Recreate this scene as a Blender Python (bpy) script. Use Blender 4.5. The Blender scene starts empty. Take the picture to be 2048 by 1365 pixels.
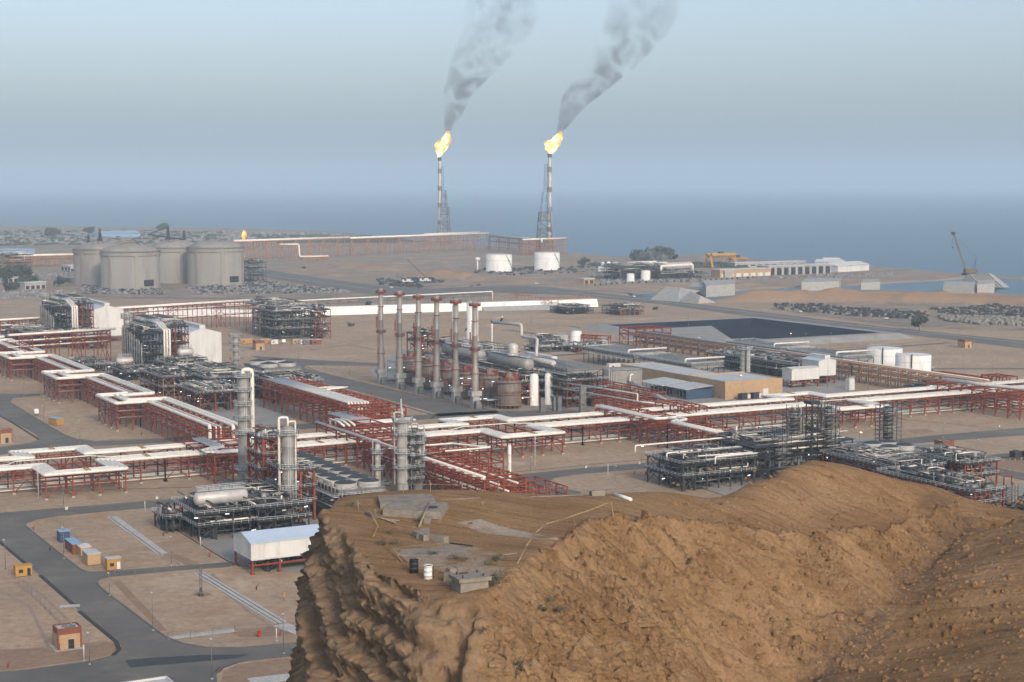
import bpy, bmesh, math, random
import numpy as np
from mathutils import Vector
R=math.radians
random.seed(7)
SC=bpy.context.scene
COL=SC.collection
# ---------------------------------------------------------------- camera
CH=105.0; FPX=3333.0
PITCH=math.atan((682.5-370)/FPX); YAW=R(28.6)
cam=bpy.data.objects.new('camera',bpy.data.cameras.new('camera')); COL.objects.link(cam)
cam.location=(0,0,CH); cam.rotation_euler=(math.pi/2-PITCH,0,-YAW)
cam.data.sensor_width=36; cam.data.lens=36*FPX/2048; cam.data.clip_start=1; cam.data.clip_end=200000
SC.camera=cam
# ---------------------------------------------------------------- light
SUN_EL=R(27); SUN_AZ=R(183)      # compass bearing of the sun, clockwise from +Y
W=bpy.data.worlds.new('World'); SC.world=W; W.use_nodes=True
nt=W.node_tree; bg=nt.nodes['Background']
sky=nt.nodes.new('ShaderNodeTexSky'); sky.sky_type='NISHITA'; sky.sun_disc=False
sky.sun_elevation=SUN_EL; sky.sun_rotation=SUN_AZ; sky.air_density=1.0; sky.dust_density=3.2; sky.ozone_density=3.2; sky.altitude=0
hs=nt.nodes.new('ShaderNodeHueSaturation'); hs.inputs['Saturation'].default_value=.76; nt.links.new(sky.outputs[0],hs.inputs['Color']); nt.links.new(hs.outputs[0],bg.inputs[0]); bg.inputs[1].default_value=0.135
sl=bpy.data.lights.new('sun','SUN'); sl.energy=1.45; sl.angle=R(10); sl.color=(1.0,0.86,0.70)
sun=bpy.data.objects.new('sun',sl); COL.objects.link(sun)
sd=Vector((math.sin(SUN_AZ)*math.cos(SUN_EL),math.cos(SUN_AZ)*math.cos(SUN_EL),math.sin(SUN_EL)))
sun.rotation_euler=sd.to_track_quat('Z','Y').to_euler(); sun.location=(0,-50,300)
SC.view_settings.view_transform='Standard'; SC.view_settings.look='None'
SC.view_settings.exposure=0.6; SC.view_settings.gamma=1
SC.render.engine='CYCLES'
cy=SC.cycles; cy.max_bounces=5; cy.diffuse_bounces=2; cy.glossy_bounces=2; cy.transparent_max_bounces=8; cy.volume_bounces=2
cy.volume_max_steps=96; cy.volume_step_rate=2.0; cy.sample_clamp_indirect=4
# ---------------------------------------------------------------- where a point of the photo lies on the ground
hx,hy=math.sin(YAW),math.cos(YAW); rx,ry=math.cos(YAW),-math.sin(YAW); cp,sp=math.cos(PITCH),math.sin(PITCH)
def ray(px,py):
    a=(px-1024)/FPX; b=(682.5-py)/FPX; f=cp+b*sp
    return hx*f+rx*a, hy*f+ry*a, -sp+b*cp, f
def P(px,py,z=0.0):
    x,y,dz,f=ray(px,py); t=(z-CH)/dz
    return x*t,y*t
def P3(px,py,z=0.0):
    x,y=P(px,py,z); return (x,y,z)
def Dp(px,py,d):
    x,y,dz,f=ray(px,py); t=d/f
    return x*t,y*t,CH+dz*t
def proj(x,y,z):
    z-=CH; f0=x*hx+y*hy; r=x*rx+y*ry; f=f0*cp-z*sp; u=f0*sp+z*cp
    return 1024+FPX*r/f, 682.5-FPX*u/f
# ---------------------------------------------------------------- mesh collector
class MB:
    def __init__(s): s.v=[]; s.f=[]; s.sm=[]
    def quad(s,a,b,c,d,sm=False):
        n=len(s.v); s.v+=[a,b,c,d]; s.f.append((n,n+1,n+2,n+3)); s.sm.append(sm); return s
    def poly(s,pts):
        n=len(s.v); s.v+=list(pts); s.f.append(tuple(range(n,n+len(pts)))); s.sm.append(False); return s
    def box(s,x0,x1,y0,y1,z0,z1):
        n=len(s.v)
        s.v+=[(x0,y0,z0),(x1,y0,z0),(x1,y1,z0),(x0,y1,z0),(x0,y0,z1),(x1,y0,z1),(x1,y1,z1),(x0,y1,z1)]
        s.f+=[(n,n+3,n+2,n+1),(n+4,n+5,n+6,n+7),(n,n+1,n+5,n+4),(n+1,n+2,n+6,n+5),(n+2,n+3,n+7,n+6),(n+3,n,n+4,n+7)]
        s.sm+=[False]*6; return s
    def cbox(s,x,y,z,w,d,h,a=0.0):     # centre of base, rotated by a
        n=len(s.v); c,q=math.cos(a),math.sin(a)
        for zz in (z,z+h):
            for dx,dy in ((-w/2,-d/2),(w/2,-d/2),(w/2,d/2),(-w/2,d/2)):
                s.v.append((x+dx*c-dy*q,y+dx*q+dy*c,zz))
        s.f+=[(n,n+3,n+2,n+1),(n+4,n+5,n+6,n+7),(n,n+1,n+5,n+4),(n+1,n+2,n+6,n+5),(n+2,n+3,n+7,n+6),(n+3,n,n+4,n+7)]
        s.sm+=[False]*6; return s
    def prism(s,pts,z0,z1):
        n=len(s.v); k=len(pts)
        s.v+=[(p[0],p[1],z0) for p in pts]+[(p[0],p[1],z1) for p in pts]
        s.f.append(tuple(range(n+k-1,n-1,-1))); s.f.append(tuple(range(n+k,n+2*k)))
        for i in range(k): j=(i+1)%k; s.f.append((n+i,n+j,n+k+j,n+k+i))
        s.sm+=[False]*(k+2); return s
    def tube(s,a,b,r,n=6,r2=None,cap=True):
        a=Vector(a); b=Vector(b); d=b-a
        if d.length<1e-6: return s
        d.normalize(); u=d.orthogonal().normalized() if abs(d.z)<0.99 else Vector((1,0,0)); w=d.cross(u).normalized(); u=w.cross(d)
        r2=r if r2 is None else r2; m=len(s.v)
        for p,q in ((a,r),(b,r2)):
            for i in range(n):
                t=2*math.pi*(i+.5)/n; e=p+(u*math.cos(t)+w*math.sin(t))*q; s.v.append((e.x,e.y,e.z))
        for i in range(n):
            j=(i+1)%n; s.f.append((m+i,m+j,m+n+j,m+n+i)); s.sm.append(n>5)
        if cap: s.f.append(tuple(range(m+n-1,m-1,-1))); s.f.append(tuple(range(m+n,m+2*n))); s.sm+=[False,False]
        return s
    def bar(s,a,b,w=.3): return s.tube(a,b,w*.7071,4,cap=False)
    def pipe(s,pts,r,n=8):              # bent pipe with mitred corners softened by one extra ring
        pts=[Vector(p) for p in pts]; q=[pts[0]]
        for i in range(1,len(pts)-1):
            a,b,c=pts[i-1],pts[i],pts[i+1]; e=min(1.4*r,(a-b).length*.45,(c-b).length*.45)
            p0=b+(a-b).normalized()*e; p2=b+(c-b).normalized()*e
            q+=[p0,(p0+p2)*.25+b*.5,p2]
        q.append(pts[-1]); m=len(s.v); prev=None; k=len(q)
        for i,p in enumerate(q):
            t=(q[min(i+1,k-1)]-q[max(i-1,0)]).normalized()
            if prev is None: u=t.orthogonal().normalized() if abs(t.z)<.9 else Vector((1,0,0))
            else: u=prev
            u=(u-t*u.dot(t)); u=u.normalized() if u.length>1e-4 else t.orthogonal().normalized()
            prev=u; w=t.cross(u)
            for j in range(n):
                a_=2*math.pi*j/n; e=p+(u*math.cos(a_)+w*math.sin(a_))*r; s.v.append((e.x,e.y,e.z))
        for i in range(k-1):
            for j in range(n):
                l=(j+1)%n; s.f.append((m+i*n+j,m+i*n+l,m+(i+1)*n+l,m+(i+1)*n+j)); s.sm.append(True)
        s.f.append(tuple(range(m+n-1,m-1,-1))); s.f.append(tuple(range(m+(k-1)*n,m+k*n))); s.sm+=[False,False]
        return s
    def lathe(s,x,y,prof,n=24,sharp=False):   # prof: list of (r,z) bottom to top
        m=len(s.v)
        for r,z in prof:
            for i in range(n):
                t=2*math.pi*i/n; s.v.append((x+r*math.cos(t),y+r*math.sin(t),z))
        for k in range(len(prof)-1):
            for i in range(n):
                j=(i+1)%n; s.f.append((m+k*n+i,m+k*n+j,m+(k+1)*n+j,m+(k+1)*n+i)); s.sm.append(not sharp)
        if prof[-1][0]>1e-3: s.f.append(tuple(range(m+(len(prof)-1)*n,m+len(prof)*n))); s.sm.append(False)
        return s
    def hvessel(s,a,b,r,n=16):          # horizontal vessel with dished ends
        a=Vector(a); b=Vector(b); d=(b-a).normalized(); u=Vector((0,0,1)); w=d.cross(u).normalized()
        pr=[(a-d*r*.45,.02),(a-d*r*.38,.45*r),(a-d*r*.22,.8*r),(a,r),(b,r),(b+d*r*.22,.8*r),(b+d*r*.38,.45*r),(b+d*r*.45,.02)]
        m=len(s.v)
        for p,q in pr:
            for j in range(n):
                t=2*math.pi*j/n; e=p+(u*math.cos(t)+w*math.sin(t))*q; s.v.append((e.x,e.y,e.z))
        for k in range(len(pr)-1):
            for j in range(n):
                l=(j+1)%n; s.f.append((m+k*n+j,m+k*n+l,m+(k+1)*n+l,m+(k+1)*n+j)); s.sm.append(True)
        return s
    def rail(s,pts,z,h=1.15,step=2.0,w=.13,close=False):   # handrail along a polyline
        pts=list(pts)+([pts[0]] if close else [])
        for a,b in zip(pts[:-1],pts[1:]):
            L=math.hypot(b[0]-a[0],b[1]-a[1])
            if L<.05: continue
            for hh in (h,h*.55): s.bar((a[0],a[1],z+hh),(b[0],b[1],z+hh),w)
            k=max(1,int(round(L/step)))
            for i in range(k+1):
                t=i/k; x=a[0]+(b[0]-a[0])*t; y=a[1]+(b[1]-a[1])*t; s.bar((x,y,z),(x,y,z+h),w)
        return s
    def build(s,name,mat,parent=None,loc=None,**tags):
        L=Vector((0,0,0))
        if parent is not None and loc is None: L=parent.location.copy()
        if loc is not None and parent is None: L=Vector(loc)
        me=bpy.data.meshes.new(name)
        vv=np.array(s.v,dtype=np.float64).reshape(-1,3)-np.array(L[:])
        me.from_pydata(vv.tolist(),[],s.f)
        me.polygons.foreach_set('use_smooth',s.sm)
        if name in ('steam_cloud','smoke_plume'):
            bm_=bmesh.new(); bm_.from_mesh(me); bmesh.ops.recalc_face_normals(bm_,faces=bm_.faces); bm_.to_mesh(me); bm_.free()
        me.materials.append(mat if not isinstance(mat,str) else M[mat])
        me.update()
        o=bpy.data.objects.new(name,me); COL.objects.link(o)
        if parent is not None: o.parent=parent
        elif loc is not None: o.location=loc
        for k,v in tags.items(): o[k]=v
        return o
def thing(name,label,cat,loc,group=None):
    o=bpy.data.objects.new(name,None); COL.objects.link(o); o.location=loc; o.empty_display_size=.5
    o['label']=label; o['category']=cat
    if group: o['group']=group
    return o
def tag(o,label,cat,group=None):
    o['label']=label; o['category']=cat
    if group: o['group']=group
    return o
def dup(root,loc,label=None,rotz=None,group=None,scale=None):
    def cc(o,par):
        c=o.copy(); COL.objects.link(c); c.parent=par
        for ch in KIDS.get(o.name,[]) or [k for k in o.children]: cc(ch,c)
        return c
    kids=list(root.children); c=root.copy(); COL.objects.link(c)
    for k in kids: cc(k,c)
    c.location=loc
    if rotz is not None: c.rotation_euler=(0,0,rotz)
    if label: c['label']=label
    if group: c['group']=group
    if scale: c.scale=scale
    return c
KIDS={}
# ---------------------------------------------------------------- materials
M={}
def mat(key,c1,c2=None,rough=.7,metal=0.0,scale=.3,detail=6,bump=0.0,bscale=None,stretch=(1,1,1),spec=.4,stain=None,stain_scale=.15,stain_amt=.5):
    m=bpy.data.materials.new(key); m.use_nodes=True; t=m.node_tree; b=t.nodes['Principled BSDF']
    b.inputs['Roughness'].default_value=rough; b.inputs['Metallic'].default_value=metal; b.inputs['Specular IOR Level'].default_value=spec
    g=t.nodes.new('ShaderNodeNewGeometry'); mp=t.nodes.new('ShaderNodeMapping'); mp.inputs['Scale'].default_value=stretch
    t.links.new(g.outputs['Position'],mp.inputs[0])
    n=t.nodes.new('ShaderNodeTexNoise'); n.inputs['Scale'].default_value=scale; n.inputs['Detail'].default_value=detail; n.inputs['Roughness'].default_value=.65
    t.links.new(mp.outputs[0],n.inputs['Vector'])
    cr=t.nodes.new('ShaderNodeValToRGB'); cr.color_ramp.elements[0].position=.35; cr.color_ramp.elements[1].position=.65
    cr.color_ramp.elements[0].color=(*c1,1); cr.color_ramp.elements[1].color=(*(c2 or c1),1)
    t.links.new(n.outputs[0],cr.inputs[0]); out=cr.outputs[0]
    if stain:
        n2=t.nodes.new('ShaderNodeTexNoise'); n2.inputs['Scale'].default_value=stain_scale; n2.inputs['Detail'].default_value=8; n2.inputs['Roughness'].default_value=.7
        t.links.new(mp.outputs[0],n2.inputs['Vector'])
        r2=t.nodes.new('ShaderNodeValToRGB'); r2.color_ramp.elements[0].position=.5; r2.color_ramp.elements[1].position=.68
        t.links.new(n2.outputs[0],r2.inputs[0]); mu=t.nodes.new('ShaderNodeMath'); mu.operation='MULTIPLY'; mu.inputs[1].default_value=stain_amt
        t.links.new(r2.outputs[0],mu.inputs[0]); mx=t.nodes.new('ShaderNodeMix'); mx.data_type='RGBA'
        t.links.new(mu.outputs[0],mx.inputs[0]); t.links.new(out,mx.inputs[6]); mx.inputs[7].default_value=(*stain,1); out=mx.outputs[2]
    t.links.new(out,b.inputs['Base Color'])
    if bump:
        n3=t.nodes.new('ShaderNodeTexNoise'); n3.inputs['Scale'].default_value=bscale or scale*4; n3.inputs['Detail'].default_value=8
        t.links.new(mp.outputs[0],n3.inputs['Vector']); bp=t.nodes.new('ShaderNodeBump'); bp.inputs['Strength'].default_value=1; bp.inputs['Distance'].default_value=bump
        t.links.new(n3.outputs[0],bp.inputs['Height']); t.links.new(bp.outputs[0],b.inputs['Normal'])
    M[key]=m; return m
mat('white_pipe',(.80,.74,.65),(.70,.645,.565),rough=.55,scale=.25,stain=(.40,.33,.26),stain_scale=.7,stain_amt=.5)
mat('grey_pipe',(.33,.315,.29),(.235,.225,.205),rough=.55,metal=.15,scale=.4,stain=(.3,.22,.15),stain_amt=.3)
mat('alu',(.55,.52,.48),(.43,.41,.38),rough=.5,metal=.2,scale=.5)
mat('galv',(.22,.215,.205),(.13,.13,.125),rough=.55,metal=.3,scale=.6)
mat('red_steel',(.27,.048,.013),(.18,.034,.012),rough=.6,scale=.5,stain=(.13,.04,.022),stain_amt=.6,stain_scale=.3)
mat('rust_steel',(.36,.17,.075),(.26,.13,.065),rough=.8,scale=.2,stain=(.30,.24,.20),stain_amt=.6,stain_scale=.08)
mat('yellow',(.44,.235,.05),(.35,.19,.045),rough=.6)
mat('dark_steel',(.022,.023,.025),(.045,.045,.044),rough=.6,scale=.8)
mat('rail_white',(.60,.60,.57),(.45,.45,.43),rough=.5)
mat('concrete',(.40,.38,.35),(.31,.295,.27),rough=.9,scale=.35,stain=(.2,.18,.16),stain_amt=.4,stain_scale=.2,bump=.02)
mat('tank_concrete',(.29,.265,.23),(.23,.21,.185),rough=.9,scale=.06,stretch=(1,1,.15),stain=(.17,.15,.13),stain_scale=.09,stain_amt=.7)
mat('tank_white',(.78,.74,.68),(.72,.69,.64),rough=.5,scale=.1,stain=(.46,.38,.30),stain_scale=.25,stain_amt=.45,stretch=(1,1,.25))
mat('clad',(.64,.615,.57),(.56,.54,.505),rough=.55,scale=.2,stretch=(1,1,.2),stain=(.38,.33,.28),stain_scale=.4,stain_amt=.4)
mat('roof_blue',(.50,.58,.66),(.44,.52,.60),rough=.45,scale=.2)
mat('roof_grey',(.50,.50,.49),(.42,.42,.41),rough=.6,scale=.2,stain=(.3,.29,.27),stain_amt=.4)
mat('brick_tan',(.44,.29,.155),(.37,.245,.135),rough=.85,scale=.6,stain=(.36,.24,.14),stain_amt=.4)
mat('brick_red',(.22,.075,.045),(.17,.06,.04),rough=.85,scale=.8)
mat('dark_opening',(.018,.018,.02),rough=.5)
mat('fan_dark',(.03,.032,.035),(.055,.058,.06),rough=.7,scale=2)
mat('stack',(.38,.34,.295),(.28,.255,.225),rough=.5,metal=.35,scale=.12,stretch=(1,1,.3),stain=(.26,.13,.07),stain_scale=.2,stain_amt=.45)
mat('furnace',(.20,.185,.17),(.13,.115,.105),rough=.65,metal=.1,scale=.25,stain=(.24,.085,.035),stain_scale=.22,stain_amt=.75)
mat('asphalt',(.105,.098,.086),(.15,.138,.118),rough=.95,scale=.04,stain=(.25,.205,.155),stain_scale=.045,stain_amt=.5,bump=.01,bscale=8)
mat('asphalt_dark',(.04,.04,.042),(.055,.055,.056),rough=.8,scale=.3)
mat('pave',(.30,.28,.255),(.25,.235,.215),rough=.92,scale=.08,stain=(.19,.175,.16),stain_scale=.04,stain_amt=.5)
mat('pale_pave',(.55,.53,.49),(.43,.41,.38),rough=.9,scale=1.4,stain=(.25,.22,.19),stain_amt=.4)
mat('old_concrete',(.27,.235,.19),(.20,.17,.135),rough=.95,scale=1.2,stain=(.12,.095,.07),stain_scale=.7,stain_amt=.7,bump=.03,bscale=6)
mat('track',(.24,.175,.125),(.30,.225,.16),rough=.95,scale=.4)
mat('brown_gravel',(.30,.19,.115),(.22,.14,.09),rough=.95,scale=.5,stain=(.36,.26,.18),stain_amt=.5)
mat('kerb',(.15,.135,.12),(.10,.092,.085),rough=.9,scale=.5)
mat('ditch',(.03,.03,.03),(.05,.048,.045),rough=.95)
mat('blue',(.035,.07,.13),(.03,.055,.10),rough=.5)
mat('blue_pale',(.20,.33,.45),(.25,.37,.48),rough=.5)
mat('liner',(.014,.020,.034),(.022,.029,.044),rough=.95,spec=.05,scale=.05)
mat('hydrant_red',(.35,.03,.02),rough=.5)
mat('foliage',(.035,.05,.03),(.06,.07,.04),rough=.9,scale=.5)
mat('scrub',(.10,.085,.055),(.15,.12,.075),rough=.95,scale=2)
mat('rubble',(.17,.155,.135),(.28,.25,.21),rough=.95,scale=.3)
mat('scrap',(.26,.25,.24),(.10,.10,.105),rough=.8,scale=.25,stain=(.42,.39,.36),stain_amt=.6,stain_scale=.3)
mat('wood',(.30,.24,.18),(.2,.16,.12),rough=.9,scale=3)
mat('bamboo',(.45,.30,.16),(.30,.19,.10),rough=.8,scale=4)
mat('black',(.012,.012,.013),(.03,.03,.03),rough=.6)
mat('crane_yellow',(.20,.12,.035),(.11,.075,.035),rough=.7)
def tile(key):
    t=M[key].node_tree; b=t.nodes['Principled BSDF']; src=b.inputs['Base Color'].links[0].from_socket
    g=t.nodes.new('ShaderNodeNewGeometry'); k=t.nodes.new('ShaderNodeTexBrick'); k.inputs['Scale'].default_value=1; k.inputs['Mortar Size'].default_value=.03; k.inputs['Brick Width'].default_value=1.0; k.inputs['Row Height'].default_value=.9; k.offset=0
    k.inputs['Color1'].default_value=(1,1,1,1); k.inputs['Color2'].default_value=(.82,.82,.82,1); k.inputs['Mortar'].default_value=(.6,.58,.55,1)
    t.links.new(g.outputs['Position'],k.inputs['Vector']); x=t.nodes.new('ShaderNodeMix'); x.data_type='RGBA'; x.blend_type='MULTIPLY'; x.inputs[0].default_value=1; t.links.new(src,x.inputs[6]); t.links.new(k.outputs[0],x.inputs[7]); t.links.new(x.outputs[2],b.inputs['Base Color'])
tile('pale_pave')
def emis(key,col,st):
    m=bpy.data.materials.new(key); m.use_nodes=True; t=m.node_tree; t.nodes.clear()
    e=t.nodes.new('ShaderNodeEmission'); o=t.nodes.new('ShaderNodeOutputMaterial'); e.inputs[0].default_value=(*col,1); e.inputs[1].default_value=st
    t.links.new(e.outputs[0],o.inputs[0]); M[key]=m; return m
emis('lamp_lit',(1,.55,.25),6.0); emis('lamp_white',(.95,.97,1),1.5)
# ---------------------------------------------------------------- noise
_rng=np.random.RandomState(3); _perm=_rng.permutation(4096); _val=_rng.rand(4096).astype(np.float64)*2-1
def vnoise(x,y,z=None):
    z=np.zeros_like(x) if z is None else z
    xi=np.floor(x).astype(int); yi=np.floor(y).astype(int); zi=np.floor(z).astype(int)
    fx=x-xi; fy=y-yi; fz=z-zi; fx=fx*fx*(3-2*fx); fy=fy*fy*(3-2*fy); fz=fz*fz*(3-2*fz)
    def h(a,b,c): return _val[_perm[(_perm[(_perm[a&4095]+b)&4095]+c)&4095]]
    r=0
    for a in (0,1):
        wa=fx if a else 1-fx
        for b in (0,1):
            wb=fy if b else 1-fy
            for c in (0,1):
                wc=fz if c else 1-fz
                r=r+wa*wb*wc*h(xi+a,yi+b,zi+c)
    return r
def fbm(x,y,z=None,o=5,g=.5):
    r=0;a=1
    for i in range(o):
        r=r+a*vnoise(x*2**i+17.3*i,y*2**i+5.1*i,None if z is None else z*2**i+9.7*i); a*=g
    return r
def inpoly(X,Y,poly):
    ins=np.zeros(X.shape,bool); n=len(poly)
    for i in range(n):
        x0,y0=poly[i]; x1,y1=poly[(i+1)%n]
        c=((y0>Y)!=(y1>Y)); xx=(x1-x0)*(Y-y0)/((y1-y0) if abs(y1-y0)>1e-9 else 1e-9)+x0
        ins^=c&(X<xx)
    return ins
def dseg(X,Y,poly,close=False):
    d=np.full(X.shape,1e9); n=len(poly)
    for i in range(n if close else n-1):
        x0,y0=poly[i]; x1,y1=poly[(i+1)%n]; dx,dy=x1-x0,y1-y0; L=dx*dx+dy*dy+1e-9
        t=np.clip(((X-x0)*dx+(Y-y0)*dy)/L,0,1); d=np.minimum(d,np.hypot(X-x0-t*dx,Y-y0-t*dy))
    return d
def grid_mesh(name,V,nu,nv,mat_,smooth=True):
    me=bpy.data.meshes.new(name); idx=np.arange(nu*nv).reshape(nu,nv)
    q=np.stack([idx[:-1,:-1],idx[1:,:-1],idx[1:,1:],idx[:-1,1:]],-1).reshape(-1,4)
    me.vertices.add(nu*nv); me.vertices.foreach_set('co',V.reshape(-1))
    me.loops.add(q.size); me.loops.foreach_set('vertex_index',q.reshape(-1))
    me.polygons.add(len(q)); me.polygons.foreach_set('loop_start',np.arange(0,q.size,4)); me.polygons.foreach_set('loop_total',np.full(len(q),4))
    me.polygons.foreach_set('use_smooth',np.full(len(q),smooth)); me.update(calc_edges=True); me.validate()
    me.materials.append(mat_); o=bpy.data.objects.new(name,me); COL.objects.link(o); return o
# ---------------------------------------------------------------- ground, sea
SEA=-1.5
coast_px=[(-500,452),(0,453),(130,454),(300,456),(480,458),(600,461),(700,467),(740,473),(830,482),(900,486),(1000,494),(1140,507),(1250,516),(1330,512),(1440,510),(1500,518),(1602,527),(1740,534),(1794,538),(1884,546),(1957,552),(2048,556),(2300,575)]
coast=[P(a,b,SEA) for a,b in coast_px]
land=coast+[(2600,900),(2600,-900),(-1500,-900),(-1500,3000)]
chan_px=[(1240,592),(1300,587),(1400,590),(1469,583),(1520,579),(1602,575),(1700,573),(1767,568),(1884,562),(1960,556),(2300,575),(2300,620),(2048,593),(1960,587),(1884,586),(1845,586),(1779,581),(1690,583),(1602,585),(1539,590),(1488,597),(1440,603),(1330,606),(1260,600)]
chan=[P(a,b,SEA) for a,b in chan_px]
rows=np.concatenate([np.linspace(140,1000,70,endpoint=False),1000*np.exp(np.linspace(0,math.log(5.2),420))])
az=np.linspace(-R(38),R(38),620)
D_,A_=np.meshgrid(rows,az,indexing='ij')
GX=D_*(hx+rx*np.tan(A_)); GY=D_*(hy+ry*np.tan(A_))
GZ=np.zeros_like(GX)
# mounds of sand and banks: (photo points on the ground, half width m, height m)
mounds=[([(1500,600),(1600,598),(1750,602),(1850,604),(1980,606),(2120,612)],34,8.5),([(1890,600),(1990,598)],18,4),
 ([(880,556),(930,558)],26,8),([(960,560),(1010,562),(1060,566)],24,5),([(1230,574),(1350,576),(1500,570)],14,2),([(690,534),(780,540)],30,5),
 ([(600,545),(680,552)],20,3),([(820,553),(840,556)],14,5)]
for pl,w,h in mounds:
    pl=[P(a,b) for a,b in pl]; d=dseg(GX,GY,pl); k=np.clip(1-(d/w)**2,0,1)**1.3
    GZ=np.maximum(GZ,k*h*(1+.35*fbm(GX*.03,GY*.03)))
GZ+=np.where(GZ>.3,1,0)*fbm(GX*.06,GY*.06,o=3)*.8
far=np.clip((D_-1500)/600,0,1); GZ+=far*np.clip(fbm(GX*.008,GY*.008,o=4),-1,0)*1.2
# pond pit
pond=[(640,896),(640,1029),(773,1029),(773,880),(768,876),(640,896)]
PX0,PX1,PY0,PY1=640,772,884,1029
dp=np.minimum(np.minimum(GX-PX0,PX1-GX),np.minimum(GY-PY0,PY1-GY))
GZ=np.where(dp>-4,-np.clip((dp+4)*1.2,0,1.35),GZ)
inl=inpoly(GX,GY,land); dc=dseg(GX,GY,coast)
GZ=np.where(inl,np.where(dc<28,np.minimum(GZ,(dc-6)*.25),GZ),-3-np.clip(dc*.3,0,6))
dch=dseg(GX,GY,chan,True); ic=inpoly(GX,GY,chan)
GZ=np.where(ic,-1.5-np.clip(dch*.6,0,4),np.minimum(GZ,-1.6+dch*.45+np.clip(dch*.1,0,1)*fbm(GX*.08,GY*.08,o=3)*.8))
sand=bpy.data.materials.new('sand'); sand.use_nodes=True
def ground_mat(m):
    t=m.node_tree; b=t.nodes['Principled BSDF']; b.inputs['Roughness'].default_value=.95; b.inputs['Specular IOR Level'].default_value=.15
    g=t.nodes.new('ShaderNodeNewGeometry')
    def noise(sc,det=6,ro=.6,dis=0):
        n=t.nodes.new('ShaderNodeTexNoise'); n.inputs['Scale'].default_value=sc; n.inputs['Detail'].default_value=det; n.inputs['Roughness'].default_value=ro; n.inputs['Distortion'].default_value=dis
        t.links.new(g.outputs['Position'],n.inputs['Vector']); return n.outputs[0]
    def ramp(f,a,b_,c0,c1):
        r=t.nodes.new('ShaderNodeValToRGB'); r.color_ramp.elements[0].position=a; r.color_ramp.elements[1].position=b_
        r.color_ramp.elements[0].color=(*c0,1); r.color_ramp.elements[1].color=(*c1,1); t.links.new(f,r.inputs[0]); return r.outputs[0]
    def mix(f,a,c,blend='MIX'):
        x=t.nodes.new('ShaderNodeMix'); x.data_type='RGBA'; x.blend_type=blend
        if isinstance(f,float): x.inputs[0].default_value=f
        else: t.links.new(f,x.inputs[0])
        t.links.new(a,x.inputs[6])
        if isinstance(c,tuple): x.inputs[7].default_value=(*c,1)
        else: t.links.new(c,x.inputs[7])
        return x.outputs[2]
    base=ramp(noise(.02,8,.6),.35,.65,(.44,.318,.212),(.35,.255,.175))
    fine=ramp(noise(.35,8,.75),.3,.7,(.68,.67,.66),(1.18,1.18,1.18))
    c=mix(1.0,base,fine,'MULTIPLY')
    c=mix(ramp(noise(.06,6,.7,1.5),.52,.68,(0,0,0),(.6,.6,.6)),c,(.30,.175,.095))
    c=mix(ramp(noise(.11,8,.75,2.2),.58,.70,(0,0,0),(.45,.45,.45)),c,(.21,.165,.125))
    c=mix(ramp(noise(.035,8,.7,1.0),.56,.66,(0,0,0),(.4,.4,.4)),c,(.56,.45,.34))
    at=t.nodes.new('ShaderNodeAttribute'); at.attribute_name='zone'; at.attribute_type='GEOMETRY'
    sp_=t.nodes.new('ShaderNodeSeparateColor'); t.links.new(at.outputs['Color'],sp_.inputs[0])
    gm=t.nodes.new('ShaderNodeMath'); gm.operation='MULTIPLY'; t.links.new(sp_.outputs[0],gm.inputs[0])
    t.links.new(ramp(noise(.03,8,.8,1),.38,.58,(0,0,0),(1,1,1)),gm.inputs[1])
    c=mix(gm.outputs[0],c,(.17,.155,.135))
    c=mix(sp_.outputs[1],c,(.34,.20,.11))
    t.links.new(c,b.inputs['Base Color'])
    bp=t.nodes.new('ShaderNodeBump'); bp.inputs['Strength'].default_value=1; bp.inputs['Distance'].default_value=.25; t.links.new(noise(.5,10,.7),bp.inputs['Height']); t.links.new(bp.outputs[0],b.inputs['Normal'])
ground_mat(sand)
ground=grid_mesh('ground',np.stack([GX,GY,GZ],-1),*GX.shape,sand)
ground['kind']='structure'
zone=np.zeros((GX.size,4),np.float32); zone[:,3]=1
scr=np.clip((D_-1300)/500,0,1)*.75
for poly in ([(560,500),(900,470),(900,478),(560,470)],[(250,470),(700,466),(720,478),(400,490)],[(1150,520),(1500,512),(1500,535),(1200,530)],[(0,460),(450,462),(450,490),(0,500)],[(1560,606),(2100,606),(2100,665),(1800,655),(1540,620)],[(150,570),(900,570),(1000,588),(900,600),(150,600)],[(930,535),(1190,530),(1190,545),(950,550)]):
    d=inpoly(GX,GY,[P(*q) for q in poly]); scr=np.maximum(scr,d*.95)
zone[:,0]=scr.reshape(-1); zone[:,1]=(np.clip(GZ/4,0,1)*.8).reshape(-1)
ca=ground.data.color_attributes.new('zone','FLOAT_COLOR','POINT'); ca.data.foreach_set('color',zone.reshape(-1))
# sea
m=bpy.data.materials.new('sea_water'); m.use_nodes=True; t=m.node_tree; b=t.nodes['Principled BSDF']
b.inputs['Base Color'].default_value=(.010,.062,.105,1); b.inputs['Roughness'].default_value=.32; b.inputs['IOR'].default_value=1.33
g=t.nodes.new('ShaderNodeNewGeometry')
mp=t.nodes.new('ShaderNodeMapping'); mp.inputs['Scale'].default_value=(.03,.09,.03); mp.inputs['Rotation'].default_value=(0,0,YAW); t.links.new(g.outputs['Position'],mp.inputs[0])
n=t.nodes.new('ShaderNodeTexNoise'); n.inputs['Scale'].default_value=1; n.inputs['Detail'].default_value=6; t.links.new(mp.outputs[0],n.inputs['Vector'])
bp=t.nodes.new('ShaderNodeBump'); bp.inputs['Strength'].default_value=1; bp.inputs['Distance'].default_value=1.2; t.links.new(n.outputs[0],bp.inputs['Height']); t.links.new(bp.outputs[0],b.inputs['Normal'])
s=MB(); rr=58000; k=64
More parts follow.
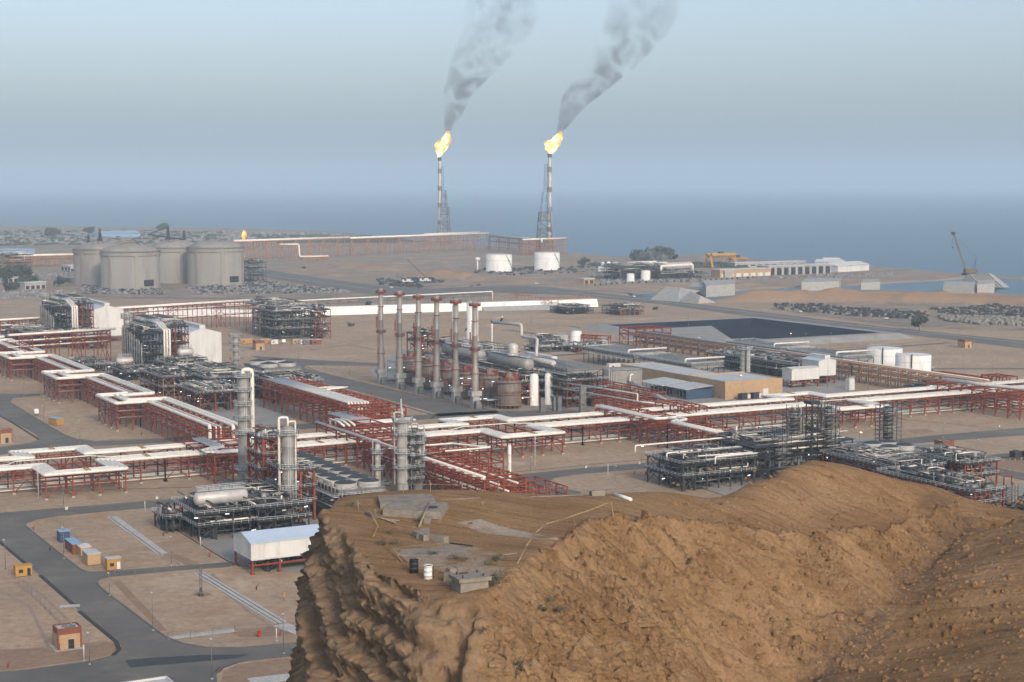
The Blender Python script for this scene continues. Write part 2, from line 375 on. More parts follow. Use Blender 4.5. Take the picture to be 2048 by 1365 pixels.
s.v=[(rr*math.cos(2*math.pi*i/k),rr*math.sin(2*math.pi*i/k),SEA) for i in range(k)]; s.f=[tuple(range(k))]; s.sm=[False]
s.build('sea',m,kind='structure')
# haze
hz=bpy.data.materials.new('haze_air'); hz.use_nodes=True; t=hz.node_tree; t.nodes.clear()
pv=t.nodes.new('ShaderNodeVolumePrincipled'); o=t.nodes.new('ShaderNodeOutputMaterial'); t.links.new(pv.outputs[0],o.inputs['Volume'])
HAZE=1.12e-4
pv.inputs['Color'].default_value=(.69,.85,.97,1); pv.inputs['Density'].default_value=HAZE; pv.inputs['Anisotropy'].default_value=0.0
s=MB(); s.box(-60000,60000,-60000,60000,-15,490); s.build('haze',hz,kind='stuff')
# ---------------------------------------------------------------- foreground hill
ctl=[ # px, py, distance
(620,1012,134),(640,1008,133),(720,990,137),(800,983,138),(900,980,139),(1000,983,139),(1100,990,138),(1200,990,139),(1300,983,142),(1345,985,143),(1400,1003,148),
(1480,975,153),(1560,940,157),(1640,926,160),(1700,935,161),(1780,955,161),(1860,970,160),(1950,1002,159),(2048,1022,158),(2200,1045,156),
(700,1060,121),(800,1060,123),(900,1060,123.5),(1000,1060,124),(1100,1060,125),(1180,1048,127),(1330,1043,131),
(760,1130,111.5),(850,1150,108.5),(950,1188,101.5),(1020,1160,105),(1060,1120,111),(1120,1075,121),(900,1120,112),(870,1200,101.5),
(1500,1085,133),(1640,1120,134),(1760,1130,138),(1400,1030,138),(1500,1030,142),(1640,980,154),(1600,1040,145),(1760,1050,149),(1850,1030,154),(1900,1060,151),
]
C=[]
for a,b,d in ctl:
    x,y,z=Dp(a,b,d); C.append((x*rx+y*ry, x*hx+y*hy, z))
C+=[(-17,150,74),(-8,152,72),(0,153,71),(10,153,70),(20,158,68),(14,165,60),(-15,165,60),(0,170,58),(30,176,62),(45,178,60),(58,175,60),(70,172,62),(20,180,50),(45,195,46)]
C=np.array(C); n=len(C)
def tp(d2): return np.where(d2>1e-9,d2*np.log(d2+1e-12)*.5,0)
dd=((C[:,None,:2]-C[None,:,:2])**2).sum(-1); K=tp(dd)+np.eye(n)*2.0
Pm=np.c_[np.ones(n),C[:,:2]]; A=np.zeros((n+3,n+3)); A[:n,:n]=K; A[:n,n:]=Pm; A[n:,:n]=Pm.T
wgt=np.linalg.solve(A,np.r_[C[:,2],0,0,0])
rs=np.concatenate([np.linspace(-48,-19,60,endpoint=False),np.linspace(-19,-6,190,endpoint=False),np.linspace(-6,62,340,endpoint=False),np.linspace(62,80,30)])
fs=np.concatenate([np.linspace(55,84,50,endpoint=False),np.linspace(84,166,430,endpoint=False),np.linspace(166,260,80)])
RR,FF=np.meshgrid(rs,fs,indexing='ij')
def RF(px,py,d): 
    x,y,z=Dp(px,py,d); return (x*rx+y*ry,x*hx+y*hy)
RIM_R=[RF(*q) for q in ((955,1195,101),(1010,1170,104.5),(1080,1110,114),(1180,1050,127),(1330,1045,130),(1500,1085,132.5),(1640,1120,133.5),(1760,1130,138),(1880,1075,149))]
RIM_L=[RF(*q) for q in ((955,1195,101),(880,1200,101.5),(760,1150,108.5),(690,1075,119),(632,1018,133),(610,1000,150))]
RIM=RIM_R+[RF(1950,1060,152),RF(2300,1040,156),(90,260),(-30,260)]+RIM_L[::-1]
axis=None
def hill_h(r,f,detail=True):
    z=wgt[n]+wgt[n+1]*r+wgt[n+2]*f
    for i in range(n): z=z+wgt[i]*tp((r-C[i,0])**2+(f-C[i,1])**2)
    z=np.clip(z,0,81.5)
    w0=.45*fbm(r*.10,f*.05,o=3)
    ins=inpoly(r+w0,f+w0,RIM); dr_=np.where(ins,0,np.minimum(dseg(r+w0,f+w0,RIM_R),60)); dl_=np.where(ins,0,np.minimum(dseg(r+w0,f+w0,RIM_L),60))
    # right of the rim: scree slope; front and left: rock face
    kr=.74+.10*fbm(r*.07+3,f*.07,o=2)
    z=np.where(ins,z,np.where(dr_<=dl_,79.6-(131-np.clip(f,100,131))*0-.05*np.clip(r-8,0,40)*1.0-kr*dr_-.12*np.clip(r-8,0,16),79.6-1.75*dl_))
    if axis is not None:
        t=np.clip((f-axis[0][1])/(axis[-1][1]-axis[0][1]),-.6,1.0)
        fa=np.array([p[1] for p in axis]); ra=np.array([p[0] for p in axis]); za=np.array([p[2] for p in axis])
        rr_=np.interp(f,fa,ra); za_=np.interp(f,fa,za)
        rr_=np.where(f<fa[0],ra[0]+(f-fa[0])*.55,rr_); za_=np.where(f<fa[0],za[0]+(f-fa[0])*.12,za_)
        dq=r-rr_; s2=za_+np.where(dq>0,.14*dq+.22*np.clip(dq-2.5,0,None)-.003*dq*dq,.1*dq)
        s2=np.minimum(s2,za_+9); k=np.clip((152-f)/6,0,1)
        m_=np.where((dq>-25)&(k>0),np.maximum(z,s2),z); z=np.where(dq>1.5,s2*k+z*(1-k),m_*k+z*(1-k))
    # behind the ridge everything falls away to the plain
    back=np.clip(f-163,0,None); z=np.minimum(z,82-back*1.3)
    e=-14.9+np.clip((118-f)/40,0,1)*2.2+.5*fbm(f*.03,z*.12+3,o=3)
    out=np.clip(e-r,0,None); z=z-out*5.2+np.clip(out-6,0,None)*2.5
    return z
def march(px,py):
    x,y,dzr,f=ray(px,py)
    d=np.arange(84,175,.2); X=x*d/f; Y=y*d/f; Z=CH+dzr*d/f; r_=X*rx+Y*ry; f_=X*hx+Y*hy
    h_=hill_h(r_,f_); i=int(np.argmax(Z<h_)); return (float(r_[i]),float(f_[i]),float(h_[i]))
axis=sorted([march(*q) for q in ((1640,1350),(1700,1285),(1750,1230),(1800,1180),(1870,1115))],key=lambda p:p[1])
e_=RF(1935,1055,151); axis.append((e_[0],e_[1],74.3))
print('AXIS',axis)
HZ=hill_h(RR,FF)
def slope(Z):
    a=np.gradient(Z,axis=0)/np.gradient(RR,axis=0); b=np.gradient(Z,axis=1)/np.gradient(FF,axis=1); return a,b
a_,b_=slope(HZ); sl_=np.hypot(a_,b_)
st=np.clip((sl_-.25)*1.6,0,1); cl=np.clip((sl_-.75)*1.3,0,1)*(RR<6)
def blur(A,k):
    for ax in (0,1):
        P_=np.concatenate([np.repeat(np.take(A,[0],ax),k,ax),A,np.repeat(np.take(A,[-1],ax),k,ax)],ax); c=np.cumsum(P_,ax); c=np.concatenate([np.zeros_like(np.take(c,[0],ax)),c],ax)
        n_=A.shape[ax]; A=(np.take(c,range(2*k+1,2*k+1+n_),ax)-np.take(c,range(0,n_),ax))/(2*k+1)
    return A
cl=blur(cl,4); st=blur(st,3); sr=np.clip(blur(np.clip((sl_-.45)*4,0,1),9)*1.5-.45,0,1)
wx=.9*fbm(RR*.11,FF*.11,o=3); 
pp=RR*.92-FF*.38; qq=FF*.92+RR*.38+1.2*wx
HZ+= (.40*fbm(RR*.10,FF*.10,o=3))*np.clip(st+.15,0,1)
rid=1-np.abs(fbm(pp*.045,qq*.42,o=5,g=.55))*1.9            # long sharp ribs running down the slope
rid2=1-np.abs(fbm(pp*.14+9,qq*1.5,o=4,g=.6))*1.7
zone_=np.clip(.55+fbm(RR*.05+7,FF*.05,o=2),.15,1.1)
HZ+= sr*(1-cl)*(RR<34)*(1.5*(rid-.5)*zone_+.45*(rid2-.5))
HZ+= st*(1-cl)*(RR>=34)*(.5*(rid-.5)+.4*(rid2-.5))
HZ+= .07*fbm(RR*1.1,FF*1.1,o=4,g=.6)*(.30+1.3*st)
rock=np.clip(fbm(RR*1.9,FF*1.9,o=3),0.30,2)-.30
HZ+= rock*1.0*st*(RR>2)*np.clip(fbm(RR*.08+4,FF*.08,o=2)+.25,0,1)
a_,b_=slope(blur(hill_h(RR,FF),7)); nl=np.sqrt(a_**2+b_**2+1); NR,NF,NZ=-a_/nl,-b_/nl,1/nl
# strata of the cliff: ledges along tilted bedding, blocks and bulges
wz=fbm(RR*.12,FF*.05,HZ*.12,o=4)
bed=(HZ*1.0-(FF-110)*.12)/2.1+.45*wz
def ledge(b): ph=b-np.floor(b); return np.minimum(ph*1.15,1)-np.clip((ph-.80)/.20,0,1)**1.5
hard=.45+.75*np.abs(vnoise(np.floor(bed)*3.7,bed*0+1.5))
led=ledge(bed)*hard; led2=ledge(bed*3.1+.3*wz)
blk=fbm(RR*.22,FF*.09,HZ*.30,o=4,g=.5); ft=fbm(RR*1.2,FF*.7,HZ*1.6,o=5,g=.65); crk=-np.clip(.10-np.abs(fbm(RR*.33+3,FF*.14,HZ*.20,o=3)),0,1)*6
amp=cl*(1.5*(led-.45)+.5*(led2-.4)+.75*blk+.42*ft+.55*crk*.5)
RR2=RR+NR*amp; FF2=FF+NF*amp; HZ2=HZ+NZ*amp*.6
HX=RR2*rx+FF2*hx; HY=RR2*ry+FF2*hy
hm=bpy.data.materials.new('hill_earth'); hm.use_nodes=True
t=hm.node_tree; b=t.nodes['Principled BSDF']; b.inputs['Roughness'].default_value=.97; b.inputs['Specular IOR Level'].default_value=.1
g=t.nodes.new('ShaderNodeNewGeometry')
def nz(sc,det=8,ro=.65,dis=0,vec=None,st=None):
    q=t.nodes.new('ShaderNodeTexNoise'); q.inputs['Scale'].default_value=sc; q.inputs['Detail'].default_value=det; q.inputs['Roughness'].default_value=ro; q.inputs['Distortion'].default_value=dis
    if st:
        mp=t.nodes.new('ShaderNodeMapping'); mp.vector_type='TEXTURE'; mp.inputs['Scale'].default_value=(1/st[0],1/st[1],1/st[2]); mp.inputs['Rotation'].default_value=(0,0,-YAW-R(23)); t.links.new(g.outputs['Position'],mp.inputs[0]); t.links.new(mp.outputs[0],q.inputs['Vector'])
    else: t.links.new(g.outputs['Position'],q.inputs['Vector'])
    return q.outputs[0]
def rp(f,a,b_,c0,c1):
    r=t.nodes.new('ShaderNodeValToRGB'); r.color_ramp.elements[0].position=a; r.color_ramp.elements[1].position=b_
    r.color_ramp.elements[0].color=(*c0,1); r.color_ramp.elements[1].color=(*c1,1); t.links.new(f,r.inputs[0]); return r.outputs[0]
def mx(f,a,c,bl='MIX'):
    x=t.nodes.new('ShaderNodeMix'); x.data_type='RGBA'; x.blend_type=bl
    if isinstance(f,float): x.inputs[0].default_value=f
    else: t.links.new(f,x.inputs[0])
    t.links.new(a,x.inputs[6])
    if isinstance(c,tuple): x.inputs[7].default_value=(*c,1)
    else: t.links.new(c,x.inputs[7])
    return x.outputs[2]
c=rp(nz(.12,8,.65,.6),.35,.66,(.285,.172,.085),(.40,.255,.14))
c=mx(rp(nz(1.1,8,.75,.3,st=(.10,1,.4)),.46,.66,(0,0,0),(.75,.75,.75)),c,(.185,.095,.042))
c=mx(rp(nz(.5,8,.75,.5,st=(.15,1,.4)),.56,.70,(0,0,0),(.6,.6,.6)),c,(.42,.28,.16))
c=mx(1.0,c,rp(nz(3.5,8,.8),.3,.7,(.68,.66,.64),(1.22,1.2,1.18)),'MULTIPLY')
c=mx(rp(nz(9,4,.6),.66,.72,(0,0,0),(.5,.5,.5)),c,(.50,.38,.25))
at=t.nodes.new('ShaderNodeAttribute'); at.attribute_name='zone'; sc_=t.nodes.new('ShaderNodeSeparateColor'); t.links.new(at.outputs['Color'],sc_.inputs[0])
c=mx(sc_.outputs[0],c,rp(nz(1.2,8,.7,.5),.35,.65,(.26,.17,.10),(.40,.27,.165)))     # rock of the cliff
q_=t.nodes.new('ShaderNodeMath'); q_.operation='MULTIPLY'; t.links.new(sc_.outputs[1],q_.inputs[0]); t.links.new(rp(nz(1.5,8,.8),.35,.55,(0,0,0),(1,1,1)),q_.inputs[1])
c=mx(q_.outputs[0],c,(.16,.105,.07))                                                    # dark gravel of the ravine
c=mx(rp(nz(.45,8,.8,1.2),.60,.72,(0,0,0),(.55,.55,.55)),c,(.15,.095,.055))
c=mx(sc_.outputs[2],c,rp(nz(3,6,.8),.35,.65,(.36,.29,.22),(.54,.46,.37)))                                                    # pale gravel on the top
t.links.new(c,b.inputs['Base Color'])
bp=t.nodes.new('ShaderNodeBump'); bp.inputs['Strength'].default_value=1; bp.inputs['Distance'].default_value=.30; t.links.new(nz(1.8,14,.78),bp.inputs['Height']); t.links.new(bp.outputs[0],b.inputs['Normal'])
hill=grid_mesh('hill',np.stack([HX,HY,HZ2],-1),*HX.shape,hm); hill['kind']='structure'
zn=np.zeros((HX.size,4),np.float32); zn[:,3]=1
zn[:,0]=(np.clip(cl*1.3,0,1)*.9).reshape(-1)
rav=[(p[0]+.5,p[1]) for p in axis]+[RF(1900,1030,153),RF(1880,1015,156)]; rav=[(rav[0][0]-7,rav[0][1]-12)]+rav
dr=dseg(RR,FF,rav)+fbm(RR*.3,FF*.3,o=3)*1.2; zn[:,1]=np.clip(1.25-dr/2.2,0,1).reshape(-1)
pg1=[RF(915,1050,126),RF(960,1045,127),RF(1120,1075,121),RF(1090,1085,120),RF(960,1065,123)]
pg2=[RF(780,1100,116),RF(900,1080,119),RF(1000,1110,114),RF(1010,1150,106),RF(950,1150,107),RF(830,1130,111)]
zz=np.maximum(inpoly(RR,FF,pg1)*.95,inpoly(RR,FF,pg2)*.6)*np.clip(.8+fbm(RR*.8,FF*.8,o=3),0,1); zn[:,2]=zz.reshape(-1)
ca=hill.data.color_attributes.new('zone','FLOAT_COLOR','POINT'); ca.data.foreach_set('color',zn.reshape(-1))
_kx=rs; _kf=fs
def hill_z(r,f):
    i=int(np.clip(np.searchsorted(rs,r)-1,0,len(rs)-2)); j=int(np.clip(np.searchsorted(fs,f)-1,0,len(fs)-2))
    u=(r-rs[i])/(rs[i+1]-rs[i]); v=(f-fs[j])/(fs[j+1]-fs[j])
    return float((HZ2[i,j]*(1-u)+HZ2[i+1,j]*u)*(1-v)+(HZ2[i,j+1]*(1-u)+HZ2[i+1,j+1]*u)*v)
def on_hill(px,py,dz=0.0):       # first point of the hill under this photo point
    x,y,dzr,f=ray(px,py); d=84.0
    while d<200:
        X=x*d/f; Y=y*d/f; Z=CH+dzr*d/f; r=X*rx+Y*ry; ff=X*hx+Y*hy
        if rs[0]<r<rs[-1] and fs[0]<ff<fs[-1] and Z<hill_z(r,ff): return (X,Y,hill_z(r,ff)+dz)
        d+=.25
    return (X,Y,Z)
# ---------------------------------------------------------------- helpers on the plant grid
def ztop(x,y,py):            # height at which a vertical over (x,y) reaches photo row py
    lo,hi=-10.,400.
    for _ in range(40):
        m_=(lo+hi)/2
        if proj(x,y,m_)[1]>py: lo=m_
        else: hi=m_
    return lo
def atY(px,py,Y):            # point of the sight line on the plane y=Y
    x,y,dz,f=ray(px,py); t=Y/y; return (x*t,Y,CH+dz*t)
def atX(px,py,X):
    x,y,dz,f=ray(px,py); t=X/x; return (X,y*t,CH+dz*t)
def strip(name,px,mat_,z):
    s=MB(); s.poly([(*P(a,b),z) for a,b in px]); return s.build(name,mat_,kind='structure')
def wline(name,px,w,mat_,z0,z1,world=False):
    s=MB(); pts=px if world else [P(a,b) for a,b in px]
    for a,b in zip(pts[:-1],pts[1:]):
        a=Vector((a[0],a[1])); b=Vector((b[0],b[1])); d=b-a
        if d.length<.01: continue
        d.normalize(); n_=Vector((-d.y,d.x))*w/2; e=d*.0
        s.prism([tuple(a+n_-e),tuple(a-n_-e),tuple(b-n_+e),tuple(b+n_+e)][::-1],z0,z1)
    return s.build(name,mat_,kind='structure')
RA=[(-60,1030),(0,1026),(200,1012),(385,996),(480,990),(480,1003),(385,1009),(218,1023),(110,1034),(73,1040),(55,1046),(52,1053),(67,1066),(160,1139),(172,1144),(212,1143),(460,1125),(475,1131),(300,1147),(218,1155),(200,1160),(194,1166),(199,1174),(221,1192),(330,1274),(366,1288),(415,1296),(484,1296),(593,1287),(720,1275),(720,1296),(587,1313),(500,1322),(472,1328),(440,1340),(433,1350),(436,1385),(300,1400),(0,1375),(-60,1378),(-60,1352),(0,1345),(70,1338),(182,1322),(227,1310),(241,1301),(242,1292),(230,1282),(157,1222),(148,1211),(80,1151),(50,1128),(0,1085),(-60,1050)]
RB=[(-40,812),(0,832),(70,868),(79,878),(62,886),(0,895),(-40,897),(-40,912),(0,910),(77,899),(323,886),(593,860),(736,848),(872,838),(1090,832),(1180,830),(1180,822),(1090,822),(990,822),(872,828),(736,838),(593,849),(323,878),(190,884),(150,879),(130,872),(60,830),(20,805),(26,797),(80,792),(80,788),(0,788),(-40,792)]
RC=[(500,712),(560,716),(640,721),(757,727),(757,732),(640,730),(606,731),(612,738),(640,745),(720,765),(800,783),(900,806),(990,820),(1000,826),(872,834),(874,828),(760,795),(640,765),(606,758),(575,745),(540,728)]
RD=[(800,966),(900,962),(1024,951),(1165,937),(1380,919),(1480,905),(1600,892),(1796,878),(1906,868),(2048,856),(2100,852),(2100,868),(2048,871),(1906,881),(1796,890),(1600,908),(1480,918),(1380,929),(1150,950),(1108,957),(1098,964),(1102,972),(1140,982),(1240,1000),(1100,1010),(800,1000)]
RE=[(1930,915),(2048,904),(2100,899),(2100,911),(2000,917),(1978,922),(1975,930),(2004,938),(2048,947),(2100,955),(2100,972),(2048,961),(1957,942),(1920,930)]
RFa=[(490,533),(640,556),(758,572),(860,578),(1000,572),(1083,573),(1268,594),(1480,619),(1700,646),(1800,658),(2048,682),(2100,686),(2100,704),(2048,698),(1800,668),(1480,631),(1319,609),(1152,591),(1000,586),(860,594),(758,590),(640,574),(500,550)]
for q in (RA,RB,RC,RD,RE,RFa): strip('road',q,'asphalt',.06)
for q,w in (([(1010,660),(1080,669),(1160,676)],6),([(1140,653),(1180,658),(1250,667)],6),([(1221,684),(1285,699),(1250,703),(1073,714)],7),([(1640,704),(1790,694),(1899,686)],6),([(1869,738),(2080,738)],7),([(640,598),(300,596),(0,590)],9),([(1070,583),(1200,582),(1300,590)],6)):
    wline('road',q,w,'asphalt',.02,.05)
wline('road_stripe',[(1100,583),(1290,600),(1480,623),(1700,650),(2060,687)],1.2,'pale_pave',.07,.10)
wline('road_stripe',[(500,546),(640,565),(758,581)],1.0,'pale_pave',.07,.10)
strip('wet_patch',[(250,1322),(290,1318),(400,1311),(500,1310),(470,1318),(260,1336)],'asphalt_dark',.10)
# paved pads of the units
for q in ([(327,1045),(380,1061),(454,1121),(480,1133),(560,1142),(640,1150),(700,960),(600,930),(440,960),(385,1011)],[(740,740),(755,770),(1000,820),(1180,819),(1240,800),(1100,720),(800,700)],
          [(1300,935),(1350,958),(1450,990),(1560,1020),(1660,960),(1560,920),(1420,928)],[(370,745),(380,800),(470,850),(560,850),(640,800),(560,740),(450,730)],
          [(1940,960),(2060,975),(2060,1010),(1960,1000)],[(1200,760),(1320,815),(1480,800),(1700,790),(1700,745),(1500,735),(1300,740)],[(1650,870),(1700,910),(1900,930),(1900,895),(1780,880)],
          [(1230,669),(1340,700),(1480,690),(1420,650),(1310,652)]):
    strip('concrete_pad',q,'pave',.03)
# paths of pale slabs
for q,w in (([(224,1034),(325,1108)],3.0),([(397,1146),(562,1246)],3.2),([(336,1277),(470,1261)],2.6),([(500,1364),(620,1350)],5),([(560,1250),(620,1272)],4)):
    wline('slab_path',q,w,'pale_pave',.02,.09)
wline('slab_path',[(120,1214),(160,1212)],2.5,'pale_pave',.07,.12)
for q in ([(440,1380),(446,1344),(476,1329),(590,1316),(700,1300),(700,1380)],[(-40,1300),(100,1296),(200,1284),(228,1283),(238,1296),(225,1309),(182,1320),(0,1343),(-40,1345)],[(470,1266),(560,1248),(600,1256),(600,1270),(480,1276)],[(330,1108),(372,1132),(400,1128),(345,1104)],[(382,1190),(404,1183),(425,1189),(405,1196)],[(1960,928),(1985,921),(2060,915),(2060,944),(2000,936)],[(1810,862),(1850,858),(1872,865),(1830,868)],[(222,1162),(240,1160),(335,1262),(318,1262)]):
    strip('brown_gravel',q,'brown_gravel',.012)
for q in ([(220,1035),(321,1109)],[(393,1147),(557,1248)],[(402,1145),(567,1246)]): wline('path_edge',q,.25,'ditch',-.2,.11)
# ditches and kerbs beside the roads
dk=[[(-30,1060),(50,1127)],[(80,1151),(147,1210)],[(158,1223),(232,1284),(238,1300),(226,1312)],[(79,880),(20,843),(-20,822)],[(640,767),(760,799),(872,832)],[(874,828),(862,838)],[(434,1345),(445,1334),(472,1326)]]
for q in dk: wline('ditch',q,1.1,'ditch',-.5,.075)
kb=[[(52,1053),(67,1066),(160,1139),(172,1144)],[(55,1046),(73,1039),(110,1033),(218,1022),(385,1008)],[(194,1166),(199,1174),(221,1192),(330,1274),(366,1288),(415,1296),(484,1296),(593,1287)],[(218,1154),(300,1146),(460,1134)],
    [(0,1027),(200,1011),(385,995)],[(300,1314),(182,1323),(70,1339),(0,1346)],[(150,878),(190,883),(323,877)],[(18,804),(60,830),(130,871),(150,878)],[(606,731),(640,745),(720,765),(800,783),(900,806),(990,821)],[(757,733),(640,731),(606,731)],
    [(1108,957),(1150,950),(1380,929),(1600,909)],[(1098,964),(1102,972),(1140,981),(1230,998)],[(1796,890),(2048,871)],[(472,1326),(445,1334),(434,1347)],[(1920,931),(1957,943),(2060,963)]]
for q in kb: wline('kerb',q,.5,'kerb',0,.16)
lines=[[(-20,986),(200,980),(385,975)],[(820,1000),(1024,945),(1380,911),(1600,886)],[(327,1045),(454,1122),(480,1133)],[(1337,957),(1450,992)],[(560,600),(1000,612)],[(1000,662),(1150,650),(1480,637),(1700,628)],[(1290,640),(1480,634),(1620,648),(1800,664),(1880,680),(1750,692),(1640,700)],[(400,1145),(562,1245)],[(0,740),(60,738)],[(1790,838),(1920,850),(2060,865)],[(470,790),(640,800)]]
for q in lines: wline('drain',q,.45,'ditch',-.2,.05)
tr=[[(418,1150),(450,1185),(500,1225),(560,1262)],[(424,1148),(460,1184),(512,1222),(568,1256)],[(30,1165),(75,1200),(120,1245),(160,1290)],[(45,1160),(90,1196),(135,1240)],[(0,1180),(60,1215),(100,1300)],[(230,1040),(300,1090),(360,1130)],[(1030,985-50),(1120,925),(1260,912),(1400,900)],[(1130,990),(1240,985),(1330,975)],[(620,700),(700,690),(750,700)],[(420,685),(520,700),(640,700)],[(900,640),(1000,640),(1160,636),(1400,632)],[(1780,760),(1900,780),(2048,790)],[(1760,770),(1880,795),(2048,808)],[(0,1000),(120,985),(300,980)],[(160,1165),(190,1230),(290,1290)],[(100,935+60),(60,1005),(0,1012)],[(1480,690+250),(1400,950),(1330,940)],[(700,560),(800,556),(900,568),(1060,572)],[(560,540),(700,548),(860,552)]]
for q in tr:
    w_=P(*q[len(q)//2]); wline('tyre_track',q,.9 if math.hypot(*w_)<900 else 4,'track',.004,.016)
# pale berm strips beyond the plant (long whitewashed bund walls)
def bund(label,px0,px1,h,w,m_):
    a=P(*px0); b=P(*px1); s=MB(); d=Vector((b[0]-a[0],b[1]-a[1])).normalized(); n_=Vector((-d.y,d.x))
    q=[(-w/2,0),(w/2,0),(w*.28,h),(-w*.28,h)]; A_=[(a[0]+n_.x*u,a[1]+n_.y*u,v) for u,v in q]; B_=[(b[0]+n_.x*u,b[1]+n_.y*u,v) for u,v in q]
    s.poly(A_[::-1]); s.poly(B_)
    for i in range(4): j=(i+1)%4; s.quad(A_[i],A_[j],B_[j],B_[i])
    return tag(s.build('bund_wall',m_),label,'wall')
bund('long white embankment wall behind the six chimney stacks',(560,633),(1190,613),6.5,14,'tank_white')
bund('white embankment wall seen behind the left steel pipe bridge',(300,628),(560,634),5,14,'tank_white')
bund('lower pale embankment strip in front of the long white one',(960,620),(1120,617),3,30,'concrete')
# ---------------------------------------------------------------- pond
s=MB(); r_=9; x0,x1,y0,y1=PX0,PX1,PY0,PY1; z0=3.4; zb=-1.1; q=13
O=[(x0-r_,y0-r_),(x1+r_,y0-r_),(x1+r_,y1+r_),(x0-r_,y1+r_)]; I=[(x0,y0),(x1,y0),(x1,y1),(x0,y1)]; Bt=[(x0+q,y0+q),(x1-q,y0+q),(x1-q,y1-q),(x0+q,y1-q)]
OO=[(x0-r_-9,y0-r_-9),(x1+r_+9,y0-r_-9),(x1+r_+9,y1+r_+9),(x0-r_-9,y1+r_+9)]
rim=MB()
for i in range(4):
    j=(i+1)%4
    rim.quad((*O[i],z0),(*O[j],z0),(*I[j],z0),(*I[i],z0)); rim.quad((*OO[i],-.6),(*OO[j],-.6),(*O[j],z0),(*O[i],z0))
    s.quad((*I[i],z0-.05),(*I[j],z0-.05),(*Bt[j],zb),(*Bt[i],zb))
s.quad(*[(*p,zb) for p in Bt])
ro=thing('evaporation_pond','large rectangular pond lined in black with a pale concrete rim','pond',(x0,y0,0))
rim.build('rim','pave',ro); s.build('liner','liner',ro)
# ---------------------------------------------------------------- generic builders
def pipe_run(label,pts,r,m_='white_pipe',group=None,n=8,name='pipeline',cat='pipeline',parent=None):
    s=MB(); s.pipe(pts,r,n); o=s.build(name,m_,parent)
    if parent is None: tag(o,label,cat,group)
    return o
def mkT(ax):
    if ax=='x': return lambda a,c,z:(a,c,z)
    if ax=='y': return lambda a,c,z:(c,a,z)
    (ox,oy),(dx,dy)=ax
    return lambda a,c,z:(ox+dx*a-dy*c,oy+dy*a+dx*c,z)
def span(p0,p1):             # frame along the ground line between two photo points
    a=Vector(P(*p0)); b=Vector(P(*p1)); d=b-a; L=d.length; d/=L
    return ((a.x,a.y),(d.x,d.y)),L
def rack(label,ax,a0,a1,rows,levels,bay,m_='red_steel',outer=(),group=None,w=.42,brace_every=4,cat='pipe rack',zb=0,kneez=None):
    """steel pipe rack: ax 'x'|'y' = direction it runs; rows = offsets of the post rows; levels = beam heights"""
    T=mkT(ax)
    root=thing('pipe_rack',label,cat,T(a0,rows[0],0),group)
    nb=max(1,int(round((a1-a0)/bay))); ps=[a0+(a1-a0)*i/nb for i in range(nb+1)]
    top=levels[-1]
    for i,a in enumerate(ps):
        s=MB()
        for c in rows:
            s.bar(T(a,c,zb+.1),T(a,c,top),w)
        for z in levels:
            s.bar(T(a,rows[0]-.6,z),T(a,rows[-1]+.6,z),w*.9)
        for c,sg in ((rows[0],1),(rows[-1],-1)): s.bar(T(a,c,top-2.2),T(a,c+sg*2.0,top),w*.6)
        s.build('bent_frame',m_,root)
        if ax=='x': p_=T(a,rows[0],0); f_=MB(); f_.cbox(p_[0],p_[1],-.02,1.1,1.1,.55); f_.build('footing','concrete',root)
    for c in rows:
        s=MB()
        for z in levels: s.bar(T(a0,c,z-.25),T(a1,c,z-.25),w*.75)
        s.bar(T(a0,c,.3),T(a0,c,top),w*.7)
        for i in (range(0,nb,brace_every) if c in (rows[0],rows[-1]) else ()):
            zz=[.4]+list(levels)
            a,b=ps[i],ps[i+1]; s.bar(T(a,c,.5),T((a+b)/2,c,levels[0]-.3),w*.6); s.bar(T(b,c,.5),T((a+b)/2,c,levels[0]-.3),w*.6)
            for z1,z2 in zip(levels[:-1],levels[1:]): s.bar(T(a,c,z1),T(b,c,z2-.3),w*.5); s.bar(T(b,c,z1),T(a,c,z2-.3),w*.5)
        s.build('side_frame',m_,root)
    return root
def outrigger(label,ax,cen,half,c_in,c_out,top,levels,m_='red_steel',group='loop platforms under the white pipes',w=.42):
    """platform that carries an expansion loop beside a rack"""
    def T(a,c,z): return (a,c,z) if ax=='x' else (c,a,z)
    root=thing('loop_platform',label,'steel frame',T(cen,c_out,0),group)
    xs=[cen-half,cen-half*.33,cen+half*.33,cen+half]; cs=[c_out,(c_out*.45+c_in*.55)]
    for a in xs:
        s=MB()
        for c in cs:
            s.bar(T(a,c,.1),T(a,c,top),w)
            if c==c_out: p_=T(a,c,0); f_=MB(); f_.cbox(p_[0],p_[1],-.02,1.1,1.1,.55); f_.build('footing','concrete',root)
        for z in levels: s.bar(T(a,c_out,z),T(a,c_in,z),w*.9)
        s.build('bent_frame',m_,root)
    s=MB(); c=cs[1]
    for z in levels: s.bar(T(xs[0]-1,c,z-.25),T(xs[-1]+1,c,z-.25),w*.8)
    s.bar(T(xs[0],c,.5),T(xs[0],c,top),w*.8); s.build('side_frame',m_,root)
    s=MB(); c=c_out
    for z in levels: s.bar(T(xs[0]-1,c,z-.25),T(xs[-1]+1,c,z-.25),w*.8)
    for i in (0,1,2):
        a,b=xs[i],xs[i+1]; s.bar(T(a,c_out,.6),T((a+b)/2,c_out,levels[0]-.3),w*.65)
        if i!=1: s.bar(T(b,c_out,.6),T((a+b)/2,c_out,levels[0]-.3),w*.65)
    s.build('side_frame',m_,root)
    return root
